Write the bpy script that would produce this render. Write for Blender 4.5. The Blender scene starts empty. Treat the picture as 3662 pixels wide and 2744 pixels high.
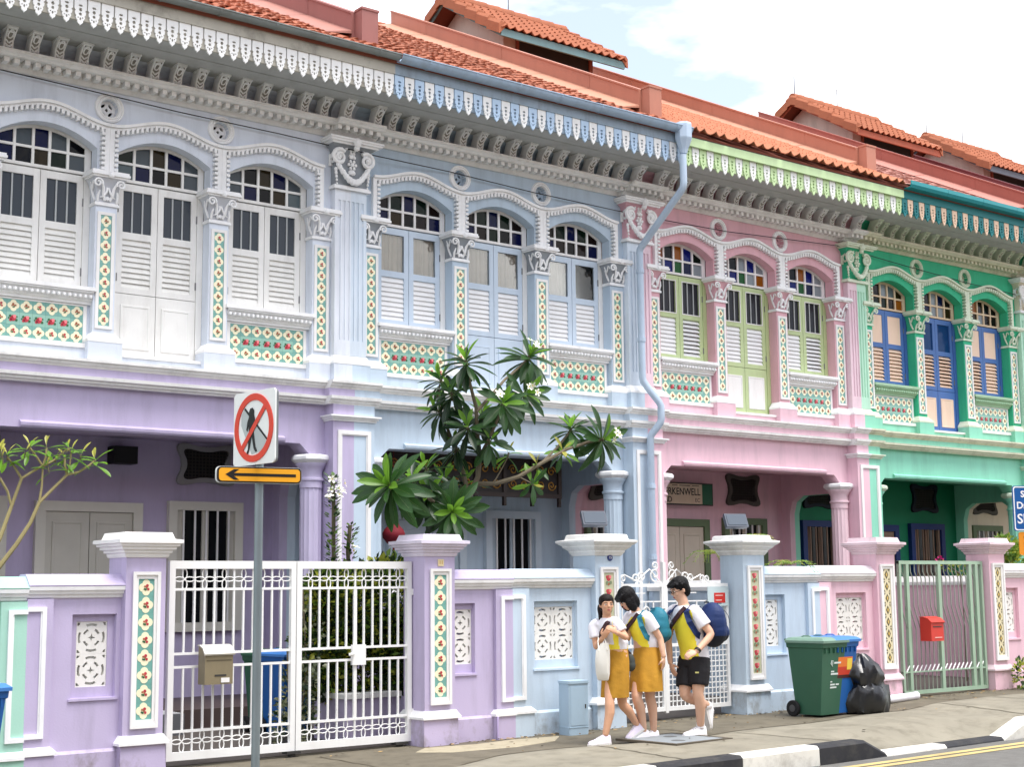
import bpy, bmesh, math, random
from mathutils import Vector, Matrix
from mathutils.geometry import tessellate_polygon
random.seed(11)
R = math.radians
PI = math.pi
scene = bpy.context.scene
COL = scene.collection

# ---------------------------------------------------------------- camera
CAM = Vector((-9.6593, -15.5728, 1.5))
YAW, PITCH, ROLL, FPX = 0.6645, 0.1371, -0.0098, 5300.0
fwd = Vector((math.sin(YAW)*math.cos(PITCH), math.cos(YAW)*math.cos(PITCH), math.sin(PITCH)))
rgt = Vector((math.cos(YAW), -math.sin(YAW), 0)); upv = rgt.cross(fwd)
r2 = math.cos(ROLL)*rgt + math.sin(ROLL)*upv
u2 = -math.sin(ROLL)*rgt + math.cos(ROLL)*upv
cd = bpy.data.cameras.new('camera'); cam = bpy.data.objects.new('camera', cd); COL.objects.link(cam)
cam.matrix_world = Matrix(((r2.x, u2.x, -fwd.x, CAM.x), (r2.y, u2.y, -fwd.y, CAM.y), (r2.z, u2.z, -fwd.z, CAM.z), (0, 0, 0, 1)))
cd.sensor_width = 36; cd.lens = FPX/3662*36; cd.clip_start = 0.1; cd.clip_end = 2000
scene.camera = cam

def pix(u, v):                       # direction of a photograph pixel (3662 x 2744)
    return fwd + r2*((u-1831)/FPX) - u2*((v-1372)/FPX)
def on_y(u, v, y):
    d = pix(u, v); return CAM + d*((y-CAM.y)/d.y)
SL = 0.0086
def gz(x): return SL*(max(-14, min(26, x))+1.4)     # the street climbs gently to the right
def on_ground(u, v, dz=0):
    d = pix(u, v); t = 12
    for i in range(12): t = (gz(CAM.x+d.x*t)+dz-CAM.z)/d.z
    return CAM + d*t

# ---------------------------------------------------------------- sky, sun, exposure
W_ = bpy.data.worlds.new('World'); scene.world = W_; W_.use_nodes = True
nt = W_.node_tree; nt.nodes.clear()
SUN_EL, SUN_AZ = R(70), R(166)       # azimuth measured from +y towards +x
o = nt.nodes.new('ShaderNodeOutputWorld'); bg = nt.nodes.new('ShaderNodeBackground')
sk = nt.nodes.new('ShaderNodeTexSky'); sk.sky_type = 'NISHITA'; sk.sun_disc = False
sk.sun_elevation = SUN_EL; sk.sun_rotation = SUN_AZ; sk.dust_density = 2.0
bg.inputs[1].default_value = 0.1
tc = nt.nodes.new('ShaderNodeTexCoord'); mp = nt.nodes.new('ShaderNodeMapping'); mp.inputs['Scale'].default_value = (2.2, 2.2, 6.5)
mp.inputs['Location'].default_value = (0.35, 0.2, 0.0)
nz = nt.nodes.new('ShaderNodeTexNoise'); nz.inputs['Scale'].default_value = 1.6; nz.inputs['Detail'].default_value = 7; nz.inputs['Roughness'].default_value = .52
rp = nt.nodes.new('ShaderNodeValToRGB'); rp.color_ramp.elements[0].position = .43; rp.color_ramp.elements[1].position = .58
rp.color_ramp.elements[0].color = (.20, .20, .20, 1); rp.color_ramp.elements[1].color = (1, 1, 1, 1)
mx = nt.nodes.new('ShaderNodeMix'); mx.data_type = 'RGBA'; mx.inputs[7].default_value = (9.5, 9.5, 9.6, 1)
L = nt.links.new
L(tc.outputs['Generated'], mp.inputs[0]); L(mp.outputs[0], nz.inputs[0]); L(nz.outputs[0], rp.inputs[0])
L(rp.outputs[0], mx.inputs[0]); L(sk.outputs[0], mx.inputs[6]); L(mx.outputs[2], bg.inputs[0]); L(bg.outputs[0], o.inputs[0])
sd = bpy.data.lights.new('sun', 'SUN'); sd.energy = 1.5; sd.angle = R(28); sd.color = (1, .98, .95)
so = bpy.data.objects.new('sun', sd); COL.objects.link(so)
sdir = Vector((math.sin(SUN_AZ)*math.cos(SUN_EL), math.cos(SUN_AZ)*math.cos(SUN_EL), math.sin(SUN_EL)))
so.rotation_euler = sdir.to_track_quat('Z', 'Y').to_euler(); so.location = (0, -10, 30)
vs = scene.view_settings; vs.view_transform = 'Standard'; vs.look = 'None'; vs.exposure = 1.3; vs.gamma = 1; vs.use_curve_mapping = False
scene.render.engine = 'CYCLES'
cy = scene.cycles; cy.max_bounces = 6; cy.diffuse_bounces = 3; cy.glossy_bounces = 2; cy.transmission_bounces = 4; cy.caustics_reflective = False; cy.caustics_refractive = False

# ---------------------------------------------------------------- materials
def lin(c):
    return tuple((x/255/12.92 if x/255 <= .04045 else ((x/255+.055)/1.055)**2.4) for x in c)
MATS = {}
def mat(name, rgb, rough=.6, var=.06, dirt=0.0, dcol=(92, 86, 74), scale=3.0, bump=.0, spec=.35, metal=0, trans=0, coat=0, stretch=.25, bscale=60, sub=0):
    """painted / natural surface: large soft variation, dirt that runs down in streaks, fine relief"""
    if name in MATS: return MATS[name]
    m = bpy.data.materials.new(name); m.use_nodes = True; n = m.node_tree.nodes; l = m.node_tree.links.new
    p = n['Principled BSDF']; p.inputs['Roughness'].default_value = rough; p.inputs['Metallic'].default_value = metal
    p.inputs['Specular IOR Level'].default_value = spec
    if trans: p.inputs['Transmission Weight'].default_value = trans
    if coat: p.inputs['Coat Weight'].default_value = coat; p.inputs['Coat Roughness'].default_value = .15
    c = lin(rgb); g = n.new('ShaderNodeNewGeometry')
    oi = n.new('ShaderNodeObjectInfo')
    a = n.new('ShaderNodeTexNoise'); a.inputs['Scale'].default_value = scale; a.inputs['Detail'].default_value = 5; l(g.outputs['Position'], a.inputs[0])
    hs = n.new('ShaderNodeHueSaturation'); hs.inputs['Color'].default_value = (*c, 1)
    mr = n.new('ShaderNodeMapRange'); mr.inputs[1].default_value = .25; mr.inputs[2].default_value = .75; mr.inputs[3].default_value = 1-var; mr.inputs[4].default_value = 1+var
    ad = n.new('ShaderNodeMath'); ad.operation = 'MULTIPLY_ADD'; ad.inputs[1].default_value = .16; 
    l(oi.outputs['Random'], ad.inputs[0]); l(a.outputs[0], ad.inputs[2])
    sb = n.new('ShaderNodeMath'); sb.operation = 'SUBTRACT'; sb.inputs[1].default_value = .08; l(ad.outputs[0], sb.inputs[0])
    l(sb.outputs[0], mr.inputs[0]); l(mr.outputs[0], hs.inputs['Value'])
    out = hs.outputs[0]
    if dirt:
        mpn = n.new('ShaderNodeMapping'); mpn.inputs['Scale'].default_value = (3.4, 3.4, 3.4*stretch); l(g.outputs['Position'], mpn.inputs[0])
        b = n.new('ShaderNodeTexNoise'); b.inputs['Scale'].default_value = 1.4; b.inputs['Detail'].default_value = 8; b.inputs['Roughness'].default_value = .68; l(mpn.outputs[0], b.inputs[0])
        r = n.new('ShaderNodeMapRange'); r.inputs[1].default_value = .48; r.inputs[2].default_value = .78; r.inputs[3].default_value = 0; r.inputs[4].default_value = dirt; l(b.outputs[0], r.inputs[0])
        x = n.new('ShaderNodeMix'); x.data_type = 'RGBA'; x.inputs[7].default_value = (*lin(dcol), 1)
        l(r.outputs[0], x.inputs[0]); l(out, x.inputs[6]); out = x.outputs[2]
    l(out, p.inputs['Base Color'])
    if bump:
        d = n.new('ShaderNodeTexNoise'); d.inputs['Scale'].default_value = bscale; d.inputs['Detail'].default_value = 4; l(g.outputs['Position'], d.inputs[0])
        bp = n.new('ShaderNodeBump'); bp.inputs['Strength'].default_value = bump; bp.inputs['Distance'].default_value = .01; l(d.outputs[0], bp.inputs['Height']); l(bp.outputs[0], p.inputs['Normal'])
    MATS[name] = m; return m
def glassmat(name, rgb, rough=.06):
    if name in MATS: return MATS[name]
    m = bpy.data.materials.new(name); m.use_nodes = True; p = m.node_tree.nodes['Principled BSDF']
    n = m.node_tree.nodes; l = m.node_tree.links.new
    p.inputs['Base Color'].default_value = (*lin(rgb), 1); p.inputs['Roughness'].default_value = rough; p.inputs['Specular IOR Level'].default_value = .12
    g = n.new('ShaderNodeNewGeometry'); d = n.new('ShaderNodeTexNoise'); d.inputs['Scale'].default_value = 7; l(g.outputs['Position'], d.inputs[0])
    bp = n.new('ShaderNodeBump'); bp.inputs['Strength'].default_value = .25; bp.inputs['Distance'].default_value = .01; l(d.outputs[0], bp.inputs['Height']); l(bp.outputs[0], p.inputs['Normal'])
    MATS[name] = m; return m

# ---------------------------------------------------------------- mesh builder
class B:
    def __init__(s): s.v = []; s.f = []; s.m = []; s.k = 0; s.M = None
    def add(s, vs, fs):
        b = len(s.v)
        if s.M is not None: vs = [s.M @ Vector(q) for q in vs]
        s.v += [tuple(q) for q in vs]; s.f += [tuple(b+i for i in q) for q in fs]; s.m += [s.k]*len(fs); return s
    def box(s, x0, x1, y0, y1, z0, z1):
        return s.add([(x0,y0,z0),(x1,y0,z0),(x1,y1,z0),(x0,y1,z0),(x0,y0,z1),(x1,y0,z1),(x1,y1,z1),(x0,y1,z1)],
                     [(0,3,2,1),(4,5,6,7),(0,1,5,4),(1,2,6,5),(2,3,7,6),(3,0,4,7)])
    def tbox(s, c, h0, h1, z0, z1, d0=None, d1=None):     # tapered block about centre (x, y)
        d0 = h0 if d0 is None else d0; d1 = h1 if d1 is None else d1; x, y = c
        return s.add([(x-h0,y-d0,z0),(x+h0,y-d0,z0),(x+h0,y+d0,z0),(x-h0,y+d0,z0),(x-h1,y-d1,z1),(x+h1,y-d1,z1),(x+h1,y+d1,z1),(x-h1,y+d1,z1)],
                     [(0,3,2,1),(4,5,6,7),(0,1,5,4),(1,2,6,5),(2,3,7,6),(3,0,4,7)])
    def plate(s, outer, holes, y0, y1, axis='y'):         # polygon in (a, z) with holes, thick from y0 (front) to y1
        loops = [[Vector((a, z, 0)) for a, z in lp] for lp in [outer]+list(holes)]
        tr = tessellate_polygon(loops); flat = [q for lp in loops for q in lp]; n = len(flat)
        cv = (lambda a, y, z: (a, y, z)) if axis == 'y' else (lambda a, y, z: (y, a, z)) if axis == 'x' else (lambda a, y, z: (a, z, y))
        vs = [cv(q.x, y0, q.y) for q in flat]+[cv(q.x, y1, q.y) for q in flat]; fs = []
        for a, b, c in tr:
            ar = (flat[b]-flat[a]).cross(flat[c]-flat[a]).z
            if ar < 0: b, c = c, b
            fs.append((a, b, c)); fs.append((c+n, b+n, a+n))
        i = 0
        for j, lp in enumerate(loops):
            k = len(lp); ar = sum(lp[t].x*lp[(t+1) % k].y-lp[(t+1) % k].x*lp[t].y for t in range(k)); ccw = ar > 0
            for t in range(k):
                a, b = i+t, i+(t+1) % k
                fs.append((b, a, a+n, b+n) if (ccw == (j == 0)) else (a, b, b+n, a+n))
            i += k
        if axis != 'y': fs = [q[::-1] for q in fs]
        return s.add(vs, fs)
    def prof(s, pts, x0, x1, axis='x'):                    # closed profile (y, z) extruded along x  (or (x, z) along y)
        n = len(pts)
        if axis == 'x': vs = [(x0, y, z) for y, z in pts]+[(x1, y, z) for y, z in pts]
        else: vs = [(x, x0, z) for x, z in pts]+[(x, x1, z) for x, z in pts]
        fs = [(i, (i+1) % n, (i+1) % n+n, i+n) for i in range(n)]
        fs += [tuple(range(n))[::-1], tuple(range(n, 2*n))]
        return s.add(vs, fs)
    def loft(s, rings, cap=True, closed=True):
        n = len(rings[0]); vs = [q for r in rings for q in r]; fs = []
        for i in range(len(rings)-1):
            for j in range(n if closed else n-1):
                a, b = i*n+j, i*n+(j+1) % n; fs.append((a, b, b+n, a+n))
        if cap: fs.append(tuple(range(n))[::-1]); fs.append(tuple(range((len(rings)-1)*n, len(rings)*n)))
        return s.add(vs, fs)
    def lathe(s, pr, n=16, c=(0, 0), axis='z', cap=True):
        def pt(r, h, a):
            q = (r*math.cos(a), r*math.sin(a))
            return (c[0]+q[0], c[1]+q[1], h) if axis == 'z' else (c[0]+q[0], h, c[1]+q[1])
        return s.loft([[pt(r, h, 2*PI*j/n*(1 if axis == 'z' else -1)) for j in range(n)] for r, h in pr], cap)
    def tube(s, path, r, n=6, cap=True, flat=1.0):
        P = [Vector(q) for q in path]; rs = r if isinstance(r, (list, tuple)) else [r]*len(P); rings = []
        pn = None
        for i, q in enumerate(P):
            t = (P[min(i+1, len(P)-1)]-P[max(i-1, 0)]).normalized()
            if pn is None:
                pn = t.orthogonal().normalized() if abs(t.y) > .9 else t.cross(Vector((0, 1, 0))).normalized()
            pn = (pn-t*pn.dot(t)).normalized(); bn = t.cross(pn)
            rings.append([q+pn*(rs[i]*math.cos(2*PI*j/n))+bn*(rs[i]*flat*math.sin(2*PI*j/n)) for j in range(n)])
        return s.loft(rings, cap)
    def ball(s, c, r, n=8, m=5, sc=(1, 1, 1)):
        rings = []
        for i in range(1, m):
            t = PI*i/m; rings.append([(c[0]+r*sc[0]*math.sin(t)*math.cos(2*PI*j/n), c[1]+r*sc[1]*math.sin(t)*math.sin(2*PI*j/n), c[2]-r*sc[2]*math.cos(t)) for j in range(n)])
        vs = [q for g in rings for q in g]+[(c[0], c[1], c[2]-r*sc[2]), (c[0], c[1], c[2]+r*sc[2])]; k = len(rings)*n; fs = []
        for i in range(len(rings)-1):
            for j in range(n): a, b = i*n+j, i*n+(j+1) % n; fs.append((a, b, b+n, a+n))
        for j in range(n): fs.append((k, (j+1) % n, j)); fs.append((k+1, k-n+j, k-n+(j+1) % n))
        return s.add(vs, fs)
    def mesh(s, name, mats, smooth=False):
        me = bpy.data.meshes.new(name); me.from_pydata(s.v, [], s.f)
        for q in (mats if isinstance(mats, (list, tuple)) else [mats]): me.materials.append(q)
        if s.k or any(s.m): me.polygons.foreach_set('material_index', s.m)
        if smooth:
            me.polygons.foreach_set('use_smooth', [True]*len(me.polygons))
            try: me.set_sharp_from_angle(angle=R(40))
            except Exception: pass
        me.update(); return me
    def out(s, name, mats, parent=None, loc=(0, 0, 0), smooth=False, kind=None):
        return inst(name, s.mesh(name, mats, smooth), parent, loc, kind=kind)
def inst(name, me, parent=None, loc=(0, 0, 0), rot=None, scale=None, kind=None):
    ob = bpy.data.objects.new(name, me); COL.objects.link(ob); ob.parent = parent; ob.location = loc
    if rot is not None: ob.rotation_euler = rot
    if scale is not None: ob.scale = scale
    if kind: ob['kind'] = kind
    return ob
def thing(name, label, cat, loc=(0, 0, 0), rz=0, group=None):
    ob = bpy.data.objects.new(name, None); COL.objects.link(ob); ob.location = loc; ob.rotation_euler = (0, 0, rz); ob.empty_display_size = .1
    return tag(ob, label, cat, group)
def tag(ob, label, cat, group=None):
    ob['label'] = label; ob['category'] = cat; ob['kind'] = 'thing'
    if group: ob['group'] = group
    return ob
def circ(cx, cz, r, n=12, a0=0, sx=1, sz=1): return [(cx+r*sx*math.cos(a0+2*PI*i/n), cz+r*sz*math.sin(a0+2*PI*i/n)) for i in range(n)]
def arcband(cx, cz, r0, r1, a0, a1, n=4):
    a = [a0+(a1-a0)*i/n for i in range(n+1)]
    return [(cx+r0*math.cos(t), cz+r0*math.sin(t)) for t in a]+[(cx+r1*math.cos(t), cz+r1*math.sin(t)) for t in a[::-1]]
def text(name, s, size, m, parent, loc, rot, align='CENTER', ext=.002, bold=0, sx=1):
    cu = bpy.data.curves.new(name, 'FONT'); cu.body = s; cu.size = size; cu.extrude = ext; cu.align_x = align; cu.align_y = 'CENTER'; cu.offset = bold; cu.resolution_u = 3
    ob = bpy.data.objects.new(name, cu); COL.objects.link(ob)
    me = bpy.data.meshes.new_from_object(ob.evaluated_get(bpy.context.evaluated_depsgraph_get()))
    bpy.data.objects.remove(ob); me.materials.clear(); me.materials.append(m)
    return inst(name, me, parent, loc, rot, (sx, 1, 1))

# ================================================================= SETTING: ground, pavement, road
asph = mat('asphalt', (112, 110, 106), .9, .12, .35, (70, 66, 60), 9, .5, stretch=1, bscale=140)
conc = mat('concrete_footpath', (106, 99, 84), .8, .2, .75, (60, 54, 42), 2.2, .2, stretch=1, bscale=90)
conc2 = mat('concrete_slab', (136, 130, 115), .8, .18, .65, (88, 81, 66), 2.0, .2, stretch=1, bscale=90)
yardm = mat('yard_cement', (78, 72, 68), .7, .12, .4, (70, 64, 58), 2, .2, stretch=1)
def sheet(name, m, xs, ys, dz, kind='structure'):
    b = B(); n = len(ys)
    b.add([(x, y, gz(x)+dz) for x in xs for y in ys], [(i*n+j, i*n+n+j, i*n+n+j+1, i*n+j+1) for i in range(len(xs)-1) for j in range(n-1)])
    o_ = b.out(name, m); o_['kind'] = kind; return o_
sheet('ground', mat('far_ground', (118, 114, 104), .9, .1, .3, scale=.3), [-400, -60, -14, 26, 80, 400], [-400, -60, 60, 400], -.165)
sheet('road', asph, [-200, -14, 26, 200], [-14.5, -6.52], -.13)
def sst(a, b, x): t = max(0, min(1, (x-a)/(b-a))); return t*t*(3-2*t)
EDGE = lambda x: -4.80-.12*math.sin(x*1.1+.5)-.07*math.sin(x*2.7)-.55*sst(-1.2, -2.6, x)+.42*sst(4.3, 5.4, x)    # back edge of the raised concrete
def gh(x, y):
    dip = sst(1.55, 1.9, x)*(1-sst(3.8, 4.3, x))
    h = -.107*dip*sst(-5.75, -6.3, y)
    e = EDGE(x)
    return gz(x)+h+(.035 if x < 4.5 else .035+.035*sst(4.4, 5.0, x))*sst(e+.05, e-.28, y)*(1-dip*sst(-5.6, -6.2, y))
def grid(name, m, xs, yf, n):
    b = B(); ny = n+1
    b.add([(x, y, gh(x, y)) for x in xs for y in [yf(x)[0]+(yf(x)[1]-yf(x)[0])*q/n for q in range(ny)]], [(i*ny+j, i*ny+ny+j, i*ny+ny+j+1, i*ny+j+1) for i in range(len(xs)-1) for j in range(n)])
    o_ = b.out(name, m, smooth=True); o_['kind'] = 'structure'; return o_
gx = [-200, -60, -14]+[-10+.12*i for i in range(240)]+[26, 60, 200]
grid('footpath', conc, gx, lambda x: (EDGE(x)+.02, -3.3), 10)
grid('pavement', conc2, gx, lambda x: (-6.31, EDGE(x)+.0201), 26)
sheet('front_yard', yardm, [-14, 26], [-3.3, 14], .004)

# ================================================================= THE HOUSES
WID = 4.91; P0 = -.075
COLX = [.3625, 1.7575, 3.1525, 4.5475]; WINX = [1.06, 2.455, 3.85]
CACHE = {}
def shared(key, fn):
    if key not in CACHE: CACHE[key] = fn()
    return CACHE[key]
white = mat('white_trim', (245, 245, 245), .6, .04, .28, (150, 149, 146), bump=.05)
cleanw = mat('white_plaster', (240, 238, 236), .6, .04, .2, (150, 144, 132))
trimgrey = mat('weathered_moulding', (238, 237, 234), .7, .06, .4, (134, 131, 126), bump=.08, stretch=.5)
soffm = mat('soffit_board', (178, 180, 178), .7, .05, .3)
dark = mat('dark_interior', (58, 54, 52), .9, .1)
clear = None
def clearglass():
    if 'clear_glass' in MATS: return MATS['clear_glass']
    m = bpy.data.materials.new('clear_glass'); m.use_nodes = True; n = m.node_tree.nodes; l = m.node_tree.links.new; n.clear()
    o_ = n.new('ShaderNodeOutputMaterial'); x = n.new('ShaderNodeMixShader'); t = n.new('ShaderNodeBsdfTransparent'); g = n.new('ShaderNodeBsdfGlossy'); fr = n.new('ShaderNodeFresnel')
    t.inputs[0].default_value = (.92, .93, .92, 1); g.inputs['Roughness'].default_value = .04; fr.inputs[0].default_value = 1.5
    l(fr.outputs[0], x.inputs[0]); l(t.outputs[0], x.inputs[1]); l(g.outputs[0], x.inputs[2]); l(x.outputs[0], o_.inputs[0]); MATS['clear_glass'] = m; return m
teal = mat('tile_teal', (120, 174, 164), .2, .08, spec=.5); cream = mat('tile_cream', (248, 240, 206), .2, .04, spec=.5)
rosec = mat('tile_rose', (190, 66, 78), .25, .2); rust = mat('tile_rust', (170, 108, 78), .25, .3, scale=20); leafc = mat('tile_leaf', (60, 104, 70), .25, .1); mint = mat('tile_mint', (146, 192, 176), .2, .07, spec=.5)
olive = mat('tile_olive', (196, 196, 164), .25, .1); blackt = mat('tile_black', (58, 54, 44), .3, .1); pinkt = mat('tile_pink', (238, 132, 136), .25, .1)
def tile_mesh(kind):
    def mk():
        b = B(); h = .068
        b.box(-h, h, -.004, .012, -h, h)
        def flat(pts, k, y=-.006, d=.003):
            b.k = k; n = len(pts)
            b.add([(x, y, z) for x, z in pts]+[(x, y+d, z) for x, z in pts], [tuple(range(n))]+[(i, (i+1) % n, (i+1) % n+n, i+n) for i in range(n)])
        if kind[0] == 'q':
            v = int(kind[1]); q = []
            for i in range(32):
                a = 2*PI*i/32; e = (a+PI/4) % (PI/2)-PI/4; r = .030*math.cos(e)+math.sqrt(.0335**2-(.030*math.sin(e))**2); q.append((r*math.cos(a), r*math.sin(a)))
            flat(q, 1)
            rnd = random.Random(v); t = rnd.uniform(-.5, .5)
            for dx, dz, r, k in ((.004, .016, .013, 2), (.02, -.008, .011, 2), (-.014, .004, .009, 3), (.0, -.016, .009, 4), (-.012, -.016, .007, 4), (.004, .001, .008, 3)):
                c, s_ = math.cos(t), math.sin(t); flat(circ(dx*c-dz*s_, dx*s_+dz*c, r, 7, rnd.random()), k, -.009, .004)
            return b.mesh('tile', [teal, cream, rosec if v % 2 else rust, rust, leafc])
        if kind == 'rose':
            for dx, dz, r, k in ((0, 0, .034, 2), (.016, .018, .02, 3), (-.03, .022, .014, 4), (.036, -.02, .014, 4), (-.026, -.022, .016, 2), (.04, .016, .01, 4), (-.008, .008, .012, 5), (-.045, -.002, .009, 4)):
                flat(circ(dx, dz, r, 8, dx*90), k, -.006-.0005*k, .004)
            return b.mesh('tile', [mint, cream, rosec, pinkt, leafc, mat('tile_crimson', (160, 30, 50), .3)])
        if kind == 'redrose':
            for dx, dz, r, k in ((0, .014, .03, 1), (.02, .026, .018, 2), (-.02, .026, .016, 1), (-.02, -.034, .02, 3), (.026, -.03, .018, 3), (0, -.045, .014, 4), (.0, .018, .01, 4)):
                flat(circ(dx, dz, r, 8, dx*60), k, -.006-.0005*k, .004)
            return b.mesh('tile', [olive, rosec, pinkt, mat('tile_sage', (128, 140, 110), .3, .1), rust])
        if kind == 'diamond':
            flat([(0, .05), (.034, 0), (0, -.05), (-.034, 0)], 1); flat([(0, .028), (.018, 0), (0, -.028), (-.018, 0)], 2, -.008)
            for sx in (-1, 1):
                for sz in (-1, 1): flat([(sx*.03, sz*.062), (sx*.056, sz*.062), (sx*.05, sz*.036)], 1)
            return b.mesh('tile', [mat('tile_buff', (226, 214, 176), .25, .06), blackt, mat('tile_gold', (206, 176, 98), .3)])
    return shared('tile'+kind, mk)
def spiral(cx, cz, r0, r1, a0, turns, y, n=18):
    return [(cx+(r0+(r1-r0)*i/n)*math.cos(a0+turns*2*PI*i/n), y, cz+(r0+(r1-r0)*i/n)*math.sin(a0+turns*2*PI*i/n)) for i in range(n+1)]
def small_capital(m, rec):
    def mk():
        b = B()                                           # origin: column centre, front plane y=0, z from 0 (astragal) to .38
        b.box(-.145, .145, -.022, .16, -.005, .022); b.box(-.135, .135, -.012, .16, .022, .036)
        b.loft([[(-h, -d, z), (h, -d, z), (h, .16, z), (-h, .16, z)] for h, d, z in ((.122, 0, .03), (.125, .01, .12), (.135, .03, .2), (.16, .065, .27), (.185, .09, .3))])
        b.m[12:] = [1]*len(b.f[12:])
        b.box(-.20, .20, -.105, .16, .302, .325); b.box(-.225, .225, -.13, .16, .325, .352); b.box(-.215, .215, -.12, .16, .352, .378)
        b.ball((0, -.125, .33), .036, 8, 5, (1, .7, 1.1))
        for s in (-1, 1):
            b.tube([(s*abs(x), y, z) if True else 0 for x, y, z in spiral(.135, .235, .055, .012, PI*1.1, -1.4, -.085)], [.013]*10+[.011]*9, 5)
            b.tube([(s*.03, -.02, .05), (s*.055, -.035, .12), (s*.06, -.055, .19), (s*.1, -.08, .27)], [.012, .018, .017, .01], 5)
            b.tube([(s*.008, -.03, .20), (s*.02, -.045, .15), (s*.05, -.04, .1), (s*.09, -.025, .085)], [.016, .014, .011, .006], 5)
            b.tube([(s*.11, -.01, .04), (s*.115, -.03, .1), (s*.1, -.05, .16)], [.014, .015, .008], 5)
            # the same scroll on the flank
            for q in (.02,):
                b.tube([(s*(.155), -.03+.11*(i/8), .23+.05*math.sin(i*.9)) for i in range(9)], .012, 5)
                b.tube([(s*.13, .02, .05), (s*.145, .05, .14), (s*.16, .07, .22)], [.012, .016, .009], 5)
        for k in range(5):
            a = -PI/2+(k-2)*.55; b.tube([(0, -.02, .095), (.045*math.cos(a), -.03, .095+.045*math.sin(a))], [.011, .006], 5)
        return b.mesh('capital', [m, rec], True)
    return shared('cap'+m.name+rec.name, mk)
def big_capital(m, rec):
    def mk():
        b = B()                                            # origin on the party line, front plane y=-.1, z 0 to .63
        b.box(-.262, .262, -.145, .0, 0, .03); b.box(-.25, .25, -.13, 0, .03, .05)
        b.loft([[(-h, -d, z), (h, -d, z), (h, 0, z), (-h, 0, z)] for h, d, z in ((.23, .10, .04), (.23, .105, .4), (.26, .13, .52), (.31, .19, .56))])
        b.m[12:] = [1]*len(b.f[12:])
        b.box(-.33, .33, -.215, 0, .56, .585); b.box(-.37, .37, -.25, 0, .585, .61); b.box(-.385, .385, -.265, 0, .61, .635)
        b.ball((0, -.255, .585), .055, 8, 6, (1, .7, 1.2)); b.ball((0, -.23, .52), .04, 8, 5)
        for s in (-1, 1):
            b.tube([(s*x, y, z) for x, y, z in spiral(.2, .40, .105, .02, PI*.75, -1.7, -.16, 26)], [.026]*12+[.022]*8+[.02]*7, 6)
            b.ball((s*.2, -.165, .40), .03, 6, 5)
            g = [(s*(.22-.22*i/10)*1.0, -.155-.03*math.sin(PI*i/20), .30-.21*math.sin(PI/2*i/10)) for i in range(11)]
            for i, q in enumerate(g): b.ball(q, .03+.012*(i/10)+.006*(i % 2), 6, 4)
            for i in range(5): b.ball((s*(.235-.004*i), -.13, .24-.045*i), .026-.003*i, 6, 4, (1, .8, 1.2))
            for i in range(7): b.ball((s*(.10+.13*math.cos(i*.55)), -.13, .44+.09*math.sin(i*.55)), .024, 5, 4)
            b.tube([(s*.245, -.02+.0*i, .3+.03*i) for i in range(6)], .03, 5)
            b.tube([(s*.25, -.09+.05*math.cos(i*.8), .40+.06*math.sin(i*.8)) for i in range(9)], .018, 5)
        for i in range(6): b.ball((.05*math.cos(i*1.05), -.125, .33+.05*math.sin(i*1.05)), .024, 5, 4)
        b.ball((0, -.13, .33), .03, 6, 4); b.ball((0, -.12, .23), .04, 6, 4, (1.4, .6, 1)); b.ball((0, -.12, .44), .035, 6, 4, (1.5, .6, 1))
        return b.mesh('capital', [m, rec], True)
    return shared('bigcap'+m.name+rec.name, mk)
def bracket_mesh(m):
    def mk():
        b = B(); w = .052
        pr = [(-.20, 7.286), (-.262, 7.288), (-.272, 7.31), (-.268, 7.34), (-.28, 7.38), (-.315, 7.415), (-.36, 7.44), (-.385, 7.462), (-.39, 7.499), (-.2, 7.499), (-.1, 7.29)]
        b.prof(pr, -w, w); b.box(-w-.010, w+.010, -.405, -.2, 7.478, 7.4985)
        def on(z):                                         # front of the bracket at a height
            for (a, za), (c, zc) in zip(pr, pr[1:]):
                if za <= z <= zc: return a+(c-a)*(z-za)/max(1e-6, zc-za)
            return -.39
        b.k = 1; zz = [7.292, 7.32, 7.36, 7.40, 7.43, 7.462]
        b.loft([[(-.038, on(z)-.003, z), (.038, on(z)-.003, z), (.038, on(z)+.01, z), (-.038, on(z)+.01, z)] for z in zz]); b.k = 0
        b.tube([(.028*math.cos(t), on(7.425+.034*math.sin(t))-.008, 7.425+.03*math.sin(t)) for t in [2*PI*i/10 for i in range(11)]], .010, 4)
        for z in (7.31, 7.352):
            for s in (-1, 1): b.tube([(0, on(z-.006)-.007, z-.006), (s*.038, on(z+.026)-.007, z+.03)], .010, 4)
        for s in (-1, 1): b.tube([(s*.045, on(z)-.006, z) for z in (7.29, 7.33, 7.38, 7.42, 7.47)], .010, 4)
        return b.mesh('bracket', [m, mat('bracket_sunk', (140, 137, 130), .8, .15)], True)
    return shared('brk'+m.name, mk)
def board_mesh(m):
    def mk():
        b = B(); h = .067
        o_ = [(-h, .31), (-h, .178), (-.050, .162), (-.061, .146), (-.056, .116), (-.043, .105), (-.050, .09), (-.040, .062), (-.027, .056), (-.032, .042), (-.020, .022), (-.008, .016), (0, 0)]
        o_ = o_+[(-x, z) for x, z in o_[-2::-1]]
        b.plate(o_, [circ(0, .218, .017, 6, 0, 1.5, .8), circ(0, .172, .020, 6, 0, 1, 1.1), circ(0, .124, .018, 6, 0, 1, 1.05), circ(0, .072, .011, 5, 0, 1, 1.7), circ(-.024, .085, .009, 4), circ(.024, .085, .009, 4)], 0, .018)
        return b.mesh('fascia_board', m)
    return shared('brd'+m.name, mk)
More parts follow.
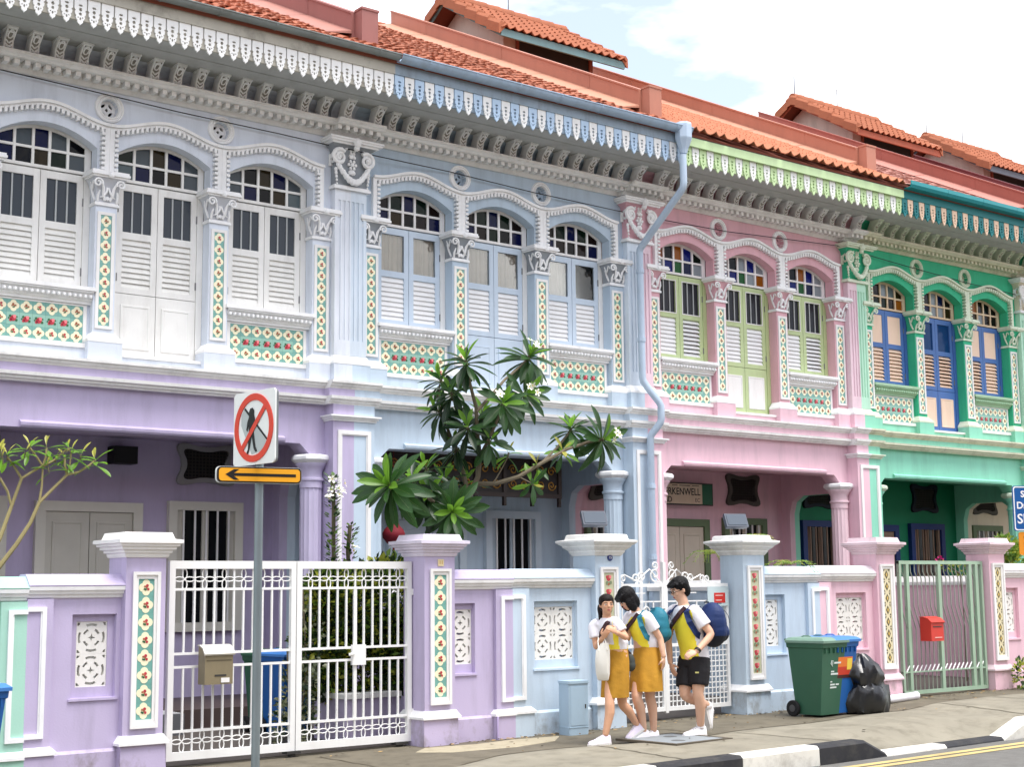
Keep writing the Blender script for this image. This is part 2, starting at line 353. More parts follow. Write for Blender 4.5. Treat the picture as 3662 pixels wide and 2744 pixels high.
GLASS = {'n': (8, 14, 58), 'k': (8, 8, 14), 'g': (8, 26, 16), 'b': (42, 32, 12), 's': (78, 86, 92), 'c': (88, 100, 104), 'a': (140, 80, 20), 'e': (24, 84, 36), 'u': (10, 24, 104), 'w': (136, 144, 150), 'd': (28, 18, 16)}
def arch_z(dx, half, zs, zc): return zs+(zc-zs)*(1-(dx/half)**2)
def window_unit(H, c, pal, door, fan, glass, rnd):
    """arched window: fixed frame and fanlight, two leaves with a pane above louvres; the middle one is a door"""
    zb = 4.13 if door else 4.845
    fr, lf, sl = pal['frame'], pal['leaf'], pal['slat']
    b = B()                                                # outer frame: jambs and arched head
    for s in (-1, 1): b.box(c+s*.497 if s > 0 else c-.571, c+.571 if s > 0 else c-.497, .165, .25, zb, 6.165)
    b.box(c-.497, c+.497, .168, .25, zb, zb+.02)
    wf = b.out('window_frame', fr, H)
    xs = [-.5, -.324, -.294, -.118, -.088, .088, .118, .294, .324, .5]; xs = [-.5+.2*0, -.318, -.288, -.109, -.079, .079, .109, .288, .318, .5]
    cols = [(xs[0], xs[1]), (xs[2], xs[3]), (xs[4], xs[5]), (xs[6], xs[7]), (xs[8], xs[9])]
    outer = [(c-.571, 6.166), (c+.571, 6.166)]+[(c+.571-1.142*i/14, arch_z(.571-1.142*i/14, .571, 6.47, 6.70)) for i in range(15)]
    holes, panes = [], []
    ga = lambda x: arch_z(x, .5, 6.47, 6.612)
    for i, (a, d) in enumerate(cols):
        lo = [(c+a, 6.20), (c+d, 6.20), (c+d, 6.372), (c+a, 6.372)]
        hi = [(c+a, 6.40), (c+d, 6.40)]+[(c+d+(a-d)*t/3, ga(d+(a-d)*t/3)) for t in range(4)]
        holes += [lo, hi]; panes += [(lo, fan[1][i]), (hi, fan[0][i])]
    fb = B(); fb.plate(outer, holes, .172, .235); fo = fb.out('fanlight', pal.get('fan', cleanw), H)
    for pg, k in panes:
        pb = B(); mx_ = sum(q[0] for q in pg)/len(pg); mz = sum(q[1] for q in pg)/len(pg)
        pb.plate([(mx_+(x-mx_)*1.06, mz+(z-mz)*1.06) for x, z in pg], [], .196, .203); pb.out('pane', glassmat('glass_'+k, GLASS[k]), fo)
    for s in (-1, 1):                                      # leaves
        x0, x1 = (c+.004, c+.493) if s > 0 else (c-.493, c-.004)
        g0, g1 = x0+.07, x1-.07
        lz0 = 4.868
        lb = B(); hl = [[(g0, 5.58), (g1, 5.58), (g1, 6.065), (g0, 6.065)], [(g0, 4.935), (g1, 4.935), (g1, 5.50), (g0, 5.50)]]
        lb.plate([(x0, lz0), (x1, lz0), (x1, 6.150), (x0, 6.150)], hl, .178, .222)
        if pal.get('inner'):
            lb.k = 1; lb.plate([(g0-.014, 5.566), (g1+.014, 5.566), (g1+.014, 6.079), (g0-.014, 6.079)], [hl[0]], .170, .178)
        leaf = lb.out('shutter', [lf, pal.get('inner', lf)], H)
        tilt = rnd.choice(pal.get('tilt', [20]))
        sm = shared('slat'+sl.name+str(tilt), lambda: slat_mesh(sl, tilt))
        for i in range(9): inst('slat', sm, leaf, ((g0+g1)/2, .2, 4.965+i*.0628))
        gx = (g0+g1)/2
        if glass == 'panel':
            pb = B(); pb.box(g0-.004, g1+.004, .188, .206, 5.576, 6.069); pb.out('panel', sl, leaf)
        else:
            if glass == 'curtain':
                q = []; n = 26
                for i in range(n+1):
                    x = g0-.01+(g1-g0+.02)*i/n; q.append((x, .235+.010*math.sin(i*1.05+c)+.006*math.sin(i*2.3), 0))
                cb = B(); cb.loft([[(x, y, z) for x, y, _ in q] for z in (5.56, 6.08)], False, False)
                cb.out('curtain', mat('curtain_beige', (214, 200, 184), .9, .08, scale=8), leaf, smooth=True)
                pb = B(); pb.box(g0-.004, g1+.004, .196, .2, 5.576, 6.069); pb.out('pane', clearglass(), leaf)
            else:
                pb = B(); pb.box(g0-.004, g1+.004, .2, .206, 5.576, 6.069); pb.out('pane', glassmat('glass_'+glass, {'bars': (70, 76, 84), 'dark': (46, 46, 52), 'blue': (24, 62, 112)}[glass], .12), leaf)
                if glass != 'blue':
                    for t in (.33, .69):
                        x = g0+(g1-g0)*t; bb = B(); bb.box(x-.009, x+.009, .186, .198, 5.576, 6.069); bb.out('bar', mat('grille_bar', (178, 182, 182), .5), leaf)
        if door:
            db = B(); db.box(x0, x1, .178, .222, 4.155, 4.86)
            dl = db.out('door_panel', lf, H); db = B()
            db.k = 1; db.loft([[(x0+.065+e, y, 4.225+e), (x1-.065-e, y, 4.225+e), (x1-.065-e, y, 4.735-e), (x0+.065+e, y, 4.735-e)] for e, y in ((0, .177), (.004, .166), (.022, .166), (.03, .172))])
            db.out('raised_panel', [lf, pal.get('dpanel', lf)], dl)
        # hinges on the outer edge
        hx = x1 if s > 0 else x0
        for z in (5.0, 5.8):
            hb = B(); hb.box(hx-.008, hx+.012, .166, .178, z, z+.09); hb.out('hinge', mat('hinge_iron', (120, 120, 122), .5), leaf)
    return wf
def slat_mesh(m, tilt):
    b = B(); t = R(tilt); w = .176; ca, sa = math.cos(t), math.sin(t)
    pr = []
    for u, v in ((-.037, -.004), (.037, -.004), (.037, .004), (-.037, .004)): pr.append((u*sa*-1*-1 if False else -(u*-sa)+v*ca, u*ca+v*sa))
    pr = [(u*sa*1.0+v*ca, u*ca-v*sa) for u, v in ((-.037, -.004), (.037, -.004), (.037, .004), (-.037, .004))]
    b.prof(pr, -w, w); return b.mesh('slat', m)
ROOFS = {}
def roof_mat(key, rgb, stain):
    if key in ROOFS: return ROOFS[key]
    m = mat('roof_'+key, rgb, .85, .10, .55*stain, (84, 52, 40), 1.2, .25, stretch=1)
    n = m.node_tree.nodes; l = m.node_tree.links.new; hs = [q for q in n if q.type == 'HUE_SAT'][0]; mr = hs.inputs['Value'].links[0].from_socket
    g = n.new('ShaderNodeNewGeometry'); r = n.new('ShaderNodeMapRange'); r.inputs[3].default_value = 1-.30*stain; r.inputs[4].default_value = 1+.22*stain
    mu = n.new('ShaderNodeMath'); mu.operation = 'MULTIPLY'; l(g.outputs['Random Per Island'], r.inputs[0]); l(r.outputs[0], mu.inputs[0]); l(mr, mu.inputs[1]); l(mu.outputs[0], hs.inputs['Value'])
    ROOFS[key] = m; return m
SLOPE = .507; SA = math.atan(SLOPE); ZE = 7.90; YE = -1.16
def roof_pt(x, s, h):                                     # along the slope from the eave
    return (x, YE+s*math.cos(SA)-h*math.sin(SA), ZE+s*math.sin(SA)+h*math.cos(SA))
def tile_shape(style):
    if style == 'old': w, ln, hh = .066, .20, .034
    elif style == 'wave': w, ln, hh = .092, .36, .042
    else: w, ln, hh = .128, .30, .012
    n = 4; top = [(-w+2*w*i/n, hh*math.sin(PI*i/n)**.8) for i in range(n+1)]
    if style == 'wave': top = [(-w, .0), (-w*.5, .022), (0, .062), (w*.5, .022), (w, 0)]
    pr = top+[(x, z-.014) for x, z in top[::-1]]
    return w, ln, pr
def add_tile(b, pr, ln, x, s, j=None, lift=.02):
    j = j or (0, 0, 0); rings = []
    for q, h in ((0, lift), (ln, .0)):
        rings.append([roof_pt(x+a+j[0]*(q-.1), s+q+j[1], c+h+j[2]) for a, c in pr])
    b.loft(rings)
def roof(H, pal, k, detail, J):
    style = pal['roof']; m = pal['roofm']
    b = B(); L_ = 8.30
    b.add([roof_pt(.0, 0, -.05), roof_pt(WID, 0, -.05), roof_pt(WID, L_, -.05), roof_pt(0, L_, -.05), roof_pt(0, 0, -.09), roof_pt(WID, 0, -.09), roof_pt(WID, L_, -.09), roof_pt(0, L_, -.09)],
          [(0, 1, 2, 3), (7, 6, 5, 4), (0, 4, 5, 1), (1, 5, 6, 2), (2, 6, 7, 3), (3, 7, 4, 0)])
    ry, rz = roof_pt(0, L_, -.05)[1:]
    b.add([(0, ry, rz), (WID, ry, rz), (WID, ry+7, rz-3.5), (0, ry+7, rz-3.5)], [(0, 1, 2, 3)])
    rf = b.out('roof', mat('roof_deck', (130, 72, 56), .9, .1), H)
    w, ln, pr = tile_shape(style)
    pit = {'old': .138, 'wave': .19, 'flat': .262}[style]; row = {'old': .15, 'wave': .29, 'flat': .25}[style]
    nx = int((WID-.02)/pit); pit = (WID-.02)/nx
    rows = int(8.25/row); rnd = random.Random(k*7+3); jit = {'old': 1, 'wave': .12, 'flat': .25}[style]
    cnt = 0; field = B()
    proto = None
    if detail:
        pb = B(); add_tile(pb, [(a, c) for a, c in pr], ln, 0, 0); pm = pb.mesh('roof_tile', m, True)
    for r in range(rows):
        for i in range(nx):
            x = .01+pit*(i+.5); s = r*row-.03
            if style == 'flat': x += pit*.5*(r % 2)-pit*.25
            if x > WID-.05 or x < .05: continue
            jj = (rnd.uniform(-.12, .12)*jit, rnd.uniform(-.018, .018)*jit, rnd.uniform(-.006, .01)*jit)
            if detail and cnt < 299:
                o_ = inst('roof_tile', pm, rf, tuple(Vector(roof_pt(x, s+jj[1], jj[2]))-Vector(roof_pt(0, 0, 0))), (0, 0, jj[0])); cnt += 1
                # tiles built flush with the slope; a little yaw keeps them uneven
                o_.rotation_euler = (0, jj[0]*.4, 0)
            else: add_tile(field, pr, ln, x, s, jj)
    field.out('tile_field', m, rf, smooth=True, kind='stuff')
    rb = B(); rl = rz+.06
    for i in range(16): rb.loft([[(x, ry+.11*math.cos(t), rl-.02+(.10+.02*q)*math.sin(t)) for t in [PI*u/6 for u in range(7)]] for x, q in ((i*WID/16, 0), ((i+1.06)*WID/16, 1))])
    rb.out('ridge_cap', m, rf, smooth=True)
    # party parapet on the left line, clad in folded metal sheet
    pm_ = pal['parapet']; zt = lambda y: 8.72+SLOPE*(y+.3); zr = lambda y: ZE+SLOPE*(y-YE)-.05
    segs = 6; y0, y1 = -.33, 6.2
    for i in range(segs):
        a, d = y0+(y1-y0)*i/segs, y0+(y1-y0)*(i+1)/segs+.03; e = .004*(i % 2)
        q = B(); q.loft([[(-.14-e, y, zr(y)), (.14+e, y, zr(y)), (.15+e, y, zt(y)-.03), (.17+e, y, zt(y)-.025), (.17+e, y, zt(y)), (-.17-e, y, zt(y)), (-.17-e, y, zt(y)-.025), (-.15-e, y, zt(y)-.03)] for y in (a, d)])
        pp = q.out('parapet_sheet', pm_, H)
        q = B(); q.loft([[(-.141, y, zr(y)+.04+.11), (-.141, y, zr(y)+.08+.11), (-.52, y, zr(y)+.045+.05), (-.52, y, zr(y)+.035+.05)] for y in (a-.02*0, d)])
        q.out('flashing', pal['flash'], pp)
    q = B(); q.box(-.10, .14, -.50, -.332, zr(-.50)+.0, 8.70); q.box(-.11, .15, -.51, -.3325, 8.70, 8.73); q.out('parapet_end', pm_, H)
    if J:                                                  # jack roof over the ridge
        x0, x1 = .96, 3.96; yc, zc, ye, ze = 6.2, 12.55, 4.42, 11.42; sl = (zc-ze)/(yc-ye)
        jb = B(); jb.box(x0+.42, x1-.42, 4.85, 7.55, 10.6, 11.6)
        jb.plate([(4.85, 11.6), (7.55, 11.6), (yc, zc-.14)], [], x0+.42, x1-.42, 'x')
        jw = jb.out('jack_roof_wall', mat('jack_wall', (206, 188, 178), .8, .05, .3), H)
        jb = B(); jb.box(x0+.75, x1-.55, 4.83, 4.849, 10.75, 11.56); jb.out('opening_shade', dark, jw)  # dark sheet on the wall stands in for the shade inside
        jb = B(); jb.box(x0+.70, x0+.75, 4.80, 4.849, 10.7, 11.58); jb.box(x1-.55, x1-.47, 4.80, 4.849, 10.7, 11.58); jb.out('post', mat('jack_timber', (150, 84, 66), .7), jw)
        jb = B()
        for sg in (1, -1):
            yy = lambda y: yc+sg*(y-yc)
            jb.loft([[(x0+.05, yy(y), ze+sl*(y-ye)-.03), (x1-.05, yy(y), ze+sl*(y-ye)-.03), (x1-.05, yy(y), ze+sl*(y-ye)-.06), (x0+.05, yy(y), ze+sl*(y-ye)-.06)] for y in (ye+.02, yc)])
        jr = jb.out('jack_roof', mat('roof_deck', (130, 72, 56)), H)
        jb = B(); jb.box(x0+.02, x1-.02, ye-.03, ye+.012, ze-.17, ze-.03); jb.out('eave_board', pal['jackboard'], jr)
        for xx in (x0+.02, x1-.04):
            jb = B()
            for sg in (1, -1):
                jb.loft([[(xx, yc+sg*(y-yc), ze+sl*(y-ye)-d) for d in (.17, .03)]+[(xx+.025, yc+sg*(y-yc), ze+sl*(y-ye)-d) for d in (.03, .17)] for y in (ye+.02, yc)])
            jb.out('barge_board', pal['jackboard'], jr)
        ang = math.atan(sl); ll = (yc-ye)/math.cos(ang); f = B(); nn = 16; pt = (x1-x0)/nn; w2, ln2, pr2 = tile_shape('wave')
        pb = B(); pb.loft([[(a, s_*math.cos(ang)-(c+h)*math.sin(ang), s_*math.sin(ang)+(c+h)*math.cos(ang)) for a, c in pr2] for s_, h in ((0, .03), (.40, .0))]); tm = pb.mesh('roof_tile', pal['jackm'], True)
        for r in range(6):
            for i in range(nn): inst('roof_tile', tm, jr, (x0+pt*(i+.5), ye-.06+r*.36*math.cos(ang), ze-.05+r*.36*math.sin(ang)))
        for r in range(6):                                  # edge tiles folded over the verge
            for sg in (1, -1):
                for xx, d in ((x0, -1), (x1, 1)):
                    a, e = ye-.05+.335*r, ye-.05+.335*r+.37; f = B()
                    f.loft([[(xx-d*.17, yc+sg*(y-yc), ze+sl*(y-ye)+.05+h), (xx+d*.0, yc+sg*(y-yc), ze+sl*(y-ye)+.075+h), (xx+d*.045, yc+sg*(y-yc), ze+sl*(y-ye)+.02+h), (xx+d*.05, yc+sg*(y-yc), ze+sl*(y-ye)-.16+h), (xx+d*.03, yc+sg*(y-yc), ze+sl*(y-ye)-.16+h)] for y, h in ((a, .045), (min(e, yc), 0))])
                    f.out('verge_tile', pal['jackm'], jr)
        f = B(); nr = 9
        for i in range(nr): f.loft([[(x, yc+(.11+.012*q)*math.cos(t), zc+.0+(.12+.02*q)*math.sin(t)) for t in [PI*u/6 for u in range(7)]] for x, q in ((x0+(x1-x0)*i/nr, 0), (x0+(x1-x0)*(i+1.05)/nr, 1))])
        f.out('ridge_cap', pal['jackm'], jr, smooth=True)
        for xx in (x0+.1, x1-1.4):
            f = B(); f.tube([(xx, yc, zc+.1), (xx, yc, zc+.55)], .012, 5); f.out('lightning_rod', mat('rod_grey', (110, 112, 116), .5), jr)
def house(k, name, label, pal, detail=True, J=False, fans=None, glass=('bars',)*3, seed=1):
    X = P0+WID*k
    H = thing(name, label, 'house', (X, 0, 0), group='row of terrace houses'); rnd = random.Random(seed)
    wall, low, trim, tg = pal['wall'], pal['low'], pal['trim'], pal.get('mould', trimgrey)
    # ---- upper wall with three arched openings and two round vents
    up = [(0, 7.15), (0, 6.18)]
    for c in WINX:
        up += [(c-.5725, 6.18)]+[(c-.5725+1.145*i/14, arch_z(-.5725+1.145*i/14, .5725, 6.45, 6.645)) for i in range(15)]+[(c+.5725, 6.18)]
    up += [(WID, 6.18), (WID, 7.15)]; RZ = 6.935
    rh = [circ(COLX[1], RZ, .106, 20), circ(COLX[2], RZ, .106, 20)]
    b = B(); b.plate(up[::-1], rh, 0.0, .16); b.out('upper_wall', wall, H)
    b = B()
    for i, c in enumerate(WINX):                           # wall below the windows
        if i != 1: b.box(c-.5725, c+.5725, .088, .2, 4.19, 4.80)
        b.box(c-.5725, c+.5725, .02, .2, 4.0, 4.19 if i != 1 else 4.10)
    b.out('plinth_wall', pal.get('basec', wall), H)
    b = B(); b.box(0, .24, .0, .16, 4.0, 6.18); b.out('wall_return', wall, H); b = B(); b.box(WID-.24, WID, 0, .16, 4.0, 6.18); b.out('wall_return', wall, H)
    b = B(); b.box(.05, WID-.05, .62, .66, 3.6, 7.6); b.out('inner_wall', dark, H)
    b = B(); b.box(-.12, .12, .165, 12, 3.4, 7.9); b.box(-.12, .12, 1.7, 12, -.1, 3.4); b.out('party_wall_core', low, H)
    # ---- small columns
    for i, cx in enumerate(COLX):
        b = B(); b.box(cx-.125, cx+.125, 0.0, .165, 4.33, 5.80)
        co = b.out('column', wall, H, smooth=False)
        b = B(); b.box(cx-.2, cx+.2, -.075-.001*i, .15, 4.021, 4.235); b.loft([[(cx-h, y, z), (cx+h, y, z), (cx+h, .15, z), (cx-h, .15, z)] for h, y, z in ((.205, -.08, 4.235), (.205, -.08, 4.262), (.132, -.007, 4.345))]); 
        b.m = [0]*6+[1]*(len(b.f)-6); b.k = 1
        b.out('column_base', [pal.get('basec', wall), trim], co)
        if detail:
            b = B(); b.plate([(cx-.102, 4.395), (cx+.102, 4.395), (cx+.102, 5.725), (cx-.102, 5.725)], [[(cx-.0655, 4.43), (cx+.0655, 4.43), (cx+.0655, 5.69), (cx-.0655, 5.69)]], -.016, -.001); b.out('tile_surround', cleanw, co)
            for t in range(9): inst('tile', tile_mesh('q%d' % rnd.randrange(4)), co, (cx, -.012+.01, 4.43+.07+t*.14), None, (.935, 1, 1.02))
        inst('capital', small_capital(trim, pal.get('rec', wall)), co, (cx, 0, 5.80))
    # ---- half pilasters on both party lines
    for s, x0 in ((1, 0), (-1, WID)):
        def bx(bb, a, d, y0, y1, z0, z1): bb.box(min(x0+s*a, x0+s*d), max(x0+s*a, x0+s*d), y0, y1, z0, z1)
        b = B(); bx(b, 0, .23, -.085, .0, 4.3, 6.50); bx(b, 0, .23, -.1, -.085, 4.36, 4.55); bx(b, 0, .23, -.1, -.085, 6.32, 6.46)
        for t in range(4): bx(b, max(0, t*.0667-.014), t*.0667+.014 if t < 3 else .23, -.1, -.085, 4.55, 6.32)
        bx(b, 0, .23, -.095, 0, 6.45, 7.16)
        po = b.out('pilaster', pal.get('pil', wall), H)
        b = B(); bx(b, 0, .262, -.155, .0, 4.021, 4.245); b.M = None
        b.loft([[(x0, y, z), (x0+s*h, y, z), (x0+s*h, 0, z), (x0, 0, z)] for h, y, z in ((.268, -.16, 4.245), (.268, -.16, 4.272), (.236, -.106, 4.355))])
        b.m = [0]*6+[1]*(len(b.f)-6); b.k = 1; b.out('pilaster_base', [pal.get('basec', wall), trim], po)
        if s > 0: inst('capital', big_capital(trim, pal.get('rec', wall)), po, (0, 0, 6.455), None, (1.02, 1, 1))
        # lower storey pilaster with sunk panel
        b = B(); bx(b, 0, .295, -.2, .3, -.1, 3.735); lp = b.out('lower_pilaster', low, H)
        b = B(); q = [(x0, 0.6), (x0+s*.235, .6), (x0+s*.235, 3.42), (x0, 3.42)]; h_ = [(x0, .66), (x0+s*.185, .66), (x0+s*.185, 3.37), (x0, 3.37)]
        bx(b, .185, .235, -.222, -.199, .6, 3.42); bx(b, 0, .185, -.222, -.199, 3.37, 3.42); bx(b, .172, .185, -.212, -.199, .6, 3.37); bx(b, 0, .172, -.212, -.199, 3.357, 3.37)
        b.out('panel_moulding', cleanw, lp)
        b = B(); bx(b, 0, .315, -.22, .25, 3.53, 3.555); bx(b, 0, .335, -.24, .25, 3.555, 3.58); bx(b, 0, .36, -.265, .25, 3.58, 3.60); b.out('band_moulding', trim, lp)
        # engaged porch column
        cx, cy = x0+s*.43, .09
        b = B(); n = 28
        fl = [(cx+(.132-(.012 if j % 2 else 0))*math.cos(2*PI*j/n), cy+(.132-(.012 if j % 2 else 0))*math.sin(2*PI*j/n)) for j in range(n)]
        b.loft([[(x, y, z) for x, y in fl] for z in (.1, 2.72)]); b.lathe([(.138, 2.72), (.138, 2.80), (.155, 2.81), (.155, 2.835), (.138, 2.845), (.138, 2.92), (.165, 2.97), (.19, 3.0), (.19, 3.02)], 20, (cx, cy))
        pc = b.out('porch_column', pal.get('pcol', low), H, smooth=True)
        b = B(); b.lathe([(.2, 3.021), (.245, 3.06), (.245, 3.095), (.225, 3.118)], 8, (cx, cy)); b.out('abacus', trim, pc)
        # party wall half with the five-foot-way passage
        b = B(); op = [(.38, -.05), (1.38, -.05), (1.38, 2.45), (1.3, 2.72), (1.12, 2.82), (.64, 2.82), (.46, 2.72), (.38, 2.45)]
        ot = [(.25, -.1), (.38, -.1)]+[(.38, 2.7), (.44, 2.9), (.58, 3.0), (1.2, 3.0), (1.36, 2.9), (1.42, 2.7), (1.42, -.1), (1.62, -.1), (1.62, 3.36), (.25, 3.36)]
        b.plate(ot, [], min(x0, x0+s*.12), max(x0, x0+s*.12), 'x'); b.out('party_wall', low, H)
    # ---- arches with beaded labels, roundels
    for c in WINX:
        h = .6965; zo = lambda x: 6.725+.145*(.5+.5*math.cos(PI*x/h))
        n = 22; xs = [-h+2*h*i/n for i in range(n+1)]; hi = h-.056
        xi = [-hi+2*hi*i/n for i in range(n+1)]
        b = B(); b.plate([(c-h, 6.182)]+[(c-hi, 6.182)]+[(c+x, zo(x)-.052) for x in xi]+[(c+hi, 6.182), (c+h, 6.182)]+[(c+x, zo(x)) for x in xs[::-1]], [], -.052, .0)
        b.plate([(c+x, zo(x)-.022) for x in xs]+[(c+x, zo(x)+.012) for x in xs[::-1]], [], -.082, -.0521)
        am = b.out('arch_moulding', pal.get('arch', trim), H)
        if detail:
            b = B(); nb = 22
            for i in range(nb):
                x = -hi+.035+(2*hi-.07)*i/(nb-1); z = zo(x)-.052; b.box(c+x-.0155, c+x+.0155, -.068, -.001, z-.046, z+.006)
            for s in (-1, 1):
                for i in range(8): b.box(c+s*(hi-.02)-.022, c+s*(hi-.02)+.022, -.068, -.001, 6.20+i*.057, 6.231+i*.057)
            b.out('bead_row', pal.get('arch', trim), am, kind='stuff')
    for cx in COLX[1:3]:
        b = B(); b.lathe([(.106, .15), (.106, -.02), (.118, -.036), (.132, -.03), (.14, -.018), (.152, -.034), (.168, -.028), (.176, 0.001)], 28, (cx, RZ), 'y', False)
        ro = b.out('roundel', trim, H, smooth=True)
        b = B(); hs = [arcband(cx, RZ, .06, .094, t+.42, t+1.15, 3) for t in (0, PI/2, PI, 1.5*PI)]+[circ(cx, RZ, .028, 4, PI/4)]
        hs = [[(cx+(math.cos(t)*.062)+math.cos(t+PI/2)*.034*math.cos(u)+math.cos(t)*.016*math.sin(u), RZ+(math.sin(t)*.062)+math.sin(t+PI/2)*.034*math.cos(u)+math.sin(t)*.016*math.sin(u)) for u in [2*PI*q/8 for q in range(8)]] for t in (PI/4, 3*PI/4, 5*PI/4, 7*PI/4)]+[circ(cx, RZ, .022, 4, 0)]
        b.plate(circ(cx, RZ, .1055, 20), hs, .075, .1); b.out('grille', pal.get('grille', wall), ro)
    # ---- windows, sills, tile panels
    for i, c in enumerate(WINX):
        window_unit(H, c, pal, i == 1, (fans or [('nsbug', 'kunbs')]*3)[i], glass[i], rnd) if detail else simple_window(H, c, pal, i == 1)
        if i == 1:
            b = B(); b.box(c-.5725, c+.5725, .0, .25, 4.101, 4.135); b.out('threshold', cleanw, H); continue
        b = B(); b.box(c-.60, c+.60, -.05, .168, 4.80, 4.842); b.prof([(.088, 4.79), (-.035, 4.799), (-.035, 4.782), (.0, 4.77), (.02, 4.70), (.05, 4.69), (.05, 4.66), (.088, 4.66)], c-.571, c+.571)
        si = b.out('sill', pal.get('sill', trim), H)
        b = B(); b.box(c-.5715, c+.5715, .0, .088, 4.165, 4.215); b.plate([(c-.535, 4.2151), (c+.535, 4.2151), (c+.535, 4.655), (c-.535, 4.655)], [[(c-.495, 4.222), (c+.495, 4.222), (c+.495, 4.636), (c-.495, 4.636)]], .07, .0875)
        tp = b.out('tile_frame', cleanw, H)
        if detail:
            b = B()
            for t in range(19): b.ball((c-.54+.06*t, -.012, 4.738), .024, 6, 4)
            b.out('bead_row', pal.get('sill', trim), si, smooth=True, kind='stuff')
            for rr in range(3):
                for cc in range(7):
                    rose = rr == 1 and 0 < cc < 6
                    inst('tile', tile_mesh('rose' if rose else 'q%d' % rnd.randrange(4)), tp, (c-.495+.1414*(cc+.5), .0795, 4.222+.138*(rr+.5)), None, (1.03, 1, 1.005))
    # ---- belt course
    for nm, m_, pf in (('belt_moulding', tg, lambda f: [(0.2, 3.925), (-f+.07, 3.925), (-f+.055, 3.95), (-f+.03, 3.955), (-f+.022, 3.98), (-f, 3.99), (-f, 4.02), (.2, 4.02)]),
                       ('belt_frieze', low, lambda f: [(.2, 3.832), (-f+.075, 3.832), (-f+.075, 3.9249), (.2, 3.9249)]),
                       ('belt_moulding', tg, lambda f: [(.2, 3.735), (-f+.09, 3.735), (-f+.085, 3.755), (-f+.06, 3.76), (-f+.055, 3.785), (-f+.025, 3.795), (-f+.02, 3.8319), (.2, 3.8319)])):
        b = B(); b.prof(pf(.17), .36, WID-.36); b.prof(pf(.29), 0, .36); b.prof(pf(.29), WID-.36, WID); b.out(nm, m_, H)
    # ---- lintel beam and porch
    b = B(); b.plate([(.29, 3.119), (.50, 3.119), (.64, 3.25), (WID-.64, 3.25), (WID-.5, 3.119), (WID-.29, 3.119), (WID-.29, 3.74), (.29, 3.74)], [], .0, .28); b.out('lintel_beam', low, H)
    b = B(); b.prof([(-.045, 3.27), (-.05, 3.3), (0.001, 3.33), (.001, 3.2501), (-.03, 3.2501)], .86, WID-.86); b.out('beam_moulding', pal.get('bmould', low), H)
    b = B(); b.box(.0, WID, .2801, 1.62, 3.36, 3.4); b.out('porch_ceiling', pal.get('ceil', low), H)
    b = B(); b.box(.0, WID, -.25, 1.7, -.1, .2); b.out('porch_floor', mat('porch_tile', (70, 58, 56), .5, .1, .3), H)
    b = B(); b.box(.0, WID, 1.6, 1.72, -.1, 3.4); bw = b.out('porch_back_wall', pal.get('porch', low), H)
    pf = pal['pframe']; pl = pal['pleaf']
    b = B()
    b.plate([(1.64, .2), (2.97, .2), (2.97, 2.57), (1.64, 2.57)], [[(1.76, .21), (2.85, .21), (2.85, 2.45), (1.76, 2.45)]], 1.53, 1.602)
    dr = b.out('door', pf, H)
    for x0 in (1.765, 2.31):
        b = B(); b.box(x0, x0+.535, 1.56, 1.6, .21, 2.445); b.loft([[(x0+.08+e, y, 1.35+e), (x0+.455-e, y, 1.35+e), (x0+.455-e, y, 2.33-e), (x0+.08+e, y, 2.33-e)] for e, y in ((0, 1.559), (.004, 1.548), (.02, 1.548), (.03, 1.556))]); b.out('door_leaf', pl, dr)
    for a, d in ((3.31, 4.33), (.32, 1.30)):
        b = B(); b.plate([(a, 1.0), (d, 1.0), (d, 2.61), (a, 2.61)], [[(a+.11, 1.11), (d-.11, 1.11), (d-.11, 2.50), (a+.11, 2.50)]], 1.52, 1.602)
        wn = b.out('porch_window', pf, H)
        b = B(); b.box(a+.1, d-.1, 1.585, 1.5995, 1.1, 2.52); b.out('pane', glassmat('porch_glass', (26, 28, 30), .15), wn)
        for x in (a+.16, (a+d)/2, d-.16):
            b = B(); b.box(x-.045, x+.045, 1.56, 1.584, 1.11, 2.5); b.out('sash', pl, wn)
        for t in range(5):
            x = a+.2+(d-a-.4)*t/4; b = B(); b.box(x-.011, x+.011, 1.525, 1.545, 1.1, 2.52); b.out('bar', pal.get('pbar', cleanw), wn)
        # scalloped air vent above
        xm = (a+d)/2; o1 = []; i1 = []
        for t in range(40):
            u = 2*PI*t/40; rr = 1+.16*math.cos(4*u+PI); ex = abs(math.cos(u))**.6*math.copysign(1, math.cos(u)); ez = abs(math.sin(u))**.6*math.copysign(1, math.sin(u))
            o1.append((xm+.40*ex*rr, 3.08+.265*ez*rr)); i1.append((xm+.315*ex*rr, 3.08+.195*ez*rr))
        b = B(); b.plate(o1, [i1], 1.555, 1.602); av = b.out('air_vent', pal['pvent'], H)
        b = B()
        for t in range(11): b.box(xm-.33, xm+.33, 1.575, 1.583, 2.87+.042*t, 2.885+.042*t)
        for t in range(15): b.box(xm-.33+.047*t, xm-.317+.047*t, 1.583, 1.59, 2.87, 3.31)
        b.out('vent_mesh', dark, av); b = B(); b.plate(i1, [], 1.592, 1.5985); b.out('vent_back', mat('vent_dark', (30, 32, 32), .8), av)
    # ---- cornice with dentils and brackets, soffit, fascia
    b = B()
    for a, d, f in ((.0, .34, .1), (.34, WID-.34, 0), (WID-.34, WID, .1)):
        b.prof([(.1, 7.13), (-.03-f, 7.13), (-.05-f, 7.15), (-.07-f, 7.172), (-.085-f, 7.1721), (-.09-f, 7.226), (-.25-f, 7.2261), (-.27-f, 7.242), (-.30-f, 7.248), (-.305-f, 7.285), (.1, 7.285)], a, d)
    cn = b.out('cornice', tg, H)
    b = B()
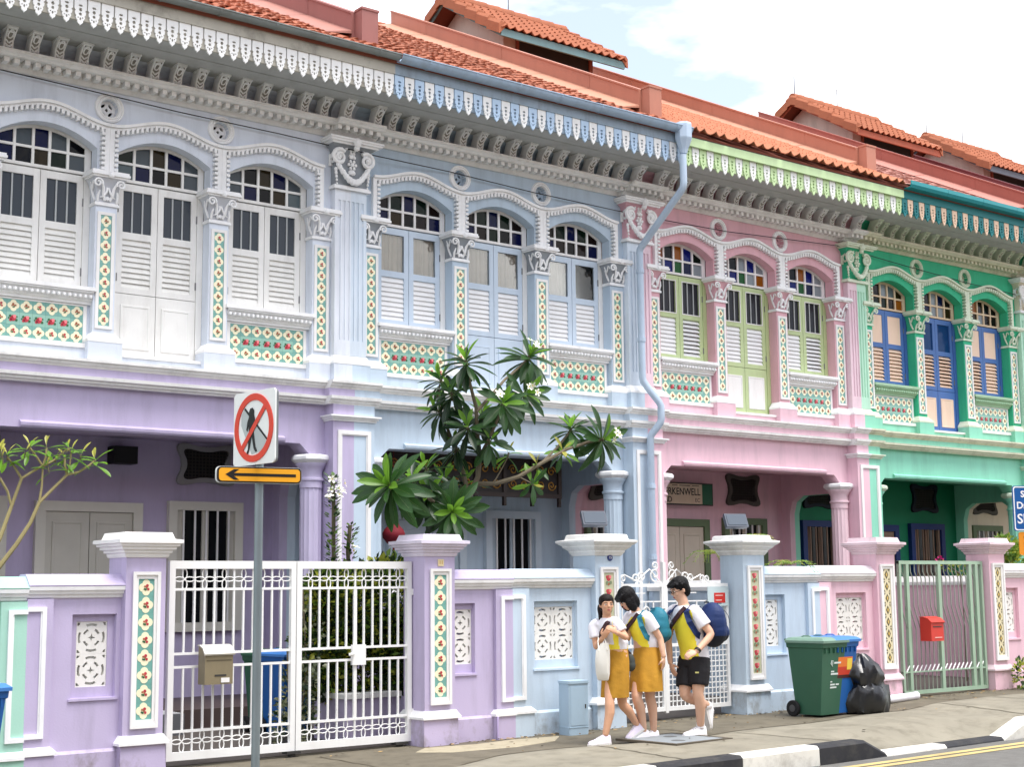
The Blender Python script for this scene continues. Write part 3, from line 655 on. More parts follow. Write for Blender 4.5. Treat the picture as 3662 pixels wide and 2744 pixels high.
    for a, d, f in ((.0, .34, .1), (.34, WID-.34, 0), (WID-.34, WID, .1)): b.prof([(.1, 7.2855), (-.06-f, 7.2855), (-.075-f, 7.40), (-.12-f, 7.46), (-.2-f, 7.499), (.1, 7.499)], a, d)
    b.out('cove', pal.get('cove', wall), H)
    if detail:
        dm = shared('dentil'+tg.name, lambda: B().box(-.028, .028, -.11, 0, -.056, 0).mesh('dentil', tg))
        nd = 43
        for i in range(nd):
            x = WID*(i+.5)/nd; f = .1 if (x < .34 or x > WID-.34) else 0; inst('dentil', dm, cn, (x, -.089-f, 7.2255))
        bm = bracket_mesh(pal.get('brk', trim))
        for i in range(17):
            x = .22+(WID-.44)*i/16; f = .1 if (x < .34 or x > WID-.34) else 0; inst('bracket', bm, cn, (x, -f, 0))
    b = B(); b.box(0, WID, -1.06, -.10, 7.4995, 7.53); b.box(0, WID, -.66, -.645, 7.492, 7.4994); b.out('soffit', soffm, H)
    b = B(); b.box(0, WID, -1.10, -1.062, 7.70, 7.84); b.box(0, WID, -1.062, -1.03, 7.46, 7.85); fs = b.out('fascia', pal['plank'], H)
    if detail:
        for i in range(33): inst('fascia_board', board_mesh(pal['boards'][i % len(pal['boards'])]), fs, (WID*(i+.5)/33, -1.083, 7.398))
    if pal['gutter'] == 'half':
        gy, gzz, gr = (-1.19, 7.90, pal.get('gr', .075)); b = B()
        b.loft([[(x, gy+gr*math.cos(t), gzz+gr*math.sin(t)) for t in [PI+PI*u/8 for u in range(9)]]+[(x, gy+(gr-.008)*math.cos(t), gzz+(gr-.008)*math.sin(t)) for t in [2*PI-PI*u/8 for u in range(9)]] for x in (0, WID)])
        b.tube([(0, gy-gr, gzz), (WID, gy-gr, gzz)], .01, 6)
        gu = b.out('gutter', pal['gutm'], H, smooth=True)
        for t in range(7):
            x = .4+t*.7; b = B(); b.loft([[(x+e, gy+(gr+.006)*math.cos(u_), gzz+(gr+.006)*math.sin(u_)) for e in (0, .025)] for u_ in [PI+PI*q/8 for q in range(9)]], False, False); b.tube([(x+.01, gy-gr, gzz), (x+.02, gy+.06, gzz+.05)], .006, 4); b.out('gutter_bracket', pal['gutm'], gu)
    elif pal['gutter'] == 'box':
        for t in range(5):
            b = B(); a = WID*t/5; b.prof([(-1.28, 7.955), (-1.285, 7.89), (-1.26, 7.84), (-1.11, 7.835), (-1.11, 7.85), (-1.25, 7.855), (-1.27, 7.9), (-1.265, 7.955)], a+.003, a+WID/5-.003); b.out('gutter', pal['gutm'], H)
    else:
        b = B(); b.box(0, WID, -1.13, -1.1005, 7.69, 7.815); b.out('fascia_plank', pal['gutm'], H); b = B(); b.box(0, WID, -1.125, -1.03, 7.8155, 7.845); b.out('eave_gap_shade', dark, H)  # dark strip painted in for the shaded gap under the tiles
    roof(H, pal, k, detail, J)
    return H
def simple_window(H, c, pal, door):
    zb = 4.13 if door else 4.845
    b = B(); b.plate([(c-.571, zb), (c+.571, zb), (c+.571, 6.46), (c+.3, 6.62), (c, 6.66), (c-.3, 6.62), (c-.571, 6.46)], [[(c-.42, 5.58), (c-.07, 5.58), (c-.07, 6.06), (c-.42, 6.06)], [(c+.07, 5.58), (c+.42, 5.58), (c+.42, 6.06), (c+.07, 6.06)]], .175, .22)
    b.out('window_frame', pal['frame'], H)
    b = B(); b.box(c-.45, c+.45, .2, .21, 5.55, 6.1); b.out('pane', glassmat('glass_dark', (46, 46, 52), .12), H)

def wallm(n, c, d=.3): return mat(n, c, .75, .06, d, tuple(int(x*.58) for x in c), 1.6, .1, stretch=.16)
RT = roof_mat('old', (166, 98, 72), .9); RT2 = roof_mat('old_brown', (158, 94, 68), 1.0); RW = roof_mat('wave', (184, 118, 88), .4); RF = roof_mat('flat', (168, 118, 106), .5); RJ = roof_mat('jack', (162, 98, 70), .45)
def sheetm(n, c): return mat(n, c, .55, .05, .3, tuple(int(x*.75) for x in c), 1.5, spec=.3)
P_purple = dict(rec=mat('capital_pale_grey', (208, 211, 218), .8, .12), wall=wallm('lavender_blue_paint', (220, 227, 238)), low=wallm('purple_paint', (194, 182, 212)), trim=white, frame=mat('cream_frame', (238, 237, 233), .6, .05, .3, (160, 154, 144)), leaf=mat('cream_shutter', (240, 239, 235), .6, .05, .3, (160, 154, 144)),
    slat=mat('cream_slat', (238, 237, 232), .6, .05, .28, (160, 154, 144)), plank=mat('old_plank', (184, 180, 168), .8, .1, .7, (88, 80, 70), stretch=.8), boards=[mat('white_board', (240, 240, 238), .6, .04, .12)], gutter='half', gr=.06, gutm=mat('gutter_grey', (128, 134, 132), .5, .1, .5, (88, 78, 60), stretch=1), roof='old', roofm=RT,
    parapet=sheetm('sheet_mauve', (156, 104, 98)), flash=sheetm('sheet_mauve_light', (176, 124, 112)), pframe=mat('porch_cream', (222, 218, 206), .6), pleaf=mat('porch_leaf', (206, 202, 190), .6), pvent=mat('vent_grey', (160, 160, 160), .7), jackboard=white, jackm=RJ, fan=mat('cream_frame', (230, 227, 216)), grille=white, pil=wallm('pale_pilaster_paint', (230, 235, 243)), pcol=wallm('pale_lilac_paint', (206, 196, 224)))
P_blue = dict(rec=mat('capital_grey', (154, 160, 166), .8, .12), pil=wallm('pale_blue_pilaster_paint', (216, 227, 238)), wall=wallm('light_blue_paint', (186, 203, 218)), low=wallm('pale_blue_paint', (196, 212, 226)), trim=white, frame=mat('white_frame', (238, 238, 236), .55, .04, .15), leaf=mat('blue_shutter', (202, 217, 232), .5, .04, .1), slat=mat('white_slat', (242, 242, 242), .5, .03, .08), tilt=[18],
    plank=mat('blue_grey_plank', (150, 166, 180), .7, .08, .5), boards=[mat('blue_board', (186, 210, 234), .6, .04, .1), mat('white_board', (240, 240, 238))], gutter='half', gr=.085, gutm=mat('gutter_blue', (158, 178, 198), .45, .06, .35), roof='old', roofm=RT2,
    parapet=sheetm('sheet_mauve', (156, 104, 98)), flash=sheetm('sheet_mauve_light', (176, 124, 112)), pframe=mat('porch_pale_blue', (206, 218, 228), .6), pleaf=mat('porch_pale_blue2', (190, 204, 216), .6), pvent=mat('vent_blue', (130, 150, 170), .7), jackboard=white, jackm=RJ)
P_pink = dict(pil=wallm('pale_pink_pilaster_paint', (236, 208, 218)), pcol=wallm('pale_pink_column_paint', (236, 206, 214)), wall=wallm('pink_paint', (224, 176, 186)), low=wallm('pale_pink_paint', (232, 194, 206)), trim=white, frame=mat('lime_frame', (188, 204, 150), .55, .05, .2), leaf=mat('lime_shutter', (194, 210, 158), .55, .05, .2), inner=cleanw, slat=mat('white_slat', (242, 242, 242)), dpanel=cleanw, tilt=[20, 28, 40],
    plank=mat('lime_plank', (196, 220, 170), .6, .05, .2), boards=[mat('lime_board', (196, 220, 168), .6, .04, .1), mat('white_board', (240, 240, 238))], gutter='plank', gutm=mat('lime_plank', (196, 220, 170)), roof='wave', roofm=RW,
    parapet=sheetm('sheet_salmon', (180, 122, 102)), flash=sheetm('sheet_salmon_light', (194, 140, 116)), pframe=mat('porch_olive', (98, 118, 86), .6), pleaf=mat('porch_cream2', (206, 196, 178), .6), pvent=mat('vent_olive', (84, 84, 78), .7), jackboard=mat('jack_teal_board', (110, 142, 146), .7, .1, .4), jackm=RJ)
P_green = dict(pil=wallm('pale_green_pilaster_paint', (190, 232, 208)), wall=wallm('green_paint', (62, 186, 142)), low=wallm('mint_green_paint', (146, 216, 190)), trim=mat('pale_green_trim', (222, 232, 210), .6, .05, .3, (130, 130, 104)), arch=mat('pale_green_trim', (222, 232, 210)), mould=mat('cream_moulding', (222, 220, 196), .7, .07, .45, (110, 112, 86)), sill=mat('sage_sill', (172, 206, 172), .6), frame=mat('cobalt_frame', (72, 108, 176), .5, .06, .15), leaf=mat('cobalt_shutter', (78, 116, 180), .5, .06, .15),
    slat=mat('peach_slat', (248, 216, 192), .55, .04, .12), dpanel=mat('peach_slat', (248, 216, 192)), tilt=[34, 46], fan=mat('peach_fan', (228, 200, 170), .6), plank=mat('teal_plank', (20, 120, 124), .5), boards=[mat('teal_board', (20, 124, 128), .5, .05), mat('peach_board', (242, 208, 180), .55, .05)], gutter='box', gutm=mat('teal_gutter', (18, 132, 138), .35, .05, .1), roof='flat', roofm=RF,
    parapet=sheetm('sheet_salmon', (180, 122, 102)), flash=sheetm('sheet_salmon_light', (194, 140, 116)), porch=mat('porch_green', (24, 128, 92), .7), ceil=mat('porch_green', (24, 128, 92)), pframe=mat('porch_navy', (24, 48, 110), .6), pleaf=mat('porch_tan', (150, 120, 104), .6), pvent=mat('vent_navy', (22, 28, 46), .7), pbar=mat('porch_tan', (150, 120, 104)), jackboard=white, jackm=RJ, grille=mat('cream_moulding', (206, 204, 176)))
P_red = dict(P_pink); P_red.update(wall=wallm('cream_paint', (232, 222, 200)), low=wallm('cream_paint', (232, 222, 200)), parapet=sheetm('sheet_brick', (160, 94, 82)), flash=sheetm('sheet_brick_light', (188, 128, 116)), jackboard=mat('jack_brown_board', (168, 88, 64), .7, .1, .3), roof='flat', roofm=RF)
P_last = dict(P_red); P_last.update(jackboard=mat('jack_grey_board', (96, 100, 110), .7), parapet=sheetm('sheet_maroon', (116, 64, 68)))
P_blue['basec'] = P_blue['low']; P_pink['basec'] = P_pink['low']; P_green['basec'] = P_green['low']
P_mint = dict(P_purple); P_mint.update(low=wallm('mint_paint', (170, 214, 196)), wall=wallm('mint_paint', (170, 214, 196)))
house(-1, 'terrace_house', 'lavender terrace house with cream shutters, behind the white double gate', P_purple, True, False, [('nsnsk', 'nkbgs'), ('gsbns', 'cnkbs'), ('skbns', 'snkbc')], ('bars',)*3, 3)
house(0, 'terrace_house', 'light blue terrace house with white louvres and beige curtains, behind the frangipani', P_blue, True, False, [('dgngd', 'nbkdn'), ('dgngd', 'ndgkn'), ('dgngd', 'ndkdn')], ('curtain',)*3, 5)
house(1, 'terrace_house', 'pink terrace house with lime green window frames', P_pink, True, True, [('akaug', 'wuenw'), ('gkwuw', 'uuewa'), ('gkauw', 'wuenw')], ('dark', 'dark', 'dark'), 6)
house(2, 'terrace_house', 'green terrace house with cobalt blue shutters and peach louvres', P_green, True, False, [('bdwcb', 'cggda'), ('bdwnd', 'bnwwb'), ('dadkd', 'nbwdd')], ('panel', 'blue', 'panel'), 8)
house(3, 'terrace_house', 'terrace house beyond the green one, its jack roof with brown eave board showing', P_red, False, True, seed=9)
house(4, 'terrace_house', 'farthest terrace house on the right, its jack roof with dark grey eave board showing', P_last, False, True, seed=10)
house(-2, 'terrace_house', 'mint terrace house left of the lavender one', P_mint, False, False, seed=12)

# ================================================================= BOUNDARY: walls, gate pillars, gates
WY = -3.46
def breeze_mesh():
    def mk():
        b = B(); h = .132; hs = [[(0, .055), (.014, .014), (.055, 0), (.014, -.014), (0, -.055), (-.014, -.014), (-.055, 0), (-.014, .014)]]
        hs = [[(x*.62, z*.62) for x, z in hs[0]]]
        for t in (PI/4, 3*PI/4, 5*PI/4, 7*PI/4): hs.append(arcband(0, 0, .058, .078, t-.36, t+.36, 4))
        for t in (0, PI/2, PI, 1.5*PI): hs.append(arcband(0, 0, .096, .116, t-.42, t+.42, 4))
        for sx in (-1, 1):
            for sz in (-1, 1): hs.append([(sx*.094, sz*.122), (sx*.122, sz*.122), (sx*.122, sz*.094), (sx*.104, sz*.104)] if sx*sz > 0 else [(sx*.122, sz*.094), (sx*.122, sz*.122), (sx*.094, sz*.122), (sx*.104, sz*.104)])
        b.plate([(-h, -h), (h, -h), (h, h), (-h, h)], hs, -.03, .03)
        return b.mesh('vent_block', mat('vent_block_white', (240, 238, 232), .7, .05, .25, (150, 140, 120)))
    return shared('breeze', mk)
def stained(m):
    c = m.node_tree.nodes['Hue/Saturation/Value'].inputs['Color'].default_value; rgb = [255*(1.055*q**(1/2.4)-.055) for q in c[:3]]
    return mat(m.name+'_stained', rgb, .8, .07, .85, (118, 110, 96), 2.2, .12, stretch=.7)
def garden_wall(label, x0, x1, m, vent=None, pier=None, cop=None, wet=None):
    xm = (x0+x1)/2; H = thing('garden_wall', label, 'wall', (x0, WY, gz(xm)), group='boundary walls of the front yards'); w = x1-x0
    hole = []
    if vent: a, d = vent[0]-x0, vent[1]-x0; hole = [[(a, .66), (d, .66), (d, 1.345), (a, 1.345)]]
    b = B(); b.plate([(0, .21), (w, .21), (w, 1.49), (0, 1.49)], hole, -.09, .09)
    b.out('wall_panel', m, H)
    b = B(); b.prof([(-.115, -.12), (-.115, .215), (-.092, .24), (.1, .24), (.1, -.12)], 0, w); b.out('plinth', stained(m), H)
    b = B(); b.prof([(-.088, 1.478), (-.11, 1.485), (-.115, 1.51), (-.135, 1.515), (-.142, 1.54), (-.16, 1.545), (-.165, 1.575), (.165, 1.575), (.16, 1.545), (.14, 1.54), (.13, 1.51), (.11, 1.49), (.088, 1.48)], 0, w); b.out('coping_moulding', trimgrey if 'weather' in label else white, H)
    b = B(); b.prof([(-.16, 1.5755), (-.168, 1.585), (-.075, 1.672), (-.06, 1.678), (.06, 1.678), (.075, 1.672), (.168, 1.585), (.16, 1.5755)], 0, w); b.out('coping', cop or m, H)
    if vent:
        nx = vent[2]; t0 = (a+d)/2-.135*nx; b = B()
        b.plate([(a-.001, .659), (d+.001, .659), (d+.001, 1.346), (a-.001, 1.346)], [[(t0, .745), (t0+.27*nx, .745), (t0+.27*nx, 1.285), (t0, 1.285)]], -.04, .05); vf = b.out('vent_surround', m, H)
        b = B(); b.box(a-.02, d+.02, -.105, -.088, .636, .655); b.out('vent_ledge', m, H)
        for i in range(nx):
            for j in range(2): inst('vent_block', breeze_mesh(), vf, (t0+.135+.27*i, .0, .88+.27*j), None, (1.02, 1, 1.02))
    if pier is not None:
        s, px = (1, 0) if pier == 'L' else (-1, w); q = .215
        def bx(bb, aa, dd, y0, y1, z0, z1): bb.box(min(px+s*aa, px+s*dd), max(px+s*aa, px+s*dd), y0, y1, z0, z1)
        b = B(); bx(b, 0, q, -.135, -.0905, .0, 1.477); b.loft([[(px, y, z), (px+s*h, y, z), (px+s*h, -.08, z), (px, -.08, z)] for h, y, z in ((q+.03, -.165, -.1), (q+.03, -.165, .225))]); pr = b.out('pier', m, H)
        b = B(); b.loft([[(px, y, z), (px+s*h, y, z), (px+s*h, -.08, z), (px, -.08, z)] for h, y, z in ((q+.045, -.18, .2252), (q+.045, -.18, .25), (q+.004, -.138, .29))]); b.out('pier_base', white, pr)
        b = B(); bx(b, .12, .155, -.155, -.134, .36, 1.41); bx(b, 0, .12, -.155, -.134, 1.375, 1.41); bx(b, 0, .12, -.155, -.134, .36, .395); bx(b, .108, .12, -.146, -.134, .395, 1.375); b.out('panel_moulding', white, pr)
    return H
LP, LB, LK, LG = P_purple['low'], P_blue['low'], P_pink['low'], P_green['low']
garden_wall('mint green garden wall at the left edge beside the blue bin', -9.2, -5.28, P_mint['low'], None, 'R')
garden_wall('purple garden wall left of the white double gate', -5.28, -4.46, LP, (-4.885, -4.50, 1), 'L')
garden_wall('purple garden wall right of the white double gate, beside the pale blue wall', -1.05, -.294, LP, (-1.02, -.74, 1), 'R')
garden_wall('weathered pale blue garden wall with a square four-block vent, behind the grey-blue meter box', -.294, .80, LB, (.02, .60, 2), 'L')
garden_wall('weathered pale blue garden wall behind the wheelie bins', 3.41, 4.42, LB, (3.43, 3.84, 1), 'R')
garden_wall('weathered pink garden wall beside the black rubbish bag', 4.42, 5.48, LK, (4.77, 5.34, 2), 'L', cop=mat('pale_coping', (238, 228, 232), .7, .05, .2))
garden_wall('pink garden wall at the right edge beyond the pale green gate', 8.21, 9.33, LK, (8.27, 8.62, 1), 'R', cop=mat('pale_coping', (238, 228, 232)))
garden_wall('green garden wall past the right edge', 9.33, 12.5, LG, None, 'L')
def pillar(label, x, m, kind, capm, flared=False, wear=None):
    H = thing('gate_pillar', label, 'pillar', (x, -3.45, gz(x)), group='gate pillars'); h = .18
    b = B(); b.box(-h, h, -h, h, .24, 1.83); sh = b.out('shaft', m, H)
    b = B(); b.tbox((0, 0), h+.028, h+.02, -.12, .25); b.out('base', stained(m), H)
    b = B(); b.tbox((0, 0), h+.045, h+.045, .2505, .272); b.tbox((0, 0), h+.042, h+.006, .272, .33); b.out('base_moulding', white if kind != 'diamond' else capm, H)
    pr = [(.19, 1.81), (.2, 1.83), (.2, 1.845), (.22, 1.852), (.22, 1.872), (.245, 1.88), (.245, 1.9), (.268, 1.908), (.268, 1.925), (.29, 1.932), (.29, 1.962), (.235, 1.968), (.215, 2.025)]
    if flared: pr = [(.188, 1.81), (.2, 1.83), (.215, 1.85), (.215, 1.865), (.24, 1.885), (.265, 1.905), (.265, 1.915), (.3, 1.94), (.315, 1.955), (.315, 1.975), (.245, 1.985), (.235, 2.03), (.22, 2.04)]
    b = B(); b.loft([[(-r, -r, z), (r, -r, z), (r, r, z), (-r, r, z)] for r, z in pr]); b.out('cap', capm, H)
    pn = .118 if kind != 'diamond' else .13
    b = B(); b.plate([(-pn, .39), (pn, .39), (pn, 1.685), (-pn, 1.685)], [[(-.072, .455), (.072, .455), (.072, 1.63), (-.072, 1.63)]], -h-.016, -h+.001)
    b.plate([(-pn-.006, .385), (pn+.006, .385), (pn+.006, 1.69), (-pn-.006, 1.69)], [[(-pn+.022, .412), (pn-.022, .412), (pn-.022, 1.663), (-pn+.022, 1.663)]], -h-.03, -h-.0161)
    fo = b.out('panel_frame', cleanw, H)
    n = 8; st = 1.175/n
    for i in range(n): inst('tile', tile_mesh(kind if kind[0] != 'q' else 'q%d' % (1+2*(i % 2))), fo, (0, -h-.001, .455+st*(i+.5)), None, (1.045, 1, st/.137))
    if kind == 'diamond': pass
    return H
pa = pillar('purple gate pillar with floral tiles, left of the white double gate', -4.28, LP, 'q1', cleanw)
pb_ = pillar('purple gate pillar with floral tiles and number plate, right of the white double gate', -1.225, LP, 'q1', mat('cap_lilac', (222, 214, 230), .7, .05, .3))
pc1 = pillar('pale blue gate pillar with rose tiles, behind the walking girls', .975, LB, 'redrose', trimgrey, True)
pc2 = pillar('pale blue gate pillar with rose tiles, beside the green wheelie bin', 3.235, LB, 'redrose', trimgrey, True)
pd1 = pillar('pink gate pillar with diamond tiles, beside the black rubbish bag', 5.655, LK, 'diamond', mat('cap_pink', (226, 204, 210), .7, .06, .4))
pd2 = pillar('pink gate pillar with diamond tiles, right of the pale green gate', 8.04, LK, 'diamond', mat('cap_pink', (226, 204, 210)))
# number plates
pl = tag(B().box(-.034, .034, -.008, .0, -.034, .034).out('number_plate', mat('plate_cream', (232, 214, 170), .5), None, (-1.215, -3.632, 1.75)), 'small square cream number plate reading 11 on purple pillar', 'number plate')
text('numeral', '11', .05, mat('plate_gold', (196, 150, 70), .5), pl, (0, -.0085, 0), (PI/2, 0, 0))
pl = tag(B().lathe([(.036, 0), (.036, -.008), (.03, -.01)], 16, (0, 0), 'y').out('number_plate', mat('plate_blue', (52, 66, 120), .4), None, (1.0, -3.632, 1.81)), 'small round blue number plate reading 15 on blue pillar', 'number plate')
text('numeral', '15', .04, cleanw, pl, (0, -.011, 0), (PI/2, 0, 0))

gw = mat('gate_white', (242, 242, 240), .4, .03, .12, (150, 120, 90))
def petal_mesh(m):
    def mk():
        b = B()
        for k in range(4):
            t = k*PI/2; c, s = math.cos(t), math.sin(t); q = []
            for i in range(13):
                u = 2*PI*i/12; a, e = .047+.045*math.cos(u), .021*math.sin(u); q.append((a*c-e*s, 0, a*s+e*c))
            b.tube(q, .0055, 5)
        return b.mesh('flower', m, True)
    return shared('petal'+m.name, mk)
# ---- white double gate of the lavender house
G = thing('double_gate', 'white metal double gate with flower scrolls and vertical bars', 'gate', (-3.97, -3.41, gz(-2.7)))
ztop = 1.775; cell = .2
for li, (a, d) in enumerate(((0, 1.262), (1.272, 2.55))):
    b = B(); b.plate([(a, .055), (d, .055), (d, ztop), (a, ztop)], [[(a+.055, .125), (d-.05, .125), (d-.05, ztop-.07), (a+.055, ztop-.07)]], -.022, .022); lf = b.out('leaf_frame', gw, G)
    for z in (1.525, .965, .85, .30):
        b = B(); b.box(a+.05, d-.045, -.012, .012, z-.011, z+.011); b.out('rail', gw, lf)
    n = 6; cw = (d-a-.105)/n
    for z, hz in ((1.613, .092), (.212, .092)):
        for i in range(n): inst('flower', petal_mesh(gw), lf, (a+.055+cw*(i+.5), 0, z), None, (1.04, 1, 1.0))
        for i in range(1, n):
            x = a+.055+cw*i; b = B(); b.box(x-.007, x+.007, -.009, .009, z-.092, z+.09); b.out('bar', gw, lf)
    for i in range(1, 2*n):
        x = a+.055+cw*i/2
        for z0, z1 in ((.976, 1.514), (.311, .839)):
            b = B(); w_ = .008 if not (li == 1 and i == n) else .017; b.box(x-w_, x+w_, -.01, .01, z0, z1); b.out('bar', gw, lf)
b = B(); b.box(1.87, 2.02, -.03, .0, .80, .99); b.out('lock_box', gw, G)
b = B(); b.tube([(1.83, -.03, .9), (1.88, -.05, .905)], .014, 6); b.out('latch', gw, G)
for z in (.30, 1.45):
    b = B(); b.box(2.55, 2.60, -.03, .02, z, z+.06); b.tube([(2.585, 0, z-.02), (2.585, 0, z+.09)], .014, 6); b.out('hinge', gw, G)
for x in (1.24, 2.42): 
    b = B(); b.lathe([(.035, -.02), (.035, .03)], 10, (x, 0)); b.box(x-.07, x+.07, -.05, .05, .03, .056); b.out('wheel_block', mat('iron_dark', (60, 58, 56), .6), G)
# ---- white scrolled gate of the blue house
G = thing('scrolled_gate', 'white scrolled gate with mesh lower half, behind the students', 'gate', (1.21, -3.41, gz(2)))
for a, d in ((0, .775), (.795, 1.80)):
    b = B(); b.plate([(a, .10), (d, .10), (d, 1.50), (a, 1.50)], [[(a+.035, .145), (d-.035, .145), (d-.035, .80), (a+.035, .80)], [(a+.035, .835), (d-.035, .835), (d-.035, 1.465), (a+.035, 1.465)]], -.018, .018); lf = b.out('leaf_frame', gw, G)
    nb = int((d-a-.07)/.062)
    for i in range(1, nb): x = a+.035+(d-a-.07)*i/nb; b = B(); b.box(x-.006, x+.006, -.004, .004, .14, .805); b.out('mesh_wire', gw, lf)
    for i in range(1, 11): z = .14+.06*i; b = B(); b.box(a+.03, d-.03, .0041, .012, z-.006, z+.006); b.out('mesh_wire', gw, lf)
    for i in range(1, 6): x = a+.035+(d-a-.07)*i/6; b = B(); b.box(x-.007, x+.007, -.007, .007, .83, 1.3); b.out('bar', gw, lf)
    b = B(); b.box(a+.03, d-.03, -.007, .007, 1.295, 1.31); b.box(a+.2, a+.5, -.007, .007, 1.39, 1.402); b.out('rail', gw, lf)
    s = 1 if a == 0 else -1; xp = d if a == 0 else a
    for j, (cx, cz, rr, sg) in enumerate(((.12, 1.60, .075, 1), (.12, 1.70, .05, -1), (.32, 1.575, .07, 1), (.42, 1.56, .06, -1), (.60, 1.555, .05, 1), (.68, 1.55, .045, -1))):
        b = B(); b.tube([(xp-s*(cx+x*sg), y, cz+z) for x, y, z in spiral(0, 0, rr, .012, -PI/2, 1.35, 0, 20)], .009, 5); b.out('scroll', gw, lf)
    for cx, cz in ((.3, 1.15), (.5, 1.2)):
        b = B(); b.tube([(a+cx+x, y, cz+z) for x, y, z in spiral(0, 0, .08, .015, PI, 1.4, -.01, 20)], .008, 5); b.out('scroll', gw, lf)
    b = B(); b.tube([(xp-s*.02, 0, 1.5), (xp-s*.2, 0, 1.66), (xp-s*.4, 0, 1.53), (xp-s*.58, 0, 1.6), (xp-s*.74, 0, 1.5)], .009, 5); b.out('scroll', gw, lf)
b = B(); b.box(.765, .805, -.022, .022, .08, 1.74); b.out('centre_post', gw, G)
nb_ = tag(B().box(-.17, .17, -.004, .004, -.10, .12).out('notice_board', mat('board_pale', (196, 212, 214), .5), None, (2.83, -3.44, 1.37)), 'pale notice with red panel tied to the scrolled gate', 'notice')
b = B(); b.box(-.07, .11, -.007, -.0041, -.065, .05); b.out('red_panel', mat('notice_red', (206, 52, 44), .5), nb_)
for z, w_ in ((.02, .06), (-.035, .05)): b = B(); b.box(-.05, -.05+w_*2, -.009, -.0071, z-.005, z+.005); b.out('print', mat('print_pale', (236, 200, 190), .6), nb_)
# ---- pale green collapsible gate of the pink house
gg = mat('gate_sage', (160, 186, 162), .45, .06, .25, (110, 108, 92)); gk = mat('gate_rod', (150, 158, 146), .5, .08, .3)
G = thing('collapsible_gate', 'pale green collapsible gate with kinked rods and red mailbox', 'gate', (6.02, -3.53, gz(6.9)))
for x, w_ in ((.02, .02), (.17, .028), (.84, .03), (1.52, .03), (1.66, .03), (1.78, .02)): b = B(); b.box(x-w_, x+w_, -.025, .02, .05, 1.72); b.out('post', gg, G)
for a, d in ((.0, .84), (.84, 1.80)):
    for z in (.05, 1.70): b = B(); b.box(a, d, -.0251, .0201, z-.02, z+.025); b.out('rail', gg, G)
b = B(); b.box(.0, 1.8, -.02, .01, .30, .318); b.out('rail', gg, G)
for i in range(20):
    x = .10+i*.088
    if x > 1.72: break
    b = B(); b.tube([(x, 0, .08), (x, 0, .30), (x+.05, 0, .36), (x+.05, 0, .84), (x+.048, 0, .86), (x-.058, 0, 1.13), (x-.06, 0, 1.15), (x-.06, 0, 1.50), (x-.105, 0, 1.58), (x-.105, 0, 1.69)], .008, 5); b.out('rod', gk, G)
    b = B(); b.tube([(x-.03, -.012, .30), (x+.045, -.012, .39)], .009, 4); b.out('lower_scroll', gw, G)
# mailboxes
def mbox(name, label, u, v, y, w, h, d, m, lidm, rot=0):
    p = on_y(u, v, y); H = thing(name, label, 'mailbox', (p.x, y, p.z), rot)
    b = B(); b.prof([(-d, 0), (-d, h*.78), (-d*.75, h*.93), (-d*.3, h), (0, h), (0, 0)], -w/2, w/2); b.out('body', m, H)
    b = B(); b.prof([(-d-.012, h*.76), (-d-.02, h*.80), (-d*.78, h*.97), (-d*.3, h*1.035), (0.001, h*1.035), (.001, h*1.005), (-d*.3, h*1.006), (-d*.74, h*.94)], -w/2-.012, w/2+.012); b.out('lid', lidm, H)
    return H
H = mbox('mailbox', 'brown metal mailbox with pale lid on white double gate', 758, 2447, -3.46, .27, .33, .13, mat('box_brown', (146, 134, 108), .4, .08, .2, metal=.3), mat('lid_pale', (214, 210, 198), .5))
b = B(); b.box(-.04, .07, -.134, -.129, .07, .085); b.out('slot', mat('iron_dark', (60, 58, 56)), H); b = B(); b.box(.02, .10, -.136, -.1295, .015, .055); b.out('name_card', cleanw, H); b = B(); b.box(-.12, .12, -.1335, -.129, .205, .213); b.out('seam', mat('box_seam', (96, 88, 70), .5), H)
H = mbox('mailbox', 'red metal mailbox with rounded lid on pale green gate', 3315, 2293, -3.56, .26, .30, .17, mat('box_red', (206, 60, 48), .4, .06, .15), mat('box_red', (206, 60, 48)))
b = B(); b.box(-.06, .09, -.174, -.169, .04, .05); b.out('print', mat('print_pale', (236, 200, 190)), H); b = B(); b.box(-.09, .09, -.1745, -.1695, .175, .188); b.out('slot', mat('iron_dark', (60, 58, 56)), H)

# ================================================================= KERB, RAMPS, MANHOLE, DRAIN EDGE
kw = mat('kerb_white', (222, 219, 210), .7, .08, .65, (110, 102, 88), stretch=1); kb = mat('kerb_black', (46, 46, 50), .7, .15, .6, (90, 86, 78), stretch=1)
KY = -6.34
K = bpy.data.objects.new('kerb', None); COL.objects.link(K); K['kind'] = 'structure'; K.location = (0, KY, 0)
def kerb_stone(x0, x1, h0, h1, m):
    b = B(); b.loft([[(x, -.14, gz(x)-.14), (x, -.135, gz(x)+h+.01), (x, -.11, gz(x)+h+.035), (x, .035, gz(x)+h+.037), (x, .035, gz(x)-.14)] for x, h in ((x0, h0), (x1, h1))]); b.out('kerb_stone', m, K)
xs = -9.0; i = 0
edges = [-9, -8, -7, -6, -5, -4, -3, -2, -1.05, -.05, .95]
for a, d in zip(edges, edges[1:]): kerb_stone(a+.003, d-.003, 0.0, 0, kw if i % 2 else kb); i += 1
kerb_stone(.953, 1.6, 0, 0, kb); kerb_stone(1.6, 1.9, 0, -.135, kb)
kerb_stone(1.903, 2.83, -.135, -.135, kw); kerb_stone(2.833, 3.78, -.135, -.135, kb); kerb_stone(3.783, 4.25, -.135, 0.02, kw); kerb_stone(4.25, 4.9, .02, .02, kw)
for j in range(14): kerb_stone(4.903+j, 5.897+j, .02, .02, kb if j % 2 == 0 else kw)
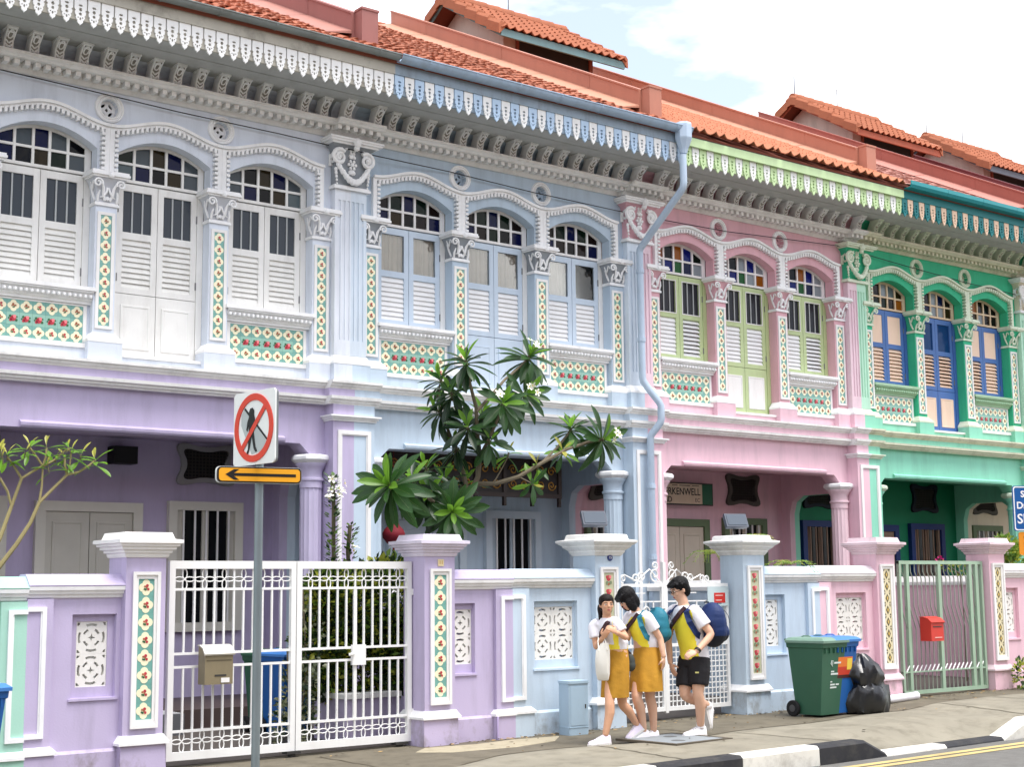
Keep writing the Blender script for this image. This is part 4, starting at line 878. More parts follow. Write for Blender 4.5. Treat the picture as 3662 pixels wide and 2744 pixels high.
def slab(name, m, pts, z, drop, ins=.10):
    """raised concrete slab with sloping edges following an outline"""
    n = len(pts); cx = sum(p[0] for p in pts)/n; cy = sum(p[1] for p in pts)/n; b = B()
    inn = []
    for x, y in pts:
        v = Vector((cx-x, cy-y)); l_ = v.length; v = v/l_*ins; inn.append((x+v.x, y+v.y))
    b.add([(x, y, gz(x)-.01) for x, y in pts]+[(x, y, gz(x)+z) for x, y in inn], [(i, (i+1) % n, (i+1) % n+n, i+n) for i in range(n)]+[tuple(range(n, 2*n))])
    ob = b.out(name, m); ob['kind'] = 'structure'; return ob
g_ = lambda u, v: tuple(on_ground(u, v)[:2])
slab('pavement_patch', mat('patch_light', (170, 160, 136), .85, .14, .6, (104, 94, 72), 2.4, .4, stretch=1), [(-1.5, -3.72), (-.95, -3.8), (-.4, -3.75), (.1, -3.85), (-.2, -4.15), (-.8, -4.3), (-1.5, -4.2), (-1.75, -3.95)], .005, 0, .03)
# joints cut by darker sealing strips
sj = mat('joint_dark', (92, 84, 68), .9, .2)
for xj, y0, y1, sk in ((-2.6, -5.3, -3.6, .05), (1.35, -6.3, -3.6, -.12), (4.62, -6.3, -4.4, .5), (6.1, -6.3, -3.6, .1), (-.6, -6.3, -4.9, .2)):
    b = B(); n = 14; pts = [(xj+sk*q/n+.012*math.sin(q*1.9), y0+(y1-y0)*q/n) for q in range(n+1)]
    b.add([(x+e, y, gh(x+e, y)+.004) for x, y in pts for e in (-.009, .009)], [(2*q, 2*q+1, 2*q+3, 2*q+2) for q in range(n)]); o_ = b.out('pavement_joint', sj); o_['kind'] = 'structure'
b = B(); xq = [-2+.15*q for q in range(90)]
b.add([(x, EDGE(x)+.03+e+.008*math.sin(x*9), gh(x, EDGE(x)+.03+e)+.004) for x in xq for e in (-.012, .012)], [(2*q, 2*q+1, 2*q+3, 2*q+2) for q in range(len(xq)-1)]); o_ = b.out('pavement_joint', sj); o_['kind'] = 'structure'
mh = thing('manhole_cover', 'grey rectangular manhole cover in pavement in front of students', 'manhole cover', (.45, -5.12, gh(.45, -5.12)-.022), R(4))
b = B(); b.plate([(-.40, -.39), (.40, -.39), (.40, .39), (-.40, .39)], [[(-.345, -.335), (.345, -.335), (.345, .335), (-.345, .335)]], .024, .045, 'z'); b.out('rim', mat('rim_dark', (88, 80, 68), .8), mh)
b = B(); b.box(-.34, .34, -.33, .33, .02, .043); b.out('lid', mat('lid_grey', (140, 146, 150), .7, .1, .3, stretch=1), mh)
for x, y in ((-.12, -.16), (.10, .14)): b = B(); b.lathe([(.07, .0432), (.06, .0445)], 12, (x, y)); b.out('lifting_hole', mat('hole_grey', (96, 98, 98), .8), mh)
# faded double yellow line and gutter strip on the road
ym = mat('road_yellow', (190, 168, 112), .8, .15, .5, (130, 120, 100), stretch=1)
for y in (-6.78, -6.93):
    b = B(); b.add([(x, yy, gz(x)-.126) for x in (-14, 26) for yy in (y-.05, y+.05)], [(0, 2, 3, 1)]); o_ = b.out('road_marking', ym); o_['kind'] = 'structure'
# litter of leaves along the wall foot
rn = random.Random(4); b = B()
for i in range(420):
    x = rn.choice([rn.uniform(-1.0, .9), rn.uniform(.6, 3.2), rn.uniform(3, 5.2), rn.uniform(-3, 9), rn.uniform(6, 8.2)]); y = -3.62-abs(rn.gauss(0, .10 if i < 300 else .9))-(.02 if not 1.2 < x < 3 else -.1)
    s = rn.uniform(.01, .032); a = rn.uniform(0, 6.3); c, d = math.cos(a)*s, math.sin(a)*s; z = gh(x, y)+.006+rn.uniform(0, .010); b.k = rn.randrange(3)
    b.add([(x-c, y-d, z), (x-d*.5, y+c*.5, z+.006), (x+c, y+d, z+.004), (x+d*.5, y-c*.5, z)], [(0, 1, 2, 3)])
o_ = b.out('leaf_litter', [mat('litter_brown', (104, 80, 50), .9, .2), mat('litter_tan', (170, 140, 92), .9, .2), mat('litter_dark', (62, 54, 42), .9, .2)]); o_['kind'] = 'stuff'; o_['label'] = 'brown fallen leaves and grit along the wall foot'

# low walls between the front yards
for k, (ml, mr, nm) in enumerate(((LP, LB, 'purple and blue'), (LB, LK, 'blue and pink'), (LK, LG, 'pink and green'))):
    x = P0+WID*k; H = thing('yard_wall', 'low wall with white coping between the %s front yards' % nm, 'wall', (x, -1.8, gz(x)), group='low walls between front yards')
    b = B(); b.box(-.07, 0, -1.55, 1.58, -.1, 1.38); b.out('wall_panel', ml, H); b = B(); b.box(0, .07, -1.55, 1.58, -.1, 1.38); b.out('wall_panel', mr, H)
    b = B(); b.loft([[(q, y, z) for q, z in ((-.10, 1.3805), (.10, 1.3805), (.10, 1.43), (.05, 1.52), (-.05, 1.52), (-.10, 1.43))] for y in (-1.56, 1.585)]); b.out('coping', cleanw, H)

# ================================================================= PLANTS
S_ = 1.65625                                               # measured on a 2211-pixel-wide view of the photograph
def d2(u, v, y): return on_y(u*S_, v*S_, y)
bark = mat('frangipani_bark', (112, 102, 84), .85, .12, .5, (64, 60, 46), 8, .5, stretch=1, bscale=40)
def leafm(n, rgb, sub=.3):
    if n in MATS: return MATS[n]
    m = mat(n, rgb, .38, .16, scale=5, spec=.45); p = m.node_tree.nodes['Principled BSDF']; nn = m.node_tree.nodes; l = m.node_tree.links.new
    out = nn['Material Output']; tr = nn.new('ShaderNodeBsdfTranslucent'); mxs = nn.new('ShaderNodeMixShader'); mxs.inputs[0].default_value = sub
    tr.inputs[0].default_value = (*lin(tuple(min(255, int(c*1.35)) for c in rgb)), 1)
    l(p.outputs[0], mxs.inputs[1]); l(tr.outputs[0], mxs.inputs[2]); l(mxs.outputs[0], out.inputs[0]); return m
lf_dark = leafm('leaf_dark', (30, 54, 30)); lf_mid = leafm('leaf_mid', (46, 80, 36)); lf_young = leafm('leaf_young', (104, 146, 48), .4); lf_yel = leafm('leaf_yellowing', (176, 172, 84), .4)  # young leaves have a brighter green of their own
LEAFM = [lf_dark, lf_mid, lf_young, lf_yel]
def leaf_mesh(m, ln=.31, w=.042, droop=.07, key=''):
    """long frangipani leaf, folded on its midrib, growing along +z and bending back"""
    def mk():
        b = B(); n = 7; ws = [.15, .36, .62, .86, 1.0, .98, .72, .12]; rows = []
        for i in range(n+1):
            t = i/n; z = ln*t; y = -droop*t*t; ww = w*ws[i]; rows.append([(-ww, y+ww*.28, z), (-ww*.5, y+ww*.10, z), (0, y, z), (ww*.5, y+ww*.10, z), (ww, y+ww*.28, z)])
        b.loft(rows, False, False); b.k = 1
        b.tube([(0, -.002-droop*(i/n)**2, ln*i/n) for i in range(-1, n)], [.004]*3+[.0025]*5, 4)
        return b.mesh('leaf', [m, leafm('leaf_rib', (132, 156, 96))], True)
    return shared('leaf'+m.name+key, mk)
LEAVES = {}
def rosette(T, c, axis, n=18, size=1.0, mats=(lf_dark, lf_mid, lf_young), rnd=random, spread=(15, 128), flowers=0, young=.2):
    axis = Vector(axis).normalized(); q = axis.to_track_quat('Z', 'Y'); c = Vector(c)
    b = B(); b.tube([tuple(c-axis*.09*size), tuple(c+axis*.02*size)], [.015*size, .018*size], 6); hub = b.out('rosette', bark, T)
    for i in range(n):
        t = i/max(1, n-1); el = R(spread[0]+(spread[1]-spread[0])*t**.85+rnd.uniform(-9, 9)); az = i*2.39996+rnd.uniform(-.25, .25)
        m = mats[2] if t < young*rnd.uniform(.6, 1.3) else mats[1] if rnd.random() < .42 else mats[0]
        me = leaf_mesh(m, key='a'); sc = size*(.62+.42*min(1, t*2.2))*rnd.uniform(.85, 1.12)
        d = q @ Vector((math.sin(el)*math.cos(az), math.sin(el)*math.sin(az), math.cos(el)))
        d = (d+Vector((0, 0, -.3*t))).normalized(); rq = d.to_track_quat('Z', 'Y')
        back = (rq.inverted() @ axis); ro = math.atan2(back.x, -back.y)   # upper face towards the axis
        from_q = rq @ Matrix.Rotation(math.atan2(back.y, back.x)-PI/2, 3, 'Z').to_quaternion()
        loc = c+axis*(.02-.07*t)+d*.012; sx = sc*rnd.uniform(.85, 1.1); k = LEAVES.setdefault(T.name, [0, B()])
        if k[0] < 296 and (n < 12 or i % 2 == 0): inst('leaf', me, hub, loc, from_q.to_euler(), (sx, sc, sc)); k[0] += 1
        else:
            Mx = Matrix.Translation(loc) @ from_q.to_matrix().to_4x4() @ Matrix.Diagonal((sx, sc, sc, 1)); bb = k[1]; base_ = 2*LEAFM.index(m); nv = len(bb.v)
            bb.v += [tuple(Mx @ v.co) for v in me.vertices]
            for pl_ in me.polygons: bb.f.append(tuple(nv+q_ for q_ in pl_.vertices)); bb.m.append(base_ if pl_.material_index == 0 else base_+1)
    for k in range(flowers):
        cc = c+axis*.16+q @ Vector((rnd.uniform(-.07, .07), rnd.uniform(-.07, .07), rnd.uniform(-.02, .06)))
        o_ = inst('flower', flower_mesh(), hub, cc, (q @ Matrix.Rotation(rnd.uniform(-.7, .7), 3, 'X').to_quaternion()).to_euler())
    return hub
def flower_mesh():
    def mk():
        b = B()
        for k in range(5):
            a = 2*PI*k/5; c, s = math.cos(a), math.sin(a); t = (-s, c)
            pts = [(0, 0, 0), (c*.02+t[0]*.013, s*.02+t[1]*.013, .008), (c*.042+t[0]*.012, s*.042+t[1]*.012, .012), (c*.048, s*.048, .008), (c*.036-t[0]*.012, s*.036-t[1]*.012, .012), (c*.018-t[0]*.008, s*.018-t[1]*.008, .006)]
            b.add(pts, [tuple(range(6))])
        b.k = 1; b.ball((0, 0, .004), .008, 5, 4)
        return b.mesh('flower', [mat('petal_white', (244, 242, 232), .6), mat('petal_yellow', (236, 206, 90), .6)])
    return shared('flower', mk)
rt = random.Random(21)
FY = -2.95
base = d2(955, 1262, FY)
T = thing('frangipani_tree', 'frangipani tree with long dark green leaves rising in front of the blue house', 'tree', (base.x, FY, gz(base.x)))
O = Vector(T.location)
def path(pts, y): return [d2(u, v, y+dy)-O for u, v, dy in pts]
limbs = [([(955, 1380, 0), (958, 1262, 0), (968, 1180, 0), (990, 1120, 0), (1012, 1075, .05)], .045, .032),
         ([(1012, 1075, .05), (1032, 1030, .05), (1036, 985, 0), (1030, 930, -.05), (1028, 880, -.1)], .032, .019),
         ([(1028, 880, -.1), (1015, 830, -.15), (1008, 790, -.15)], .02, .014), ([(1028, 890, -.1), (1060, 855, -.05), (1090, 820, .1), (1120, 795, .2), (1135, 780, .2)], .019, .013),
         ([(1012, 1075, .05), (1000, 1020, .2), (985, 975, .3), (968, 930, .35), (950, 895, .3)], .026, .014), ([(985, 975, .3), (960, 930, .4), (945, 860, .45), (950, 830, .4)], .018, .012),
         ([(1030, 1045, .05), (1070, 1045, -.1), (1120, 1030, -.2), (1170, 1000, -.3), (1225, 970, -.35), (1270, 955, -.35), (1298, 950, -.35)], .026, .014), ([(1170, 1000, -.3), (1205, 965, -.2), (1228, 935, -.15)], .016, .012),
         ([(990, 1120, 0), (960, 1105, -.15), (925, 1075, -.3), (890, 1060, -.4), (850, 1052, -.45)], .024, .015), ([(968, 1180, 0), (985, 1150, -.25), (978, 1120, -.4)], .02, .014), ([(925, 1075, -.3), (940, 1040, -.1), (925, 1020, 0)], .015, .011),
         ([(1036, 985, 0), (1055, 950, -.2), (1075, 905, -.3), (1085, 880, -.3)], .018, .012), ([(1065, 1045, -.1), (1085, 1010, -.1), (1098, 985, -.15)], .008, .005), ([(1120, 1030, -.2), (1150, 1045, -.3)], .008, .006), ([(1085, 880, -.3), (1112, 862, -.2), (1130, 855, -.1)], .014, .011)]
for i, (pts, r0, r1) in enumerate(limbs):
    P = path(pts, FY); n = len(P); b = B(); b.tube(P, [r0+(r1-r0)*t/(n-1) for t in range(n)], 8); b.out('trunk' if i == 0 else 'branch', bark, T, smooth=True)
Rv = rgt; Uv = Vector((0, 0, 1)); Cv = Vector((-fwd.x, -fwd.y, 0)).normalized()
def dirv(a, b_, c): return Rv*a+Uv*b_+Cv*c
dk = (lf_dark, lf_mid, lf_young); md = (lf_mid, lf_mid, lf_young); yl = (lf_mid, lf_young, lf_yel)
ros = [((1006, 782, -.15), (-.15, 1, .35), 26, 1.0, dk, 0), ((1142, 772, .2), (.45, .8, .4), 30, 1.12, md, 6), ((948, 890, .3), (-.55, .6, .35), 24, .95, dk, 0), ((952, 822, .4), (-.35, .8, .2), 22, .95, dk, 0), ((975, 850, .1), (-.1, .8, .5), 20, .95, dk, 0),
       ((1300, 950, -.35), (.75, .15, .5), 32, 1.15, md, 4), ((1232, 928, -.15), (.05, .95, .3), 24, .95, md, 0), ((843, 1050, -.45), (-.45, .35, .75), 36, 1.25, md, 0), ((976, 1105, -.4), (.15, .0, 1), 38, 1.15, md, 0), ((890, 1040, -.2), (-.1, .9, .4), 22, 1.0, dk, 0),
       ((1086, 874, -.3), (.15, .5, .8), 28, 1.0, md, 2), ((1132, 852, -.1), (.6, .2, .7), 26, 1.05, md, 3), ((920, 1012, 0), (-.3, .8, .2), 20, .95, dk, 0), ((1040, 900, .1), (.1, .8, .3), 24, 1.0, dk, 0), ((1010, 925, -.1), (-.1, .6, .7), 20, .95, dk, 0),
       ((985, 965, .3), (-.2, .9, .1), 16, .95, dk, 1), ((925, 1072, -.2), (-.1, .5, .8), 22, 1.0, dk, 1), ((960, 1040, .2), (.1, .9, .3), 18, 1.0, dk, 0), ((1000, 1050, .3), (.3, .8, .3), 16, .95, dk, 0), ((1098, 980, -.15), (.2, .9, .2), 7, .6, yl, 0), ((1150, 1046, -.3), (.2, -.2, .6), 8, .75, yl, 0), ((1160, 1005, -.25), (-.1, .7, .4), 8, .65, yl, 0), ((1058, 955, -.2), (.2, .5, .8), 14, .85, md, 0), ((1215, 975, -.3), (.1, .5, .6), 10, .7, yl, 0)]
for (u, v, dy), ax, n, sz, mt, fl in ros:
    rosette(T, d2(u, v, FY+dy)-O, dirv(*ax), n, sz, mt, rt, flowers=fl)
def finish_leaves(T):
    k = LEAVES[T.name]; rib = leafm('leaf_rib', (132, 156, 96))
    if k[1].v:
        o_ = k[1].out('leaf_mass', [q_ for m in LEAFM for q_ in (m, rib)], T, smooth=True, kind='stuff')
finish_leaves(T)
# ---- young frangipani at the left edge
def c11(x, y, Y): return on_y(x/2.209, 1350+y/2.209, Y)
SY = -2.9; base = c11(-260, 1800, SY)
T = thing('frangipani_sapling', 'bare-branched young frangipani with small yellow-green leaves at the left edge', 'tree', (base.x, SY, gz(base.x))); O = Vector(T.location)
for i, (pts, r0, r1) in enumerate([([(-260, 1800), (-120, 1640), (0, 1490), (130, 1320), (240, 1150), (310, 990)], .026, .015), ([(310, 990), (330, 860), (338, 700)], .012, .008), ([(310, 990), (420, 880), (530, 770)], .015, .012), ([(530, 770), (512, 700), (510, 640)], .012, .010), ([(530, 770), (620, 750), (700, 700), (745, 660)], .012, .009), ([(530, 770), (552, 690), (562, 600)], .009, .007),
        ([(-260, 1790), (-120, 1500), (0, 1270), (90, 1020), (170, 800)], .024, .013), ([(170, 800), (115, 710), (60, 630)], .012, .009), ([(170, 800), (250, 750), (335, 700)], .012, .010), ([(335, 700), (290, 630), (235, 555)], .010, .008), ([(340, 695), (362, 630), (368, 560)], .010, .008), ([(340, 705), (420, 660), (500, 590), (545, 560)], .010, .007), ([(-120, 700), (0, 800), (60, 900), (90, 1020)], .013, .011)]):
    P = [c11(x, y, SY)-O for x, y in pts]; b = B(); b.tube(P, [r0+(r1-r0)*t/(len(P)-1) for t in range(len(P))], 7); b.out('trunk' if i == 0 else 'branch', mat('sapling_bark', (150, 138, 96), .8, .15, .4, (80, 70, 48), 6), T, smooth=True)
for x, y, n, s in ((60, 620, 7, .5), (10, 600, 6, .55), (235, 550, 8, .5), (368, 552, 7, .46), (200, 600, 5, .42), (512, 630, 6, .45), (562, 595, 7, .52), (545, 560, 5, .42), (748, 655, 9, .56), (640, 620, 5, .56), (440, 640, 6, .42), (380, 715, 5, .46), (20, 650, 5, .46)):
    rosette(T, c11(x, y, SY)-O, dirv(rt.uniform(-.2, .3), 1, .2), n, s, (lf_young, lf_young, lf_yel), rt, (25, 95))
# ---- leafy shrubs made of many small leaves
def foliage(parent, blobs, n, size, mats, rnd, name='foliage'):
    b = B()
    for i in range(n):
        c, r = rnd.choice(blobs); 
        while True:
            q = Vector((rnd.uniform(-1, 1), rnd.uniform(-1, 1), rnd.uniform(-1, 1)))
            if .35 < q.length < 1: break
        p = Vector(c)+Vector((q.x*r[0], q.y*r[1], q.z*r[2])); s = size*rnd.uniform(.6, 1.3)
        d = (q.normalized()+Vector((rnd.uniform(-.7, .7), rnd.uniform(-.7, .7), rnd.uniform(-.3, .8)))).normalized(); e = d.orthogonal().normalized(); e = (e*math.cos(i)+d.cross(e)*math.sin(i))
        b.k = rnd.randrange(len(mats)); w = e*s*.3; u = d.cross(e)*s*.1
        b.add([p, p+d*s*.5+w+u, p+d*s, p+d*s*.5-w+u], [(0, 1, 2, 3)])
    o_ = b.out(name, mats, parent, kind='stuff'); return o_
def shrub(name, label, loc, blobs, n, size, mats, stems, seed, cat='shrub'):
    T = thing(name, label, cat, loc); rnd = random.Random(seed)
    for s in stems: b = B(); b.tube(s, [.014]+[.008]*(len(s)-1), 5); b.out('stem', bark, T)
    foliage(T, blobs, n, size, mats, rnd); return T
fm = [leafm('shrub_dark', (40, 62, 34)), leafm('shrub_mid', (96, 124, 48)), leafm('shrub_lit', (164, 168, 66)), leafm('shrub_deep', (40, 58, 32))]
p = on_y(1180, 2500, -2.2)
shrub('hedge_shrub', 'tall dense dark green shrub behind right leaf of white double gate', (-1.35, -2.35, gz(-1.4)), [((-.15, 0, 1.3), (.5, .35, .45)), ((.35, .0, 1.35), (.45, .35, .5)), ((.1, 0, .8), (.6, .35, .45)), ((-.4, 0, .9), (.35, .3, .5)), ((.5, 0, .85), (.35, .3, .45)), ((-.45, -.1, 1.45), (.2, .25, .25))], 11000, .085, fm, [[(0, 0, 0), (.05, 0, .5), (0, .05, 1.1)], [(.2, 0, 0), (.3, 0, .6), (.35, 0, 1.3)], [(-.15, 0, 0), (-.3, 0, .6), (-.3, 0, 1.0)]], 5)
shrub('trailing_shrub', 'fine-twigged grey-green shrub behind middle of white double gate', (-2.15, -2.5, gz(-2.2)), [((0, 0, .45), (.2, .2, .45)), ((.1, 0, .95), (.15, .2, .5)), ((-.05, 0, .2), (.25, .2, .25))], 900, .06, [leafm('shrub_grey', (104, 112, 88)), fm[0], leafm('shrub_pale', (160, 164, 130))], [[(0, 0, 0), (.1, 0, .7), (.05, 0, 1.5)], [(.05, 0, 0), (-.1, 0, .5), (-.12, 0, .9)]], 6)
# spiny columnar plants with white flowers
def crown_plant(label, u, v0, v1, y, seed, n, fl):
    a, c = on_y(u, v1, y), on_y(u, v0, y); T = thing('crown_of_thorns', label, 'plant', (a.x, y, gz(a.x)+.004), group='tall spiny plants by the fluted column'); rnd = random.Random(seed); h = c.z-gz(a.x)
    b = B(); st = [(rnd.uniform(-.02, .02), rnd.uniform(-.02, .02), h*i/8) for i in range(9)]; b.tube(st, [.03]*4+[.024]*5, 6); b.out('stem', mat('thorn_stem', (92, 86, 66), .9, .2), T)
    b = B()
    for i in range(n):
        z = h*(.35+.65*rnd.random()); an = rnd.uniform(0, 6.3); d = Vector((math.cos(an), math.sin(an), rnd.uniform(.1, .9))).normalized(); r = .03+.02*rnd.random(); q = Vector((math.cos(an)*r, math.sin(an)*r, z)); e = d.cross(Vector((0, 0, 1))).normalized(); s = rnd.uniform(.05, .09); b.k = rnd.randrange(3)
        b.add([q, q+d*s*.55+e*s*.24, q+d*s, q+d*s*.55-e*s*.24], [(0, 1, 2, 3)])
    b.out('foliage', [fm[0], fm[1], leafm('thorn_leaf', (96, 124, 72))], T, kind='stuff')
    for i in range(fl): inst('flower', flower_mesh(), T, (rnd.uniform(-.1, .1), rnd.uniform(-.08, .0)-.03, h-.05-rnd.random()*.22), (rnd.uniform(.3, 1.4), 0, rnd.uniform(-1, 1)), (1.1,)*3)
crown_plant('tall spiny plant topped with white flowers beside fluted purple column', 1188, 1700, 2000, -2.3, 3, 420, 9)
crown_plant('shorter spiny plant with few pale flowers right of the tall one', 1250, 1880, 2000, -2.3, 4, 260, 2)
# ferns on the blue house's wall and pillar, plants by the right edge
def fern(label, u, v, y, n, ln, seed, spread=1.0, col=None):
    p = on_y(u, v, y); T = thing('fern', label, 'fern', (p.x, y, p.z)); rnd = random.Random(seed); fmats = [leafm('fern_bright', (138, 160, 62)), leafm('fern_mid', (98, 128, 52)), leafm('fern_dry', (170, 160, 84))]  # bright, mid and dry frond greens picked at random
    for i in range(n):
        a = rnd.uniform(0, 6.3); d = Vector((math.cos(a), math.sin(a)*.6, 0)); L_ = ln*rnd.uniform(.6, 1.15); b = B(); b.k = 0
        mid = [Vector((0, 0, 0))+d*(L_*t*spread)+Vector((0, 0, L_*(.75*t-1.0*t*t))) for t in [q/7 for q in range(8)]]
        b.tube(mid, .003, 4); e = Vector((-d.y, d.x, 0)).normalized(); b.k = rnd.randrange(3)
        for j in range(1, 8):
            w = L_*.2*math.sin(PI*(j+.6)/8.6)
            for s in (-1, 1): b.add([mid[j], mid[j]+e*s*w*.5+d*.012+Vector((0, 0, .004)), mid[j]+e*s*w+d*.03-Vector((0, 0, .012)), mid[j]+e*s*w*.5-d*.008], [(0, 1, 2, 3)])
        b.out('frond', fmats, T)
fern('yellow-green fern spilling over blue pillar cap beside green wheelie bin', 2712, 1925, -3.25, 14, .30, 3)
fern('fern trailing over pale blue wall coping beside pink wall', 2830, 2020, -3.40, 16, .34, 4, 1.3)
fern('pale fern hanging left of blue pillar by scrolled gate', 2540, 1985, -2.9, 12, .36, 5)
p = on_y(3610, 1960, -2.6)
shrub('bush', 'light green bush behind pink pillar at the right edge', (p.x, -2.6, gz(p.x)), [((0, 0, 1.55), (.35, .3, .35)), ((.15, 0, 1.2), (.35, .3, .4)), ((-.1, 0, 1.9), (.2, .2, .2))], 1300, .08, [fm[1], fm[2], leafm('bush_pale', (120, 150, 74))], [[(0, 0, 0), (.03, 0, .8), (0, 0, 1.6)], [(0, 0, 0), (.1, 0, 1), (.2, 0, 1.5)]], 8)  # paler green mixed in at random among the leaves
p = on_y(3650, 2450, -3.85)
shrub('bush', 'low green weed at foot of pink wall at the right edge', (p.x+.1, -3.85, gz(p.x)), [((0, 0, .2), (.2, .15, .2))], 260, .06, [fm[1], fm[2], fm[0]], [[(0, 0, 0), (.03, 0, .3)]], 9)
p = on_y(3420, 1960, -2.4)
T = shrub('bougainvillea', 'thin bougainvillea sprig with magenta bracts behind pale green gate', (p.x, -2.4, gz(p.x)), [((.05, 0, 1.62), (.12, .1, .08)), ((-.25, 0, 1.66), (.12, .06, .05))], 60, .06, [fm[1], fm[2]], [[(.1, 0, 0), (.1, 0, 1.0), (.05, 0, 1.6)], [(.05, 0, 1.55), (-.2, 0, 1.66), (-.42, 0, 1.72)]], 10)
foliage(T, [((-.40, 0, 1.73), (.07, .06, .06))], 24, .05, [mat('bract_magenta', (200, 40, 120), .6)], random.Random(2), 'bracts')

# ================================================================= STREET THINGS
steel = mat('galvanised_pole', (128, 138, 142), .45, .1, .3, (90, 96, 98), metal=.5)
# ---- no-jaywalking sign with arrow plate on a pole
pd = pix(913, 2744); tt = 10.9; bp_ = CAM+pd*tt; px_, py_ = bp_.x, bp_.y
SG = thing('no_crossing_sign', 'pole with white no-jaywalking sign above yellow arrow plate', 'sign', (px_, py_, gz(px_)))
def atp(u, v):                                             # pixel on the vertical plane through the pole, facing the camera
    d = pix(u, v); n = Vector((fwd.x, fwd.y, 0)); t = (Vector((px_, py_, 0))-CAM).dot(n)/d.dot(n); return CAM+d*t
ztop = atp(913, 1395).z-gz(px_); zs1 = atp(913, 1402).z-gz(px_); zs0 = atp(913, 1665).z-gz(px_)
b = B(); b.lathe([(.032, -.1), (.032, zs1-.05)], 14); b.out('pole', steel, SG, smooth=True)
sh = (zs1-zs0)/2; sw = sh*1.0
def rrect(w, h, r, n=5): return [(sx*(w-r)+r*math.cos(a0+PI/2*i/n), sz*(h-r)+r*math.sin(a0+PI/2*i/n)) for sx, sz, a0 in ((1, 1, 0), (-1, 1, PI/2), (-1, -1, PI), (1, -1, 1.5*PI)) for i in range(n+1)]
ANG = R(-85)                                               # the sign faces up the street
sg = B(); sg.plate(rrect(sw, sh, .035), [], -.006, .006); so_ = sg.out('sign_plate', mat('sign_white', (232, 234, 232), .4, .03), SG, (-.055, -.02, (zs0+zs1)/2)); so_.rotation_euler = (0, 0, ANG)
sg = B(); sg.plate(rrect(sw-.008, sh-.008, .03), [], .0061, .03); sg.out('sign_back', mat('sign_grey', (120, 124, 126), .5), so_)
rc = sh*.93; KS = rc/.195; red = mat('sign_red', (214, 66, 48), .4)
for nm, m, fn in (('road_patch', mat('sign_grey_print', (176, 184, 184), .45), lambda q: (q.plate([(x*KS, z*KS) for x, z in [(-.13, .08), (-.10, .11), (.135, -.09), (.07, -.14), (-.02, -.15), (-.13, .02)]], [], -.0075, -.006))),
                  ('road_line', mat('sign_black', (24, 24, 26), .5), lambda q: (q.plate([(x*KS, z*KS) for x, z in [(-.10, .112), (-.09, .12), (.145, -.075), (.138, -.086)]], [], -.0095, -.0076)))):
    q = B(); fn(q); q.out(nm, m, so_)
q = B(); q.plate([(x*1.25-.01, z*1.2) for x, z in [(-.045, .10), (-.03, .125), (-.005, .128), (.012, .11), (.01, .085), (.02, .06), (.03, .0), (.022, -.01), (.012, .03), (.01, -.03), (.03, -.12), (.05, -.15), (.03, -.155), (.012, -.13), (-.012, -.05), (-.03, -.12), (-.055, -.175), (-.075, -.172), (-.05, -.13), (-.042, -.03), (-.045, .02), (-.06, -.02), (-.07, -.01), (-.06, .04), (-.035, .085)]], [], -.0115, -.0096); q.out('walking_figure', MATS['sign_black'], so_)
q = B(); q.plate(circ(0, 0, rc, 40), [circ(0, 0, rc-.05, 40)], -.0135, -.0061); q.plate([(x*KS, z*KS) for x, z in [(-.130, -.108), (-.108, -.130), (.130, .108), (.108, .130)]], [], -.014, -.0117); q.out('red_ring', red, so_)
for z in (-.12, .12): q = B(); q.lathe([(.036, -.012), (.036, .012)], 12, (0, .0)); 
for zz in (.14, -.16):
    q = B(); q.box(-.05, .05, .03, .075, zz-.02, zz+.02); q.out('bracket', steel, so_)
az0 = atp(913, 1742).z-gz(px_); aw, ah = .325, .058
q = B(); q.plate(rrect(aw, ah, .03), [], -.004, .012); ao = q.out('arrow_plate', mat('arrow_black', (30, 28, 26), .5), SG, (-.02, -.045, zs0-.078)); ao.rotation_euler = (0, 0, R(-12))
q = B(); q.plate(rrect(aw+.006, ah+.004, .034), [], .0121, .035); q.out('arrow_back', mat('sign_white', (232, 234, 232)), ao)
q = B(); q.plate(rrect(aw-.012, ah-.01, .024), [], -.0065, -.0041); q.out('yellow_face', mat('sign_amber', (240, 168, 40), .4, .05), ao)
q = B(); q.plate([(-aw+.06, 0), (-aw+.125, .04), (-aw+.165, .04), (-aw+.125, .011), (aw-.045, .011), (aw-.045, -.011), (-aw+.125, -.011), (-aw+.165, -.04), (-aw+.125, -.04)], [], -.0085, -.0066); q.out('arrow', MATS['arrow_black'], ao)
# ---- blue school-zone sign at the right edge
bd = pix(3625, 1990); tq = 20.5; bq = CAM+bd*tq
SB = thing('school_zone_sign', 'blue school zone sign over amber plate on pole at the right edge', 'sign', (bq.x+.68, bq.y-.14, gz(bq.x)))
sz = lambda v: (CAM+pix(3640, v)*tq).z-gz(bq.x)
zt, zm, zb = sz(1732), sz(1898), sz(1988)
b = B(); b.lathe([(.035, -.1), (.035, zt+.05)], 12, (0, .05)); b.out('pole', steel, SB, smooth=True)
q = B(); q.plate(rrect(.52, (zt-zm)/2, .04), [], -.006, .01); bo = q.out('blue_plate', mat('sign_blue', (28, 86, 150), .4), SB, (0, 0, (zt+zm)/2)); bo.rotation_euler = (0, 0, R(-30))
q = B(); hh = (zt-zm)/2; q.plate(rrect(.51, hh-.01, .035), [rrect(.495, hh-.025, .03)], -.0085, -.0061); q.out('border', cleanw, bo)
for s, z, c in (('  School Zone', hh*.62, .125), ('Drivers', hh*.12, .135), ('SLOW', -hh*.48, .19)): text('lettering', s, c, cleanw, bo, (-.47, -.0087, z), (PI/2, 0, 0), 'LEFT', .001, .003)
